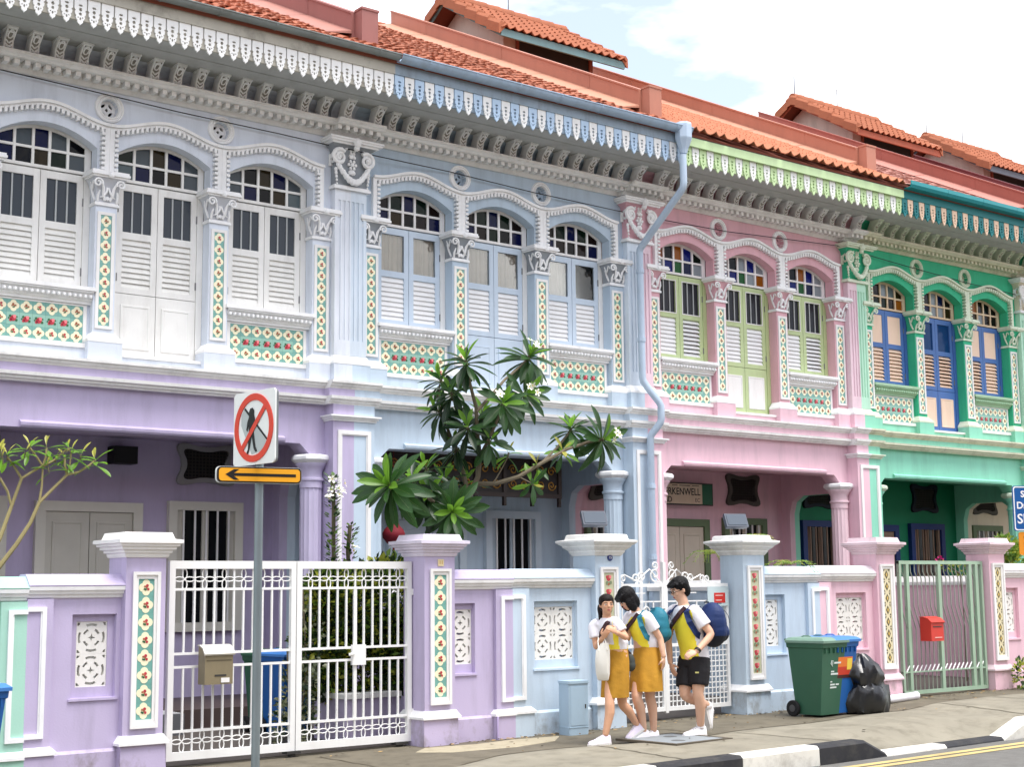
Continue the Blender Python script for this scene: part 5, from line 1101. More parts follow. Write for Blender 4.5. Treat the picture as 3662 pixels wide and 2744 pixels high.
q = B(); q.plate(rrect(.47, (zm-zb)/2-.01, .04), [], -.006, .01); ao = q.out('amber_plate', mat('sign_orange', (222, 140, 40), .45), SB, (.02, 0, (zm+zb)/2)); ao.rotation_euler = (0, 0, R(-30))
for x0, x1, z in ((-.40, .1, .085), (-.40, -.05, 0), (-.40, -.1, -.085)): b = B(); b.box(x0, x1, -.008, -.0061, z-.018, z+.018); b.out('print', mat('sign_brown', (110, 58, 24), .5), ao)
# ---- meter box by the blue pillar
p = on_ground(1800+640/2.209, 1994+1410/2.209)
EB = thing('meter_box', 'grey-blue utility box standing on pavement against the pale blue wall', 'utility box', (p.x, -3.80, gz(p.x)), R(-4)); EB.scale = (.8, .85, .80)
em = mat('box_blue_grey', (170, 194, 212), .5, .05, .25)
b = B(); b.plate(rrect(.155, .11, .02, 3), [], -.02, .64, 'z'); b.out('body', em, EB); b = B(); b.plate(rrect(.166, .12, .025, 3), [], .641, .675, 'z'); b.out('lid', em, EB)
b = B(); b.box(-.13, .13, -.114, -.11, .12, .60); b.out('door', em, EB); b = B(); b.box(.09, .105, -.12, -.1141, .33, .38); b.out('lock', mat('iron_dark', (60, 58, 56)), EB); b = B(); b.plate(rrect(.159, .114, .02, 3), [], .09, .10, 'z'); b.out('base_band', em, EB)
# ---- wheelie bins
def bin_(label, loc, rz, m, lidm, marks, group='wheelie bins'):
    H = thing('wheelie_bin', label, 'bin', loc, rz, group); H.scale = (.84, .88, .9)
    b = B(); b.loft([[(-x, -f, z), (x, -f, z), (x, r, z), (-x, r, z)] for x, f, r, z in ((.20, .17, .20, .03), (.205, .18, .21, .12), (.25, .27, .27, .84), (.265, .285, .28, .85), (.27, .29, .285, .90), (.27, .29, .285, .905))]); b.out('body', m, H)
    b = B(); b.loft([[(-x, -f, z), (x, -f, z), (x, r, z), (-x, r, z)] for x, f, r, z in ((.285, .315, .29, .906), (.285, .318, .295, .935), (.25, .27, .27, .965), (.20, .20, .24, .975))]); b.out('lid', lidm, H)
    b = B(); b.tube([(-.2, .30, .93), (-.2, .35, .94), (.2, .35, .94), (.2, .30, .93)], .014, 6); b.out('handle', m, H)
    for s in (-1, 1):
        b = B(); b.tube([(s*.13, -.02, .972), (s*.13, .02, .99), (s*.13, .10, .99), (s*.13, .14, .974)], .009, 5); b.out('lid_grip', lidm, H)
        b = B(); b.M = Matrix.Translation((s*.245, .22, .10)) @ Matrix.Rotation(PI/2, 4, 'Y'); b.lathe([(.03, -.025), (.09, -.025), (.1, -.015), (.1, .015), (.09, .025), (.03, .025)], 18); w_ = b.out('wheel', mat('rubber_black', (30, 30, 32), .8), H, smooth=True)
        b = B(); b.M = Matrix.Translation((s*.245, .22, .10)) @ Matrix.Rotation(PI/2, 4, 'Y'); b.lathe([(.03, -.03), (.045, -.028), (.045, .028), (.03, .03)], 12); b.out('hub', mat('hub_grey', (80, 80, 82), .6), w_)
    for i in range(5): b = B(); b.box(-.2+.1*i-.006, -.2+.1*i+.006, -.289, -.262, .78, .845); b.out('rib', m, H)
    marks(H); return H
gm = mat('bin_green', (54, 98, 76), .5, .06, .15, (80, 90, 76)); gl = mat('bin_green_lid', (120, 150, 134), .45, .08, .2); bm_ = mat('bin_blue', (34, 96, 168), .45, .06, .12); bl = mat('bin_blue_lid', (70, 128, 200), .45, .06, .12)
wh = mat('print_white', (216, 226, 222), .6)
def greenmarks(H):
    tilt = math.atan(.09/.72); yy = lambda z: -.18-(z-.12)*.125-.004
    b = B(); b.tube([(-.02, yy(.66), .62), (-.05, yy(.66), .65), (-.035, yy(.69), .69), (-.01, yy(.69), .69), (-.015, yy(.65), .64)], .006, 5); b.out('emblem', wh, H)
    for x0, x1, z, h in ((.02, .17, .66, .011), (-.04, .03, .555, .009), (-.04, .12, .525, .011), (-.04, .0, .43, .008), (-.04, .06, .395, .010), (.08, .15, .395, .010), (-.04, .10, .36, .010)):
        b = B(); b.add([(x0, yy(z-h)-.001, z-h), (x1, yy(z-h)-.001, z-h), (x1, yy(z+h)-.001, z+h), (x0, yy(z+h)-.001, z+h)], [(0, 1, 2, 3)]); b.out('print', wh, H)
def bluemarks(H):
    yy = lambda z: -.18-(z-.12)*.125-.006
    for z0, z1, m in ((.50, .60, mat('sticker_red', (196, 60, 40), .5)), (.60, .72, mat('sticker_orange', (226, 120, 50), .5)), (.46, .50, mat('sticker_dark', (70, 30, 26), .5))):
        b = B(); b.add([(-.16, yy(z0), z0), (.16, yy(z0), z0), (.16, yy(z1), z1), (-.16, yy(z1), z1)], [(0, 1, 2, 3)]); b.out('sticker', m, H)
    b = B(); b.add([(.04, yy(.56)-.002, .56), (.15, yy(.56)-.002, .56), (.15, yy(.70)-.002, .70), (.04, yy(.70)-.002, .70)], [(0, 1, 2, 3)]); b.out('sticker', mat('sticker_yellow', (238, 206, 80), .5), H)
p = on_ground(2662+572/2.209, 1994+1272/2.209)
bin_('green wheelie bin with white lettering in front of pale blue wall', (p.x+.19, p.y+.13, gz(p.x)), R(4), gm, gl, greenmarks)
p = on_ground(2662+826/2.209, 1994+1244/2.209)
bin_('blue wheelie bin with orange sticker between green bin and black bag', (p.x-.14, p.y+.14, gz(p.x)), R(4), bm_, bl, bluemarks)
p = on_y(20, 2480, -4.6)
bin_('blue wheelie bin with sticker cut off by left edge', (p.x-.20, -4.25, gz(p.x)), R(14), bm_, bl, bluemarks)
bin_('blue wheelie bin in the yard behind white double gate', (on_y(1030, 2400, -1.5).x, -1.5, gz(-2.4)), R(5), bm_, bl, lambda H: None)
bin_('dark green wheelie bin in the yard behind white double gate', (on_y(975, 2400, -1.2).x, -1.2, gz(-3)), R(5), gm, gm, lambda H: None)
# ---- black rubbish bag
p = on_ground(2662+975/2.209, 1994+1240/2.209)
RB = bpy.data.objects.new('rubbish_bag', None)
def bag():
    rnd = random.Random(5); b = B(); prof = [(.17, 0), (.20, .03), (.215, .12), (.21, .22), (.185, .30), (.16, .335), (.175, .39), (.18, .46), (.15, .54), (.10, .62), (.05, .66), (.02, .67)]; n = 36; rings = []
    for j, (r, z) in enumerate(prof):
        rings.append([])
        for i in range(n):
            a = 2*PI*i/n; w = 1+.07*math.sin(4*a+j*.9)+.07*math.sin(9*a-j*1.3)+.035*math.sin(17*a+j*2.1)+rnd.uniform(-.035, .035); lean = -.08*(z/.75)**1.5
            rings[-1].append((r*w*math.cos(a)*1.12+lean, r*w*math.sin(a)*.85, z+.02*math.sin(7*a+j*1.7)*(z > .02)))
    b.loft(rings); return b.mesh('rubbish_bag', mat('bag_black', (26, 27, 30), .28, .1, bump=.3, bscale=22, spec=.6), True)
o_ = inst('rubbish_bag', bag(), None, (p.x+.12, p.y+.10, gz(p.x)), None, (1.35, 1.25, .98)); tag(o_, 'slumped black plastic rubbish bag beside blue wheelie bin', 'rubbish bag')
bpy.data.objects.remove(RB)
# ---- white pipe lying on the pavement
p0 = on_ground(2662+1100/2.209, 1994+1165/2.209); p1 = on_ground(2662+1350/2.209, 1994+1125/2.209)
b = B(); b.tube([(0, 0, .05), (p1.x-p0.x, p1.y-p0.y, .05)], .05, 12); b.tube([(p1.x-p0.x-.02, p1.y-p0.y, .05), (p1.x-p0.x+.03, p1.y-p0.y, .05)], .056, 12); tag(b.out('pipe', mat('pvc_white', (226, 224, 230), .5, .05, .3), None, (p0.x, p0.y, gz(p0.x)), True), 'white plastic pipe lying at foot of pink pillar', 'pipe')
# ---- rain gutter outlet and downpipe at the blue / pink party line
DPX = P0+WID
DP = thing('downpipe', 'pale blue rainwater downpipe with hopper between blue and pink houses', 'downpipe', (DPX, -.25, 0))
dm_ = mat('downpipe_blue', (182, 199, 217), .45, .05, .15); O = Vector(DP.location)
b = B(); b.M = Matrix.Translation((-.13, -.95, 0)); b.loft([[(x*s_, y*s_, z) for x, y in [(.115*math.cos(PI/4*i+PI/8), .115*math.sin(PI/4*i+PI/8)) for i in range(8)]] for s_, z in ((.42, 7.52), (.55, 7.58), (1.05, 7.72), (1.1, 7.74), (1.1, 7.93), (1.0, 7.96))]); b.out('hopper', dm_, DP)
def dpix(c, x, y, Y): return on_y({3: 1800, 7: 1800, 13: 1800}[c]+x/2.209, {3: 0, 7: 700, 13: 1350}[c]+y/2.209, Y)-O
q = -.13
P = [Vector(v) for v in ((q-.02, -.95, 7.5), (q-.02, -.95, 7.10), (q-.02, -.94, 7.04), (q-.02, -.90, 6.995), (q, -.05, 6.36), (q, -.01, 6.32), (q, 0, 6.26), (q, 0, 4.46), (q+.01, -.01, 4.40), (q+.05, -.04, 4.32), (q+.17, -.15, 4.10), (q+.19, -.17, 4.04), (q+.19, -.17, 3.86), (q+.18, -.16, 3.80), (q+.10, -.06, 3.64), (q+.09, -.04, 3.58), (q+.09, -.04, .2))]
b = B(); b.tube(P, .052, 12); b.out('pipe', dm_, DP, smooth=True)
for z in (6.0, 5.0, 2.9, 1.9): b = B(); b.lathe([(.06, z-.03), (.062, z-.03), (.062, z+.03), (.06, z+.03)], 12, (-.13 if z > 3.5 else -.04, 0 if z > 3.5 else -.04)); b.out('pipe_collar', dm_, DP)
# ---- thin black cable slung along the facades
b = B(); b.tube([on_y(u, v, -.06) for u, v in ((-60, 238), (0, 248), (300, 318), (640, 400), (1000, 478), (1190, 522)) ]+[on_y(u, v, -.16) for u, v in ((1262, 536), (1340, 556))]+[on_y(u, v, -.06) for u, v in ((1600, 612), (1900, 686), (2200, 752), (2390, 790), (2600, 828), (2990, 878), (3200, 940), (3450, 1010), (3700, 1070))], .007, 5)
tag(b.out('cable', mat('cable_black', (38, 36, 40), .6)), 'thin black cable strung along the upper facades', 'cable')
# ---- porch things: street-name sign, lantern, carved screen, floodlights
q = on_y(2662, 1783, 1.45); NS = thing('street_name_sign', 'cream street name sign with green end hung in pink porch', 'sign', (P0+WID+2.53, 1.44, 2.965), group=None)
zz0, zz1 = -.16, .16
b = B(); b.box(-.9, .42, -.015, .015, zz0-.02, zz1+.02); b.out('frame', mat('sign_frame_dark', (40, 46, 42), .6), NS)
b = B(); b.box(-.88, .17, -.02, -.0151, zz0, zz1); b.out('face', mat('sign_cream', (214, 200, 176), .6, .06, .3), NS); b = B(); b.box(.171, .40, -.02, -.0151, zz0, zz1); b.out('green_end', mat('sign_green', (20, 96, 66), .5), NS)
ink = mat('sign_ink', (40, 38, 40), .6)
text('lettering', 'CLERKENWELL', .155, ink, NS, (-.355, -.0205, .03), (PI/2, 0, 0), 'CENTER', .001, .002, .92); text('lettering', 'ROAD', .13, ink, NS, (-.69, -.0205, -.10), (PI/2, 0, 0), 'CENTER', .001, .002)
text('lettering', 'EC', .09, ink, NS, (.06, -.0205, -.10), (PI/2, 0, 0), 'CENTER', .001)
for x0, x1 in ((-.5, -.38), (-.34, -.1), (-.06, .1)): b = B(); b.box(x0, x1, -.0215, -.0201, .126, .137); b.out('print', ink, NS)
p = on_y(850*S_, 1155*S_, .25)
LN = thing('lantern', 'dark red round paper lantern hanging in blue porch', 'lantern', (p.x, .25, p.z-.14))
b = B(); b.lathe([(.05, .0), (.06, .01)]+[(.06+.09*math.sin(PI*(i+.5)/10)*(1.0 if i % 2 else .95), .02+.026*i) for i in range(10)]+[(.06, .29), (.05, .30)], 16); b.out('shade', mat('lantern_red', (120, 22, 36), .7, .1), LN, smooth=True)
b = B(); b.tube([(0, 0, .30), (0, 0, 3.25-(p.z-.14))], .004, 4); b.out('cord', mat('cord_red', (120, 30, 40), .8), LN); b = B(); b.tube([(0, 0, 0), (0, 0, -.16)], [.012, .02], 6); b.out('tassel', mat('cord_red', (120, 30, 40)), LN)
CS = thing('carved_screen', 'dark carved wooden screen with gilt scrolls hanging in blue porch', 'screen', (P0+.9, .55, 2.74)); dk_ = mat('carved_wood', (44, 30, 26), .5, .15); gi = mat('gilt', (176, 130, 62), .4, .2, metal=.5)
b = B(); b.box(0, 3.0, -.03, .03, 0, .06); b.box(0, 3.0, -.03, .03, .50, .62); b.out('rail', dk_, CS)
for i in range(7): b = B(); b.box(.0+.49*i, .06+.49*i, -.029, .029, .0, .62 if i else .62); b.box(.01+.49*i, .05+.49*i, -.025, .025, -.12, 0); b.out('post', dk_, CS)
for i in range(6):
    b = B(); b.box(.06+.49*i, .49+.49*i, -.008, .008, .06, .5); pn = b.out('panel', mat('carved_back', (34, 26, 26), .6, .15), CS)
    for sx in (-1, 1):
        for sz_ in (-1, 1):
            b = B(); b.tube([(.275+.49*i+sx*(.10+x), -.015, .28+sz_*(.10+z)) for x, y, z in spiral(0, 0, .075, .012, 0, 1.5, 0, 16)], .011, 4); b.out('scroll', gi, pn)
for lbl, pp, pil in (('grey floodlight on blue pillar behind the walking girls', (975*0+.97, 0), pc1), ('grey floodlight on blue pillar beside the fern', (3.18, 0), pc2)):
    x = pp[0]; F = thing('floodlight', lbl, 'floodlight', (x, -3.40, gz(x)+2.035), R(-20), 'floodlights on the blue pillars'); fmm = mat('flood_grey', (84, 90, 102), .5, .08)
    b = B(); b.box(-.05, .05, -.04, .04, 0, .015); b.tube([(0, 0, .01), (0, .02, .09)], .014, 6); b.out('stand', mat('iron_dark', (60, 58, 56)), F)
    b = B(); b.M = Matrix.Translation((0, 0, .16)) @ Matrix.Rotation(R(-28), 4, 'X'); b.loft([[(-w, y, -h), (w, y, -h), (w, y, h), (-w, y, h)] for w, h, y in ((.14, .085, -.06), (.14, .085, -.03), (.12, .07, .03), (.07, .045, .07))]); b.out('housing', fmm, F)
    b = B(); b.M = Matrix.Translation((0, 0, .16)) @ Matrix.Rotation(R(-28), 4, 'X'); b.plate([(-.12, -.068), (.12, -.068), (.12, .068), (-.12, .068)], [], -.066, -.0605); b.out('lens', glassmat('flood_glass', (96, 104, 114), .1), F)
# porch of lavender house: black speaker box on the wall, yard planter, doormat, slippers rack
sp = on_y(432, 1632, 1.52); tag(B().box(-.15, .15, -.14, .07, -.10, .11).out('speaker', mat('speaker_black', (16, 16, 18), .6), None, (sp.x, 1.50, sp.z)), 'small black box speaker high on lavender porch wall', 'speaker')
PT = thing('planter_box', 'low purple planter with white coping behind right leaf of white double gate', 'planter', (-1.75, -2.75, gz(-1.5))); b = B(); b.box(0, .62, 0, .6, -.05, .42); b.out('box', LP, PT); b = B(); b.box(-.03, .65, -.03, .63, .42, .47); b.out('coping', trimgrey, PT)
MT = thing('doormat', 'striped grey mat on porch step behind white double gate', 'mat', (-3.5, -.55, .0)); b = B(); b.box(-.5, .95, -.28, .25, -.02, .214); b.out('step', mat('step_grey', (92, 92, 96), .7, .1), MT)
for i in range(9): b = B(); b.box(-.48, .93, -.26+.056*i, -.235+.056*i, .2142, .222); b.out('stripe', mat('mat_pale', (176, 176, 178), .8), MT)
# cracked patch and rusty plinth stains at the purple / blue wall foot
cr = tag(B().tube([(0, 0, 0), (0, 0, .22), (.0, .03, .24), (.0, .09, .24)], .012, 6).out('drain_pipe', mat('pipe_lilac', (190, 174, 214), .6), None, (-.53, -3.64, gz(-.5)), True), 'thin purple drain pipe at foot of purple pier', 'pipe')

# ================================================================= the terrace across the street (behind the viewer), unseen, added to block low sky
ob_ = B(); ob_.box(0, 4.9, -9, 0, -.2, 7.2); ob_.k = 1; ob_.prof([(.9, 7.2), (-4.5, 10.6), (-9.9, 7.2), (-4.5, 10.4)], 0, 4.9); ob_.k = 2
for i in range(3):
    ob_.box(.6+1.35*i, 1.6+1.35*i, -.02, .03, 4.5, 6.4)
ob_.box(.5, 4.4, -.02, .03, 0.2, 3.1)
for k in range(10):
    tint, word = [((216, 206, 186), 'cream'), ((190, 202, 196), 'sage'), ((206, 188, 180), 'rose'), ((196, 200, 210), 'grey'), ((214, 190, 150), 'buff'), ((180, 196, 214), 'sky blue'), ((228, 224, 208), 'ivory'), ((180, 184, 150), 'olive'), ((220, 192, 168), 'peach'), ((226, 226, 226), 'white')][k]
    me = ob_.mesh('added_opposite_house', [mat('opposite_paint_'+word, tint, .8, .06, .3), roof_mat('flat', (190, 124, 108), .5), mat('opposite_window', (70, 76, 80), .4)])
    tag(inst('added_opposite_house', me, None, (-28+4.95*k, -22.5, gz(-28+4.95*k)-.1)), 'plain %s terrace house added unseen across the street to block low sky' % word, 'house', 'unseen terrace houses added across the street')

# ================================================================= PEOPLE
def fuse(name, b, voxel, mats, parent, rule=None, smooth=4, loc=(0, 0, 0), noise=0):
    """weld overlapping closed shapes into one continuous surface"""
    me = b.mesh(name, mats); ob = bpy.data.objects.new('tmp', me); COL.objects.link(ob)
    m = ob.modifiers.new('r', 'REMESH'); m.mode = 'VOXEL'; m.voxel_size = voxel; m.adaptivity = 0
    if smooth: q = ob.modifiers.new('s', 'SMOOTH'); q.factor = .5; q.iterations = smooth
    dg = bpy.context.evaluated_depsgraph_get(); dg.update()
    nm = bpy.data.meshes.new_from_object(ob.evaluated_get(dg)); bpy.data.objects.remove(ob); nm.name = name
    nm.materials.clear()
    for q in (mats if isinstance(mats, (list, tuple)) else [mats]): nm.materials.append(q)
    nm.polygons.foreach_set('use_smooth', [True]*len(nm.polygons))
    if rule: nm.polygons.foreach_set('material_index', [rule(p.center) for p in nm.polygons])
    nm.update(); return inst(name, nm, parent, loc)
def ell(b, c, ax, r, n=14, m=9):
    """ellipsoid with its own axes (three unit vectors) and radii"""
    c = Vector(c); vs = []; rings = []
    for i in range(1, m):
        t = PI*i/m; rings.append([c+ax[0]*(r[0]*math.sin(t)*math.cos(2*PI*j/n))+ax[1]*(r[1]*math.sin(t)*math.sin(2*PI*j/n))-ax[2]*(r[2]*math.cos(t)) for j in range(n)])
    vs = [q for g in rings for q in g]+[c-ax[2]*r[2], c+ax[2]*r[2]]; k = len(rings)*n; fs = []
    for i in range(len(rings)-1):
        for j in range(n): a, e = i*n+j, i*n+(j+1) % n; fs.append((a, e, e+n, a+n))
    for j in range(n): fs.append((k, (j+1) % n, j)); fs.append((k+1, k-n+j, k-n+(j+1) % n))
    b.add(vs, fs)
def rings(b, rows, F, S, n=20):
    """loft of ellipses: (centre, half width along S, half depth along F)"""
    b.loft([[Vector(c)+S*(w*math.cos(2*PI*j/n))+F*(d*math.sin(2*PI*j/n)) for j in range(n)] for c, w, d in rows])
def limb(b, pts, rs, sub=4, n=10):
    P = [Vector(p) for p in pts]; out = []; rr = []
    for i in range(len(P)-1):
        a = P[max(0, i-1)]; p0 = P[i]; p1 = P[i+1]; d = P[min(len(P)-1, i+2)]
        for k in range(sub):
            t = k/sub; m0 = (p1-a)*.5*.6; m1 = (d-p0)*.5*.6
            h = (2*t**3-3*t*t+1)*p0+(t**3-2*t*t+t)*m0+(-2*t**3+3*t*t)*p1+(t**3-t*t)*m1
            out.append(h); rr.append(rs[i]+(rs[i+1]-rs[i])*t)
    out.append(P[-1]); rr.append(rs[-1]); b.tube(out, rr, n)
def hand(b, wrist, dirn, palmn, curl, side, s=1.0):
    """palm, four unequal bent fingers and a thumb leaving the side of the palm"""
    d = Vector(dirn).normalized(); nrm = Vector(palmn); nrm = (nrm-d*nrm.dot(d)).normalized(); x = d.cross(nrm)*side; w = Vector(wrist)
    ell(b, w+d*.045*s, (x, nrm, d), (.036*s, .017*s, .052*s), 10, 7)
    for i, (o_, ln) in enumerate(((-.027, .062), (-.009, .075), (.009, .070), (.026, .055))):
        p = w+d*.078*s+x*o_*s; pts = [p-d*.02*s, p]; a = 0
        for k, f in enumerate((.42, .33, .25)): a += curl*(.5 if k == 0 else .9); pts.append(pts[-1]+(d*math.cos(a)+nrm*math.sin(a))*ln*f*s)
        b.tube(pts, [.0092*s, .0092*s, .009*s, .0082*s, .0068*s], 6)
    p = w+d*.025*s-x*.03*s; t1 = (d*.65-x*.7+nrm*.35).normalized(); t2 = (d*.85-x*.1+nrm*.6).normalized()
    b.tube([p, p+t1*.032*s, p+t1*.032*s+t2*.026*s, p+t1*.03*s+t2*.044*s], [.012*s, .011*s, .0098*s, .0075*s], 6)
def head(b, c, f, s=1.0):
    """skull, jaw, nose, ears and brow; f = direction the face looks"""
    f = Vector(f).normalized(); up = Vector((0, 0, 1)); sd = f.cross(up).normalized(); u = sd.cross(f).normalized(); c = Vector(c)
    ell(b, c+u*.022*s-f*.008*s, (sd, f, u), (.073*s, .090*s, .090*s)); ell(b, c-u*.045*s+f*.018*s, (sd, f, u), (.054*s, .062*s, .062*s))
    ell(b, c-u*.088*s+f*.052*s, (sd, f, u), (.022*s, .020*s, .018*s), 8, 6)
    b.tube([c+u*.008*s+f*.078*s, c-u*.02*s+f*.095*s, c-u*.03*s+f*.093*s], [.008*s, .011*s, .012*s], 6)
    ell(b, c-u*.052*s+f*.076*s, (sd, f, u), (.020*s, .010*s, .008*s), 8, 5); ell(b, c-u*.066*s+f*.072*s, (sd, f, u), (.017*s, .010*s, .008*s), 8, 5)
    for k in (-1, 1):
        ell(b, c+sd*k*.072*s-u*.008*s-f*.01*s, (sd, f, u), (.010*s, .018*s, .030*s), 8, 6); ell(b, c+sd*k*.036*s-u*.02*s+f*.062*s, (sd, f, u), (.024*s, .018*s, .022*s), 8, 6)
        b.tube([c+sd*k*.014*s+u*.022*s+f*.079*s, c+sd*k*.05*s+u*.022*s+f*.066*s], .008*s, 5)
    return f, sd, u
def face(P, c, f, s, skin):
    f = Vector(f).normalized(); sd = f.cross(Vector((0, 0, 1))).normalized(); u = sd.cross(f).normalized(); c = Vector(c)
    ew, ib, bw, lp = mat('eye_white', (226, 222, 216), .3), mat('iris_brown', (38, 26, 22), .25), mat('brow_dark', (30, 24, 22), .8), mat('lips', (178, 96, 92), .5)
    for k in (-1, 1):
        b = B(); ell(b, c+sd*k*.031*s+u*.003*s+f*.0735*s, (sd, f, u), (.0135*s, .008*s, .0065*s), 8, 6); e = b.out('eye', ew, P, smooth=True)
        b = B(); ell(b, c+sd*k*.031*s+u*.003*s+f*.0795*s, (sd, f, u), (.0062*s, .004*s, .0062*s), 8, 5); b.out('iris', ib, e)
        b = B(); b.tube([c+sd*k*.014*s+u*.022*s+f*.088*s, c+sd*k*.034*s+u*.028*s+f*.083*s, c+sd*k*.052*s+u*.021*s+f*.07*s], [.003*s, .0036*s, .002*s], 5); b.out('eyebrow', bw, P)
    b = B(); ell(b, c-u*.053*s+f*.082*s, (sd, f, u), (.019*s, .0065*s, .004*s), 8, 5); ell(b, c-u*.061*s+f*.080*s, (sd, f, u), (.016*s, .0065*s, .005*s), 8, 5); b.out('lips', lp, P, smooth=True)
def shoe(P, ank, toe, m, s=1.0, tilt=0):
    """trainer: sole, upper, tongue; toe = direction the foot points"""
    d = Vector(toe).normalized(); up = Vector((0, 0, 1)); up = (up-d*up.dot(d)).normalized(); x = d.cross(up); a = Vector(ank)
    base = a-up*.085*s-d*.055*s; b = B(); rows = []
    for t, w, h in ((0, .024, .075), (.03, .036, .085), (.08, .037, .088), (.13, .040, .066), (.18, .044, .046), (.225, .038, .036), (.25, .018, .024)):
        c = base+d*t*s; rows.append([c+x*w*s*math.cos(q)+up*(h*s*max(0, math.sin(q))+.012*s) for q in [PI*k/8 for k in range(9)]]+[c+x*w*s*math.cos(q)+up*.012*s for q in [PI+PI*k/4 for k in range(1, 4)]])
    b.loft(rows); sh = b.out('shoe', m, P, smooth=True)
    b = B(); rows = []
    for t, w in ((-.004, .022), (.03, .039), (.08, .040), (.13, .043), (.19, .048), (.235, .041), (.258, .016)): c = base+d*t*s; rows.append([c-x*w*s+up*.016*s, c+x*w*s+up*.016*s, c+x*w*s*.96-up*.006*s, c-x*w*s*.96-up*.006*s])
    b.loft(rows); b.out('sole', mat('sole_white', (228, 226, 222), .6), sh)
    b = B()
    for t in (.085, .105, .125, .145):
        c = base+d*t*s+up*(.098-.34*(t-.08))*s; b.tube([c-x*.022*s-up*.008*s, c, c+x*.022*s-up*.008*s], .0035*s, 4)
    b.out('laces', mat('lace_grey', (206, 204, 206), .7), sh)
PH = R(-43)
skin_a = mat('skin_tan', (214, 164, 132), .5, .05, sub=.1); skin_b = mat('skin_light', (222, 176, 148), .5, .05); hairm = mat('hair_black', (14, 12, 14), .55, .2, bump=.7, bscale=90, spec=.2); hair_br = mat('hair_dark_brown', (30, 20, 18), .55, .2, bump=.7, bscale=90, spec=.2)
yel = mat('shirt_yellow', (255, 236, 70), .8, .08, bump=.9, bscale=11); wht = mat('shirt_white', (236, 234, 240), .8, .05, bump=.9, bscale=11); och = mat('skirt_ochre', (186, 136, 42), .8, .14, bump=.9, bscale=12, scale=9); blk = mat('shorts_black', (24, 22, 26), .75, .12, bump=.9, bscale=12); sash = mat('sash_brown', (56, 30, 34), .8); shw = mat('trainer_white', (240, 238, 240), .55, .04)
K_ = 813.0
def person(label, ux, uy, dx=0):
    g = on_ground(1800+ux/2.209, 1994+uy/2.209)
    P = thing('person', label, 'person', (g.x, g.y, gz(g.x)), PH, 'students walking on the pavement')
    def L_(x, y, d=0.0): return Vector(((x-ux)/K_, d, (uy-y)/K_))
    return P, L_
Fw = Vector((-.76, -.65, 0)); Sd = Vector((.65, -.76, 0))     # walking direction and the walker's left, in a person's frame
X_, Y_, Z_ = Vector((1, 0, 0)), Vector((0, 1, 0)), Vector((0, 0, 1))
def pleat(b, rows, n=40, amp=.012, k=9):
    b.loft([[Vector(c)+Sd*((w+amp*q*math.sin(k*2*PI*j/n+ph))*math.cos(2*PI*j/n))+Fw*((d+amp*q*math.sin(k*2*PI*j/n+ph))*math.sin(2*PI*j/n)) for j in range(n)] for c, w, d, q, ph in rows])
def strip(b, pts, nrm, w=.02, t=.006):
    """flat strap following points, lying against the normals given"""
    P = [Vector(p) for p in pts]; rows = []
    for i, p in enumerate(P):
        tg = (P[min(i+1, len(P)-1)]-P[max(i-1, 0)]).normalized(); n_ = Vector(nrm[i] if isinstance(nrm, list) else nrm).normalized(); x = tg.cross(n_).normalized(); rows.append([p-x*w, p+x*w, p+x*w+n_*t, p-x*w+n_*t])
    b.loft(rows)
def torso_rows(hip, neck, ws, ds):
    n = len(ws); return [(hip+(neck-hip)*(i/(n-1)), ws[i], ds[i]) for i in range(n)]

# ---------------------------------------------------------------- boy with navy backpack
P, C = person('boy in yellow and white shirt and black shorts with navy backpack, rightmost walker', 1530, 1437)
hip, neck = C(1525, 800, 0), C(1455, 385, -.02); hc = C(1418, 262, -.03); hf = (-.86, -.42, -.32)
b = B()
rings(b, [(hip-Z_*.06, .13, .10), (hip+Z_*.02, .14, .105), (hip+(neck-hip)*.35, .125, .095), (hip+(neck-hip)*.7, .15, .10), (hip+(neck-hip)*.9, .135, .08), (neck, .055, .055)], Fw, Sd)
limb(b, [neck-Z_*.04, neck+(hc-neck)*.35, hc-Z_*.02], [.056, .052, .05]); head(b, hc, hf, .98)
shL = neck+Sd*.165-Z_*.075; shR = neck-Sd*.165-Z_*.07
eL, wL = C(1655, 612, -.18), C(1535, 745, -.30); eR, wR = C(1322, 650, .06), C(1335, 850, .02)
limb(b, [shL, (shL+eL)*.5, eL, (eL+wL)*.5+Z_*-.008, wL], [.05, .045, .038, .034, .026]); hand(b, wL, (C(1455, 775, -.34)-wL), (0, .6, -.5), .75, 1)
limb(b, [shR, (shR+eR)*.5, eR, (eR+wR)*.5, wR], [.05, .045, .038, .034, .026]); hand(b, wR, (C(1368, 940, -.02)-wR), (.6, .4, 0), .35, -1)
hL, hR = hip+Sd*.075-Z_*.02, hip-Sd*.075-Z_*.02
kL, aL = C(1545, 1070, -.12), C(1560, 1350, .0); kR, aR = C(1440, 1085, -.05), C(1640, 1195, .24)
limb(b, [hL, (hL+kL)*.5, kL, kL+(aL-kL)*.35+X_*.012, aL], [.085, .075, .053, .055, .033]); limb(b, [hR, (hR+kR)*.5, kR, kR+(aR-kR)*.35-Z_*.01, aR], [.085, .075, .053, .055, .034])
fuse('body', b, .0075, skin_b, P)
face(P, hc, hf, .98, skin_b)
f = Vector(hf).normalized(); sd = f.cross(Z_).normalized(); u = sd.cross(f)
b = B(); ell(b, hc+u*.045-f*.022, (sd, f, u), (.088, .098, .088)); ell(b, hc-u*.01-f*.055, (sd, f, u), (.076, .06, .085)); 
rh = random.Random(3)
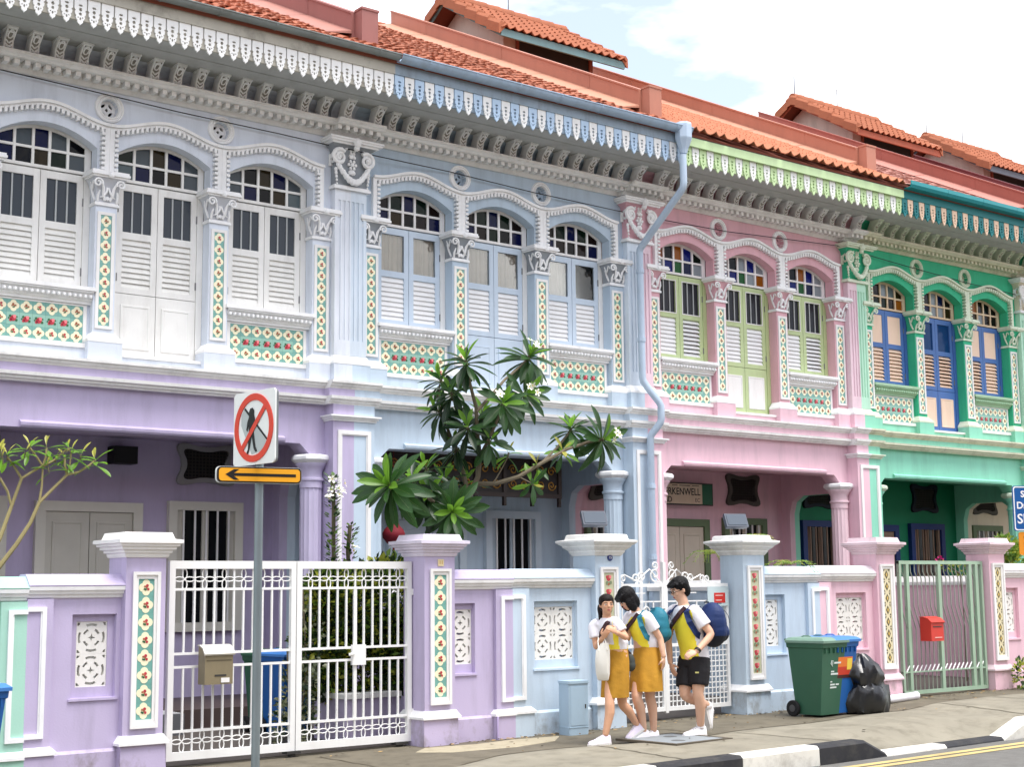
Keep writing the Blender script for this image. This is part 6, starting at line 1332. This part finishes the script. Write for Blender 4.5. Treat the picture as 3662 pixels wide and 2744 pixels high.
for i in range(46):
    a = rh.uniform(0, 6.28); t = rh.uniform(.15, 1.25); d = (u*math.cos(t)+(sd*math.cos(a)-f*math.sin(a)*1.0)*math.sin(t)).normalized(); p = hc+u*.03-f*.015+d*.085
    b.tube([p-d*.03, p, p+d*.022+f*.02-u*.012], [.02, .016, .004], 5)
for k in range(7): p = hc+u*.085+f*.045+sd*(-.06+.02*k); b.tube([p, p+f*.035-u*.02, p+f*.04-u*.05], [.016, .013, .004], 5)
fuse('hair', b, .007, hairm, P, smooth=1)
b = B(); e0 = hc+f*.092
for k in (-1, 1): b.tube([e0+sd*k*.03+sd*.021*math.cos(t)+u*.016*math.sin(t) for t in [2*PI*i/12 for i in range(13)]], .0028, 4); b.tube([e0+sd*k*.051, hc+sd*k*.078-f*.01], .0026, 4)
b.tube([e0-sd*.009, e0+f*.004+u*.003, e0+sd*.009], .0026, 4); b.out('glasses', mat('frame_black', (16, 16, 18), .3), P)
b = B(); t0 = C(1528, 815, 0)
rings(b, [(t0, .168, .125), (t0+Z_*.08, .165, .122), (hip+(neck-hip)*.35, .158, .118), (hip+(neck-hip)*.65, .172, .122), (hip+(neck-hip)*.82, .175, .108), (neck-Z_*.035, .115, .085), (neck-Z_*.005, .066, .066)], Fw, Sd, 28)
for s_, e_ in ((shL, eL), (shR, eR)): limb(b, [s_+(neck-s_)*.3, s_, s_+(e_-s_)*.62], [.062, .068, .072], 4, 14)
cw = lambda c: (c-hip)
def rule(c, neck=neck, hip=hip):
    q = c-neck; fr = q.dot(Fw); sd_ = q.dot(Sd); z = q.z
    if z > -.05: return 1
    arm = abs(sd_) > .19
    if arm: return 1
    diag = z+.30*1.0+(sd_+.16)*-1.05   # the vest edge falls from the near shoulder to the far hip
    cc = c-(hip+(neck-hip)*((c.z-hip.z)/(neck.z-hip.z))); an = math.atan2(cc.dot(Sd)/.17, cc.dot(Fw)/.12)
    return 0 if an < 1.02 and an > -2.2 and diag < .06 else 1
so_ = fuse('shirt', b, .009, [yel, wht], P, rule, 3)
b = B(); nn = neck-Z_*.02
strip(b, [nn+Sd*.075+Fw*.05, nn+Sd*.045+Fw*.098-Z_*.06, nn-Sd*.01+Fw*.122-Z_*.13, nn-Sd*.08+Fw*.122-Z_*.21, nn-Sd*.145+Fw*.085-Z_*.285], [Fw+Z_*.4, Fw, Fw, Fw-Sd*.3, Fw-Sd], .024, .012); b.out('sash', sash, P)
b = B(); pleat(b, [(t0+Z_*.03, .158, .115, 0, 0), (t0-Z_*.06, .172, .13, .2, 0)], 36)
for h_, k_, ln in ((hL, kL, .78), (hR, kR, .80)): limb(b, [h_+Z_*.02, h_+(k_-h_)*.4, h_+(k_-h_)*ln], [.105, .11, .098], 4, 16)
so_ = fuse('shorts', b, .009, blk, P, None, 3)
q = hL+(kL-hL)*.7-Fw*-.0; b = B(); b.box(-.018, .018, -.004, .0, -.007, .007); o_ = b.out('logo', mat('logo_pale', (196, 190, 120), .6), P, C(1537, 908, -.235), False)
shoe(P, aL+Vector((0, 0, .01)), (-.85, -.5, -.02), shw, 1.02); shoe(P, aR+Vector((.03, .02, -.02)), (.18, .1, -1.0), shw, 1.02)
b = B(); limb(b, [aL+Z_*.05, aL], [.04, .042]); limb(b, [aR-Vector((.05, .05, -.0)), aR], [.042, .044]); b.out('socks', mat('sock_white', (232, 230, 232), .9), P, smooth=True)
b = B(); d = (wL-eL).normalized(); b.tube([wL-d*.035, wL-d*.012], .034, 12); b.out('watch', mat('watch_black', (24, 24, 26), .5), P)
# backpack
def backpack(P, c, ax, sz, m, m2, strapm, straps):
    BP = thing('backpack', strapm[1], 'backpack', P.location, PH, 'students\' backpacks'); b = B(); x, y, z = ax
    for dz, r in ((-.05, (1.0, 1.0, .72)), (.06, (.92, .92, .70)), (.0, (.98, 1.02, .85))): ell(b, c+z*dz, ax, (sz[0]*r[0], sz[1]*r[1], sz[2]*r[2]), 18, 12)
    ell(b, c-z*.07-y*sz[1]*.75, ax, (sz[0]*.8, sz[1]*.5, sz[2]*.45), 14, 9); body = fuse('bag_body', b, .009, [m, m2], BP, lambda q: 1 if (q-c).dot(z) < -.10 else 0, 3)
    b = B(); b.tube([c+y*sz[1]*-.4+z*sz[2]*.9+x*sz[0]*.5*t for t in (-1, -.4, .4, 1)], .006, 5); b.tube([c-y*sz[1]*1.0+x*sz[0]*.7*math.cos(t)+z*(.02+sz[2]*.55*math.sin(t)) for t in [PI*i/10 for i in range(11)]], .004, 5); b.out('zip', mat('zip_grey', (70, 80, 92), .5), BP)
    b = B(); b.tube([c+y*sz[1]*.6+z*sz[2]*.95+x*.03*k for k in (-1, 1)], .008, 5); b.out('top_loop', m2, BP)
    for pts, nr, w in straps: b = B(); strip(b, pts, nr, w, .012); b.out('strap', m, BP)
    return BP
bk = Fw*-1
backpack(P, C(1668, 545, -.02)+Fw*-.015, (Sd, Fw, Z_), (.165, .12, .235), mat('nylon_navy', (22, 44, 92), .6, .08, bump=.3, bscale=30), mat('nylon_dark', (18, 22, 36), .6, .1, bump=.3, bscale=30), (0, 'navy backpack worn by the boy on the right'),
         [([neck-Fw*.10+Sd*.10-Z_*.03, neck+Sd*.115+Z_*-.012, neck+Sd*.125+Fw*.085-Z_*.07, neck+Sd*.165+Fw*.085-Z_*.16, neck+Sd*.18+Fw*.02-Z_*.27, neck+Sd*.16-Fw*.10-Z_*.34], [Z_, Z_, Fw+Z_, Fw+Sd, Sd, Sd], .03), ([neck-Fw*.10-Sd*.10-Z_*.03, neck-Sd*.115+Z_*-.01, neck-Sd*.125+Fw*.09-Z_*.08, neck-Sd*.165+Fw*.085-Z_*.2, neck-Sd*.185-Z_*.3], [Z_, Z_, Fw+Z_, Fw-Sd, -Sd], .022)])

# ---------------------------------------------------------------- girl with bob cut and teal backpack
P, C = person('girl with black bobbed hair in ochre skirt with teal backpack, middle walker', 1120, 1455)
hip, neck = C(1140, 740, 0), C(1085, 445, -.02); hc = C(1000, 345, -.07); hf = (-.80, -.38, -.62)
b = B()
rings(b, [(hip-Z_*.08, .13, .105), (hip, .135, .105), (hip+(neck-hip)*.35, .11, .085), (hip+(neck-hip)*.7, .125, .095), (hip+(neck-hip)*.9, .115, .07), (neck, .048, .048)], Fw, Sd)
limb(b, [neck-Z_*.04, neck+(hc-neck)*.4, hc-Z_*.01], [.048, .045, .045]); head(b, hc, hf, .93)
shL = neck+Sd*.145-Z_*.06; shR = neck-Sd*.14-Z_*.06
eL, wL = C(1255, 655, -.10), C(1280, 800, -.14); eR, wR = C(1000, 655, -.02), C(930, 615, -.14)
limb(b, [shL, (shL+eL)*.5, eL, (eL+wL)*.5, wL], [.042, .038, .032, .03, .023]); hand(b, wL, (C(1275, 890, -.12)-wL), (-.6, .3, 0), .3, 1, .92)
limb(b, [shR, (shR+eR)*.5, eR, (eR+wR)*.5, wR], [.042, .038, .032, .03, .023]); hand(b, wR, (C(880, 585, -.16)-wR), (.2, .9, -.2), .8, -1, .92)
hL, hR = hip+Sd*.065-Z_*.03, hip-Sd*.065-Z_*.03
kR, aR = C(1062, 1105, -.16), C(1112, 1375, -.05); kL, aL = C(1165, 1110, -.02), C(1190, 1385, .06)
limb(b, [hR, (hR+kR)*.5, kR, kR+(aR-kR)*.32+X_*.012, aR], [.082, .072, .05, .05, .029]); limb(b, [hL, (hL+kL)*.5, kL, kL+(aL-kL)*.32+X_*.012, aL], [.082, .072, .05, .05, .029])
fuse('body', b, .0075, skin_b, P); face(P, hc, hf, .93, skin_b)
f = Vector(hf).normalized(); sd = f.cross(Z_).normalized(); u = sd.cross(f)
b = B(); ell(b, hc+u*.030-f*.016, (sd, f, u), (.088, .098, .096)); ell(b, hc-f*.05-u*.03+Z_*-.01, (sd, f, u), (.08, .062, .10))
for k in (-1, 1): ell(b, hc+sd*k*.068-u*.035+f*.008-Z_*.015, (sd, f, u), (.024, .052, .085), 12, 8)
for k in range(6): p = hc+u*.075+f*.06+sd*(-.055+.022*k); b.tube([p-f*.02, p+f*.022-u*.02, p+f*.026-u*.058], [.018, .014, .006], 5)
for k in range(15):
    a = PI*.05+PI*.9*k/14; d = (sd*math.cos(a)-f*math.sin(a)); p = hc+d*.078-u*.05; b.tube([p+u*.05, p-Z_*.03, p-Z_*.078+d*.004], [.016, .014, .004], 5)
fuse('hair', b, .007, hairm, P, smooth=1)
b = B(); t0 = C(1150, 715, 0)
rings(b, [(t0-Z_*.06, .118, .098), (t0-Z_*.0, .136, .112), (t0+Z_*.05, .144, .117), (hip+(neck-hip)*.45, .138, .108), (hip+(neck-hip)*.72, .145, .108), (hip+(neck-hip)*.86, .145, .088), (neck-Z_*.03, .10, .07), (neck, .058, .058)], Fw, Sd, 28)
for s_, e_ in ((shL, eL), (shR, eR)): limb(b, [s_+(neck-s_)*.3, s_, s_+(e_-s_)*.58], [.054, .058, .06], 4, 14)
def rule(c, neck=neck, hip=hip):
    q = c-neck; fr = q.dot(Fw); sd_ = q.dot(Sd)
    if q.z > -.05 or abs(sd_) > .165: return 1
    cc = c-(hip+(neck-hip)*((c.z-hip.z)/(neck.z-hip.z))); an = math.atan2(cc.dot(Sd)/.145, cc.dot(Fw)/.108)
    return 0 if an < 1.05 and an > -2.2 and q.z+.24-(sd_+.14)*1.0 < .06 else 1
fuse('shirt', b, .009, [yel, wht], P, rule, 3)
b = B(); nn = neck-Z_*.02; strip(b, [nn+Sd*.06+Fw*.045, nn+Sd*.035+Fw*.085-Z_*.06, nn-Sd*.015+Fw*.108-Z_*.12, nn-Sd*.075+Fw*.105-Z_*.18, nn-Sd*.125+Fw*.07-Z_*.24], [Fw+Z_*.4, Fw, Fw, Fw-Sd*.3, Fw-Sd], .022, .012); b.out('sash', sash, P)
b = B(); hem = C(1130, 1062, -.06); w0 = C(1150, 690, 0)
pleat(b, [(w0, .122, .102, 0, 0), (w0-Z_*.03, .128, .108, .1, 0), (w0+(hem-w0)*.3, .155, .128, .5, .4), (w0+(hem-w0)*.6, .168, .142, .8, .8), (hem+Z_*.015, .178, .155, 1.0, 1.1), (hem, .178, .156, 1.0, 1.2)], 44, .008, 7); b.out('skirt', och, P, smooth=True)
b = B(); pleat(b, [(w0+Z_*.012, .126, .106, 0, 0), (w0-Z_*.03, .131, .111, 0, 0)], 30); b.out('waistband', mat('waist_ochre', (182, 132, 42), .8), P)
shoe(P, aR+Vector((-.0, 0, .005)), (-.8, -.55, -.04), shw, .93); shoe(P, aL+Vector((0, 0, .005)), (-.75, -.6, -.02), shw, .93)
backpack(P, C(1228, 565, .02)+Fw*-.02, (Sd, Fw, Z_), (.135, .10, .185), mat('nylon_teal', (40, 120, 140), .6, .08, bump=.3, bscale=30), mat('nylon_teal_dark', (30, 92, 116), .6, .1), (0, 'teal backpack worn by the girl in the middle'),
         [([neck-Fw*.08+Sd*.085-Z_*.02, neck+Sd*.095+Z_*.0, neck+Sd*.105+Fw*.07-Z_*.06, neck+Sd*.14+Fw*.075-Z_*.14, neck+Sd*.15+Fw*.03-Z_*.24, neck+Sd*.13-Fw*.08-Z_*.29], [Z_, Z_, Fw+Z_, Fw+Sd, Sd, Sd], .026)])
b = B(); 
SB_ = thing('sling_bag', 'small dark grey bag hanging between the two girls', 'bag', P.location, PH); c = C(1020, 835, -.2); ell(b, c, (X_, Y_, Z_), (.045, .04, .085)); ell(b, c-Z_*.03, (X_, Y_, Z_), (.05, .045, .06)); fuse('pouch', b, .008, mat('pouch_grey', (66, 72, 70), .7, .1, bump=.3, bscale=30), SB_)
b = B(); strip(b, [c+Z_*.07, C(985, 740, -.17), C(935, 640, -.16), C(905, 540, -.14)], -Y_, .018, .008); b.out('strap', sash, SB_)

# ---------------------------------------------------------------- girl with ponytail, turning back
P, C = person('girl with ponytail looking back, in ochre skirt, leftmost walker with white tote', 880, 1480)
hip, neck = C(905, 770, 0), C(838, 510, -.02); hc = C(838, 408, -.05); hf = (.30, -.93, .0)
b = B()
rings(b, [(hip-Z_*.07, .125, .10), (hip, .13, .10), (hip+(neck-hip)*.35, .105, .08), (hip+(neck-hip)*.7, .12, .09), (hip+(neck-hip)*.9, .11, .068), (neck, .046, .046)], Fw, Sd)
limb(b, [neck-Z_*.03, neck+(hc-neck)*.4, hc-Z_*.02], [.046, .042, .042]); head(b, hc, hf, .88)
shL = neck+Sd*.135-Z_*.05; shR = neck-Sd*.12-Z_*.055
eL, wL = C(985, 660, -.16), C(915, 620, -.26); eR, wR = C(752, 735, -.02), C(805, 660, -.16)
shR = C(735, 575, .02)
limb(b, [shL, (shL+eL)*.5, eL, (eL+wL)*.5, wL], [.04, .036, .031, .028, .022]); hand(b, wL, (C(870, 590, -.27)-wL), (-.2, .8, -.4), .8, 1, .9)
limb(b, [shR+(neck-shR)*.3, shR, (shR+eR)*.5, eR, (eR+wR)*.5, wR], [.04, .04, .036, .031, .028, .022]); hand(b, wR, (C(832, 625, -.2)-wR), (.2, .8, .2), .9, -1, .9)
hL, hR = hip+Sd*.06-Z_*.03, hip-Sd*.06-Z_*.03
kR, aR = C(850, 1150, -.16), C(812, 1400, -.20); kL, aL = C(945, 1170, .02), C(1055, 1345, .16)
limb(b, [hR, (hR+kR)*.5, kR, kR+(aR-kR)*.32+X_*.014, aR], [.078, .068, .047, .048, .028]); limb(b, [hL, (hL+kL)*.5, kL, kL+(aL-kL)*.32+X_*.01, aL], [.078, .068, .047, .048, .028])
fuse('body', b, .0075, skin_a, P); face(P, hc, hf, .88, skin_a)
f = Vector(hf).normalized(); sd = f.cross(Z_).normalized(); u = sd.cross(f)
b = B(); ell(b, hc+u*.046-f*.006, (sd, f, u), (.070, .080, .060)); ell(b, hc-f*.04-u*.0, (sd, f, u), (.068, .05, .078)); [ell(b, hc+sd*k*.058+u*.03-f*.012, (sd, f, u), (.014, .05, .05), 10, 7) for k in (-1, 1)]
limb(b, [hc-f*.075+u*.02, hc-f*.10-X_*.03-Z_*.03, C(788, 470, .02), C(782, 540, .0)], [.03, .034, .028, .010]); ell(b, hc-f*.085+u*.01, (sd, f, u), (.03, .03, .03), 10, 6)
fuse('hair', b, .007, hair_br, P, smooth=1)
b = B(); t0 = C(905, 735, 0)
rings(b, [(t0-Z_*.06, .112, .093), (t0, .128, .106), (t0+Z_*.05, .134, .11), (hip+(neck-hip)*.45, .13, .102), (hip+(neck-hip)*.72, .138, .102), (hip+(neck-hip)*.86, .135, .082), (neck-Z_*.03, .095, .068), (neck, .056, .056)], Fw, Sd, 28)
for s_, e_ in ((shL, eL), (shR, eR)): limb(b, [s_+(neck-s_)*.4, s_, s_+(e_-s_)*.58], [.05, .056, .06], 4, 14)
def rule(c, neck=neck):
    q = c-neck; sd_ = q.dot(Sd)
    if q.z > -.03 or sd_ > .15 or sd_ < -.125: return 1
    return 0 if (q.x > .055+(-q.z-.1)*.05 and q.dot(Fw) > -.02) or q.z < -.25 else 1
fuse('shirt', b, .009, [yel, wht], P, rule, 3)
b = B(); strip(b, [neck+Sd*.085-Fw*.02, neck+Sd*.085+Fw*.065-Z_*.05, neck+Sd*.05+Fw*.10-Z_*.13, neck+Sd*.04+Fw*.11-Z_*.20], [Z_, Fw+Z_*.5, Fw, Fw], .028, .012); b.out('sash', sash, P)
b = B(); strip(b, [neck-Sd*.09-Fw*.02, neck-Sd*.095+Fw*.06-Z_*.06, neck-Sd*.10+Fw*.08-Z_*.15, neck-Sd*.10+Fw*.085-Z_*.22], [Z_, Fw+Z_*.5, Fw, Fw], .012, .01); b.out('bag_strap', sash, P)
b = B(); hem = C(885, 1118, -.05); w0 = C(908, 728, 0)
pleat(b, [(w0, .115, .096, 0, 0), (w0-Z_*.03, .12, .10, .1, 0), (w0+(hem-w0)*.3, .138, .115, .5, .4), (w0+(hem-w0)*.6, .142, .122, .8, .8), (hem+Z_*.015, .142, .126, 1.0, 1.1), (hem, .142, .127, 1.0, 1.2)], 44, .008, 7); b.out('skirt', och, P, smooth=True)
shoe(P, aR+Vector((0, 0, .0)), (-.88, -.42, -.05), mat('trainer_lilac', (226, 216, 232), .55, .04), .9); shoe(P, aL+Vector((0, 0, .01)), (-.7, -.45, -.45), mat('trainer_lilac', (226, 216, 232)), .9)
TB = thing('tote_bag', 'white cloth tote bag hanging from the leftmost girl\'s arm', 'bag', P.location, PH)
b = B(); n = 10; fr = []; 
rows = []
for i, (y, wl, wr, th) in enumerate(((700, 790, 850, .012), (760, 752, 858, .03), (840, 745, 858, .042), (930, 748, 856, .04), (975, 758, 848, .018), (985, 770, 842, .006))):
    a, c = C(wl, y, -.17), C(wr, y, -.20); mid = (a+c)*.5; hw = (c-a)*.5; rows.append([mid+hw*math.cos(2*PI*j/20)*(1+.03*math.sin(5*j+i))+Y_*(th*math.sin(2*PI*j/20)+.006*math.sin(3*j+i*2)) for j in range(20)])
b.loft(rows); b.out('bag', mat('tote_white', (236, 232, 222), .85, .05, bump=.3, bscale=20), TB, smooth=True)
b = B(); b.tube([C(775, 760, -.20), C(768, 690, -.14), C(775, 640, -.08)], .007, 5); b.tube([C(840, 755, -.22), C(828, 690, -.18), C(800, 650, -.1)], .007, 5); b.out('handle', mat('tote_white', (236, 232, 222)), TB)
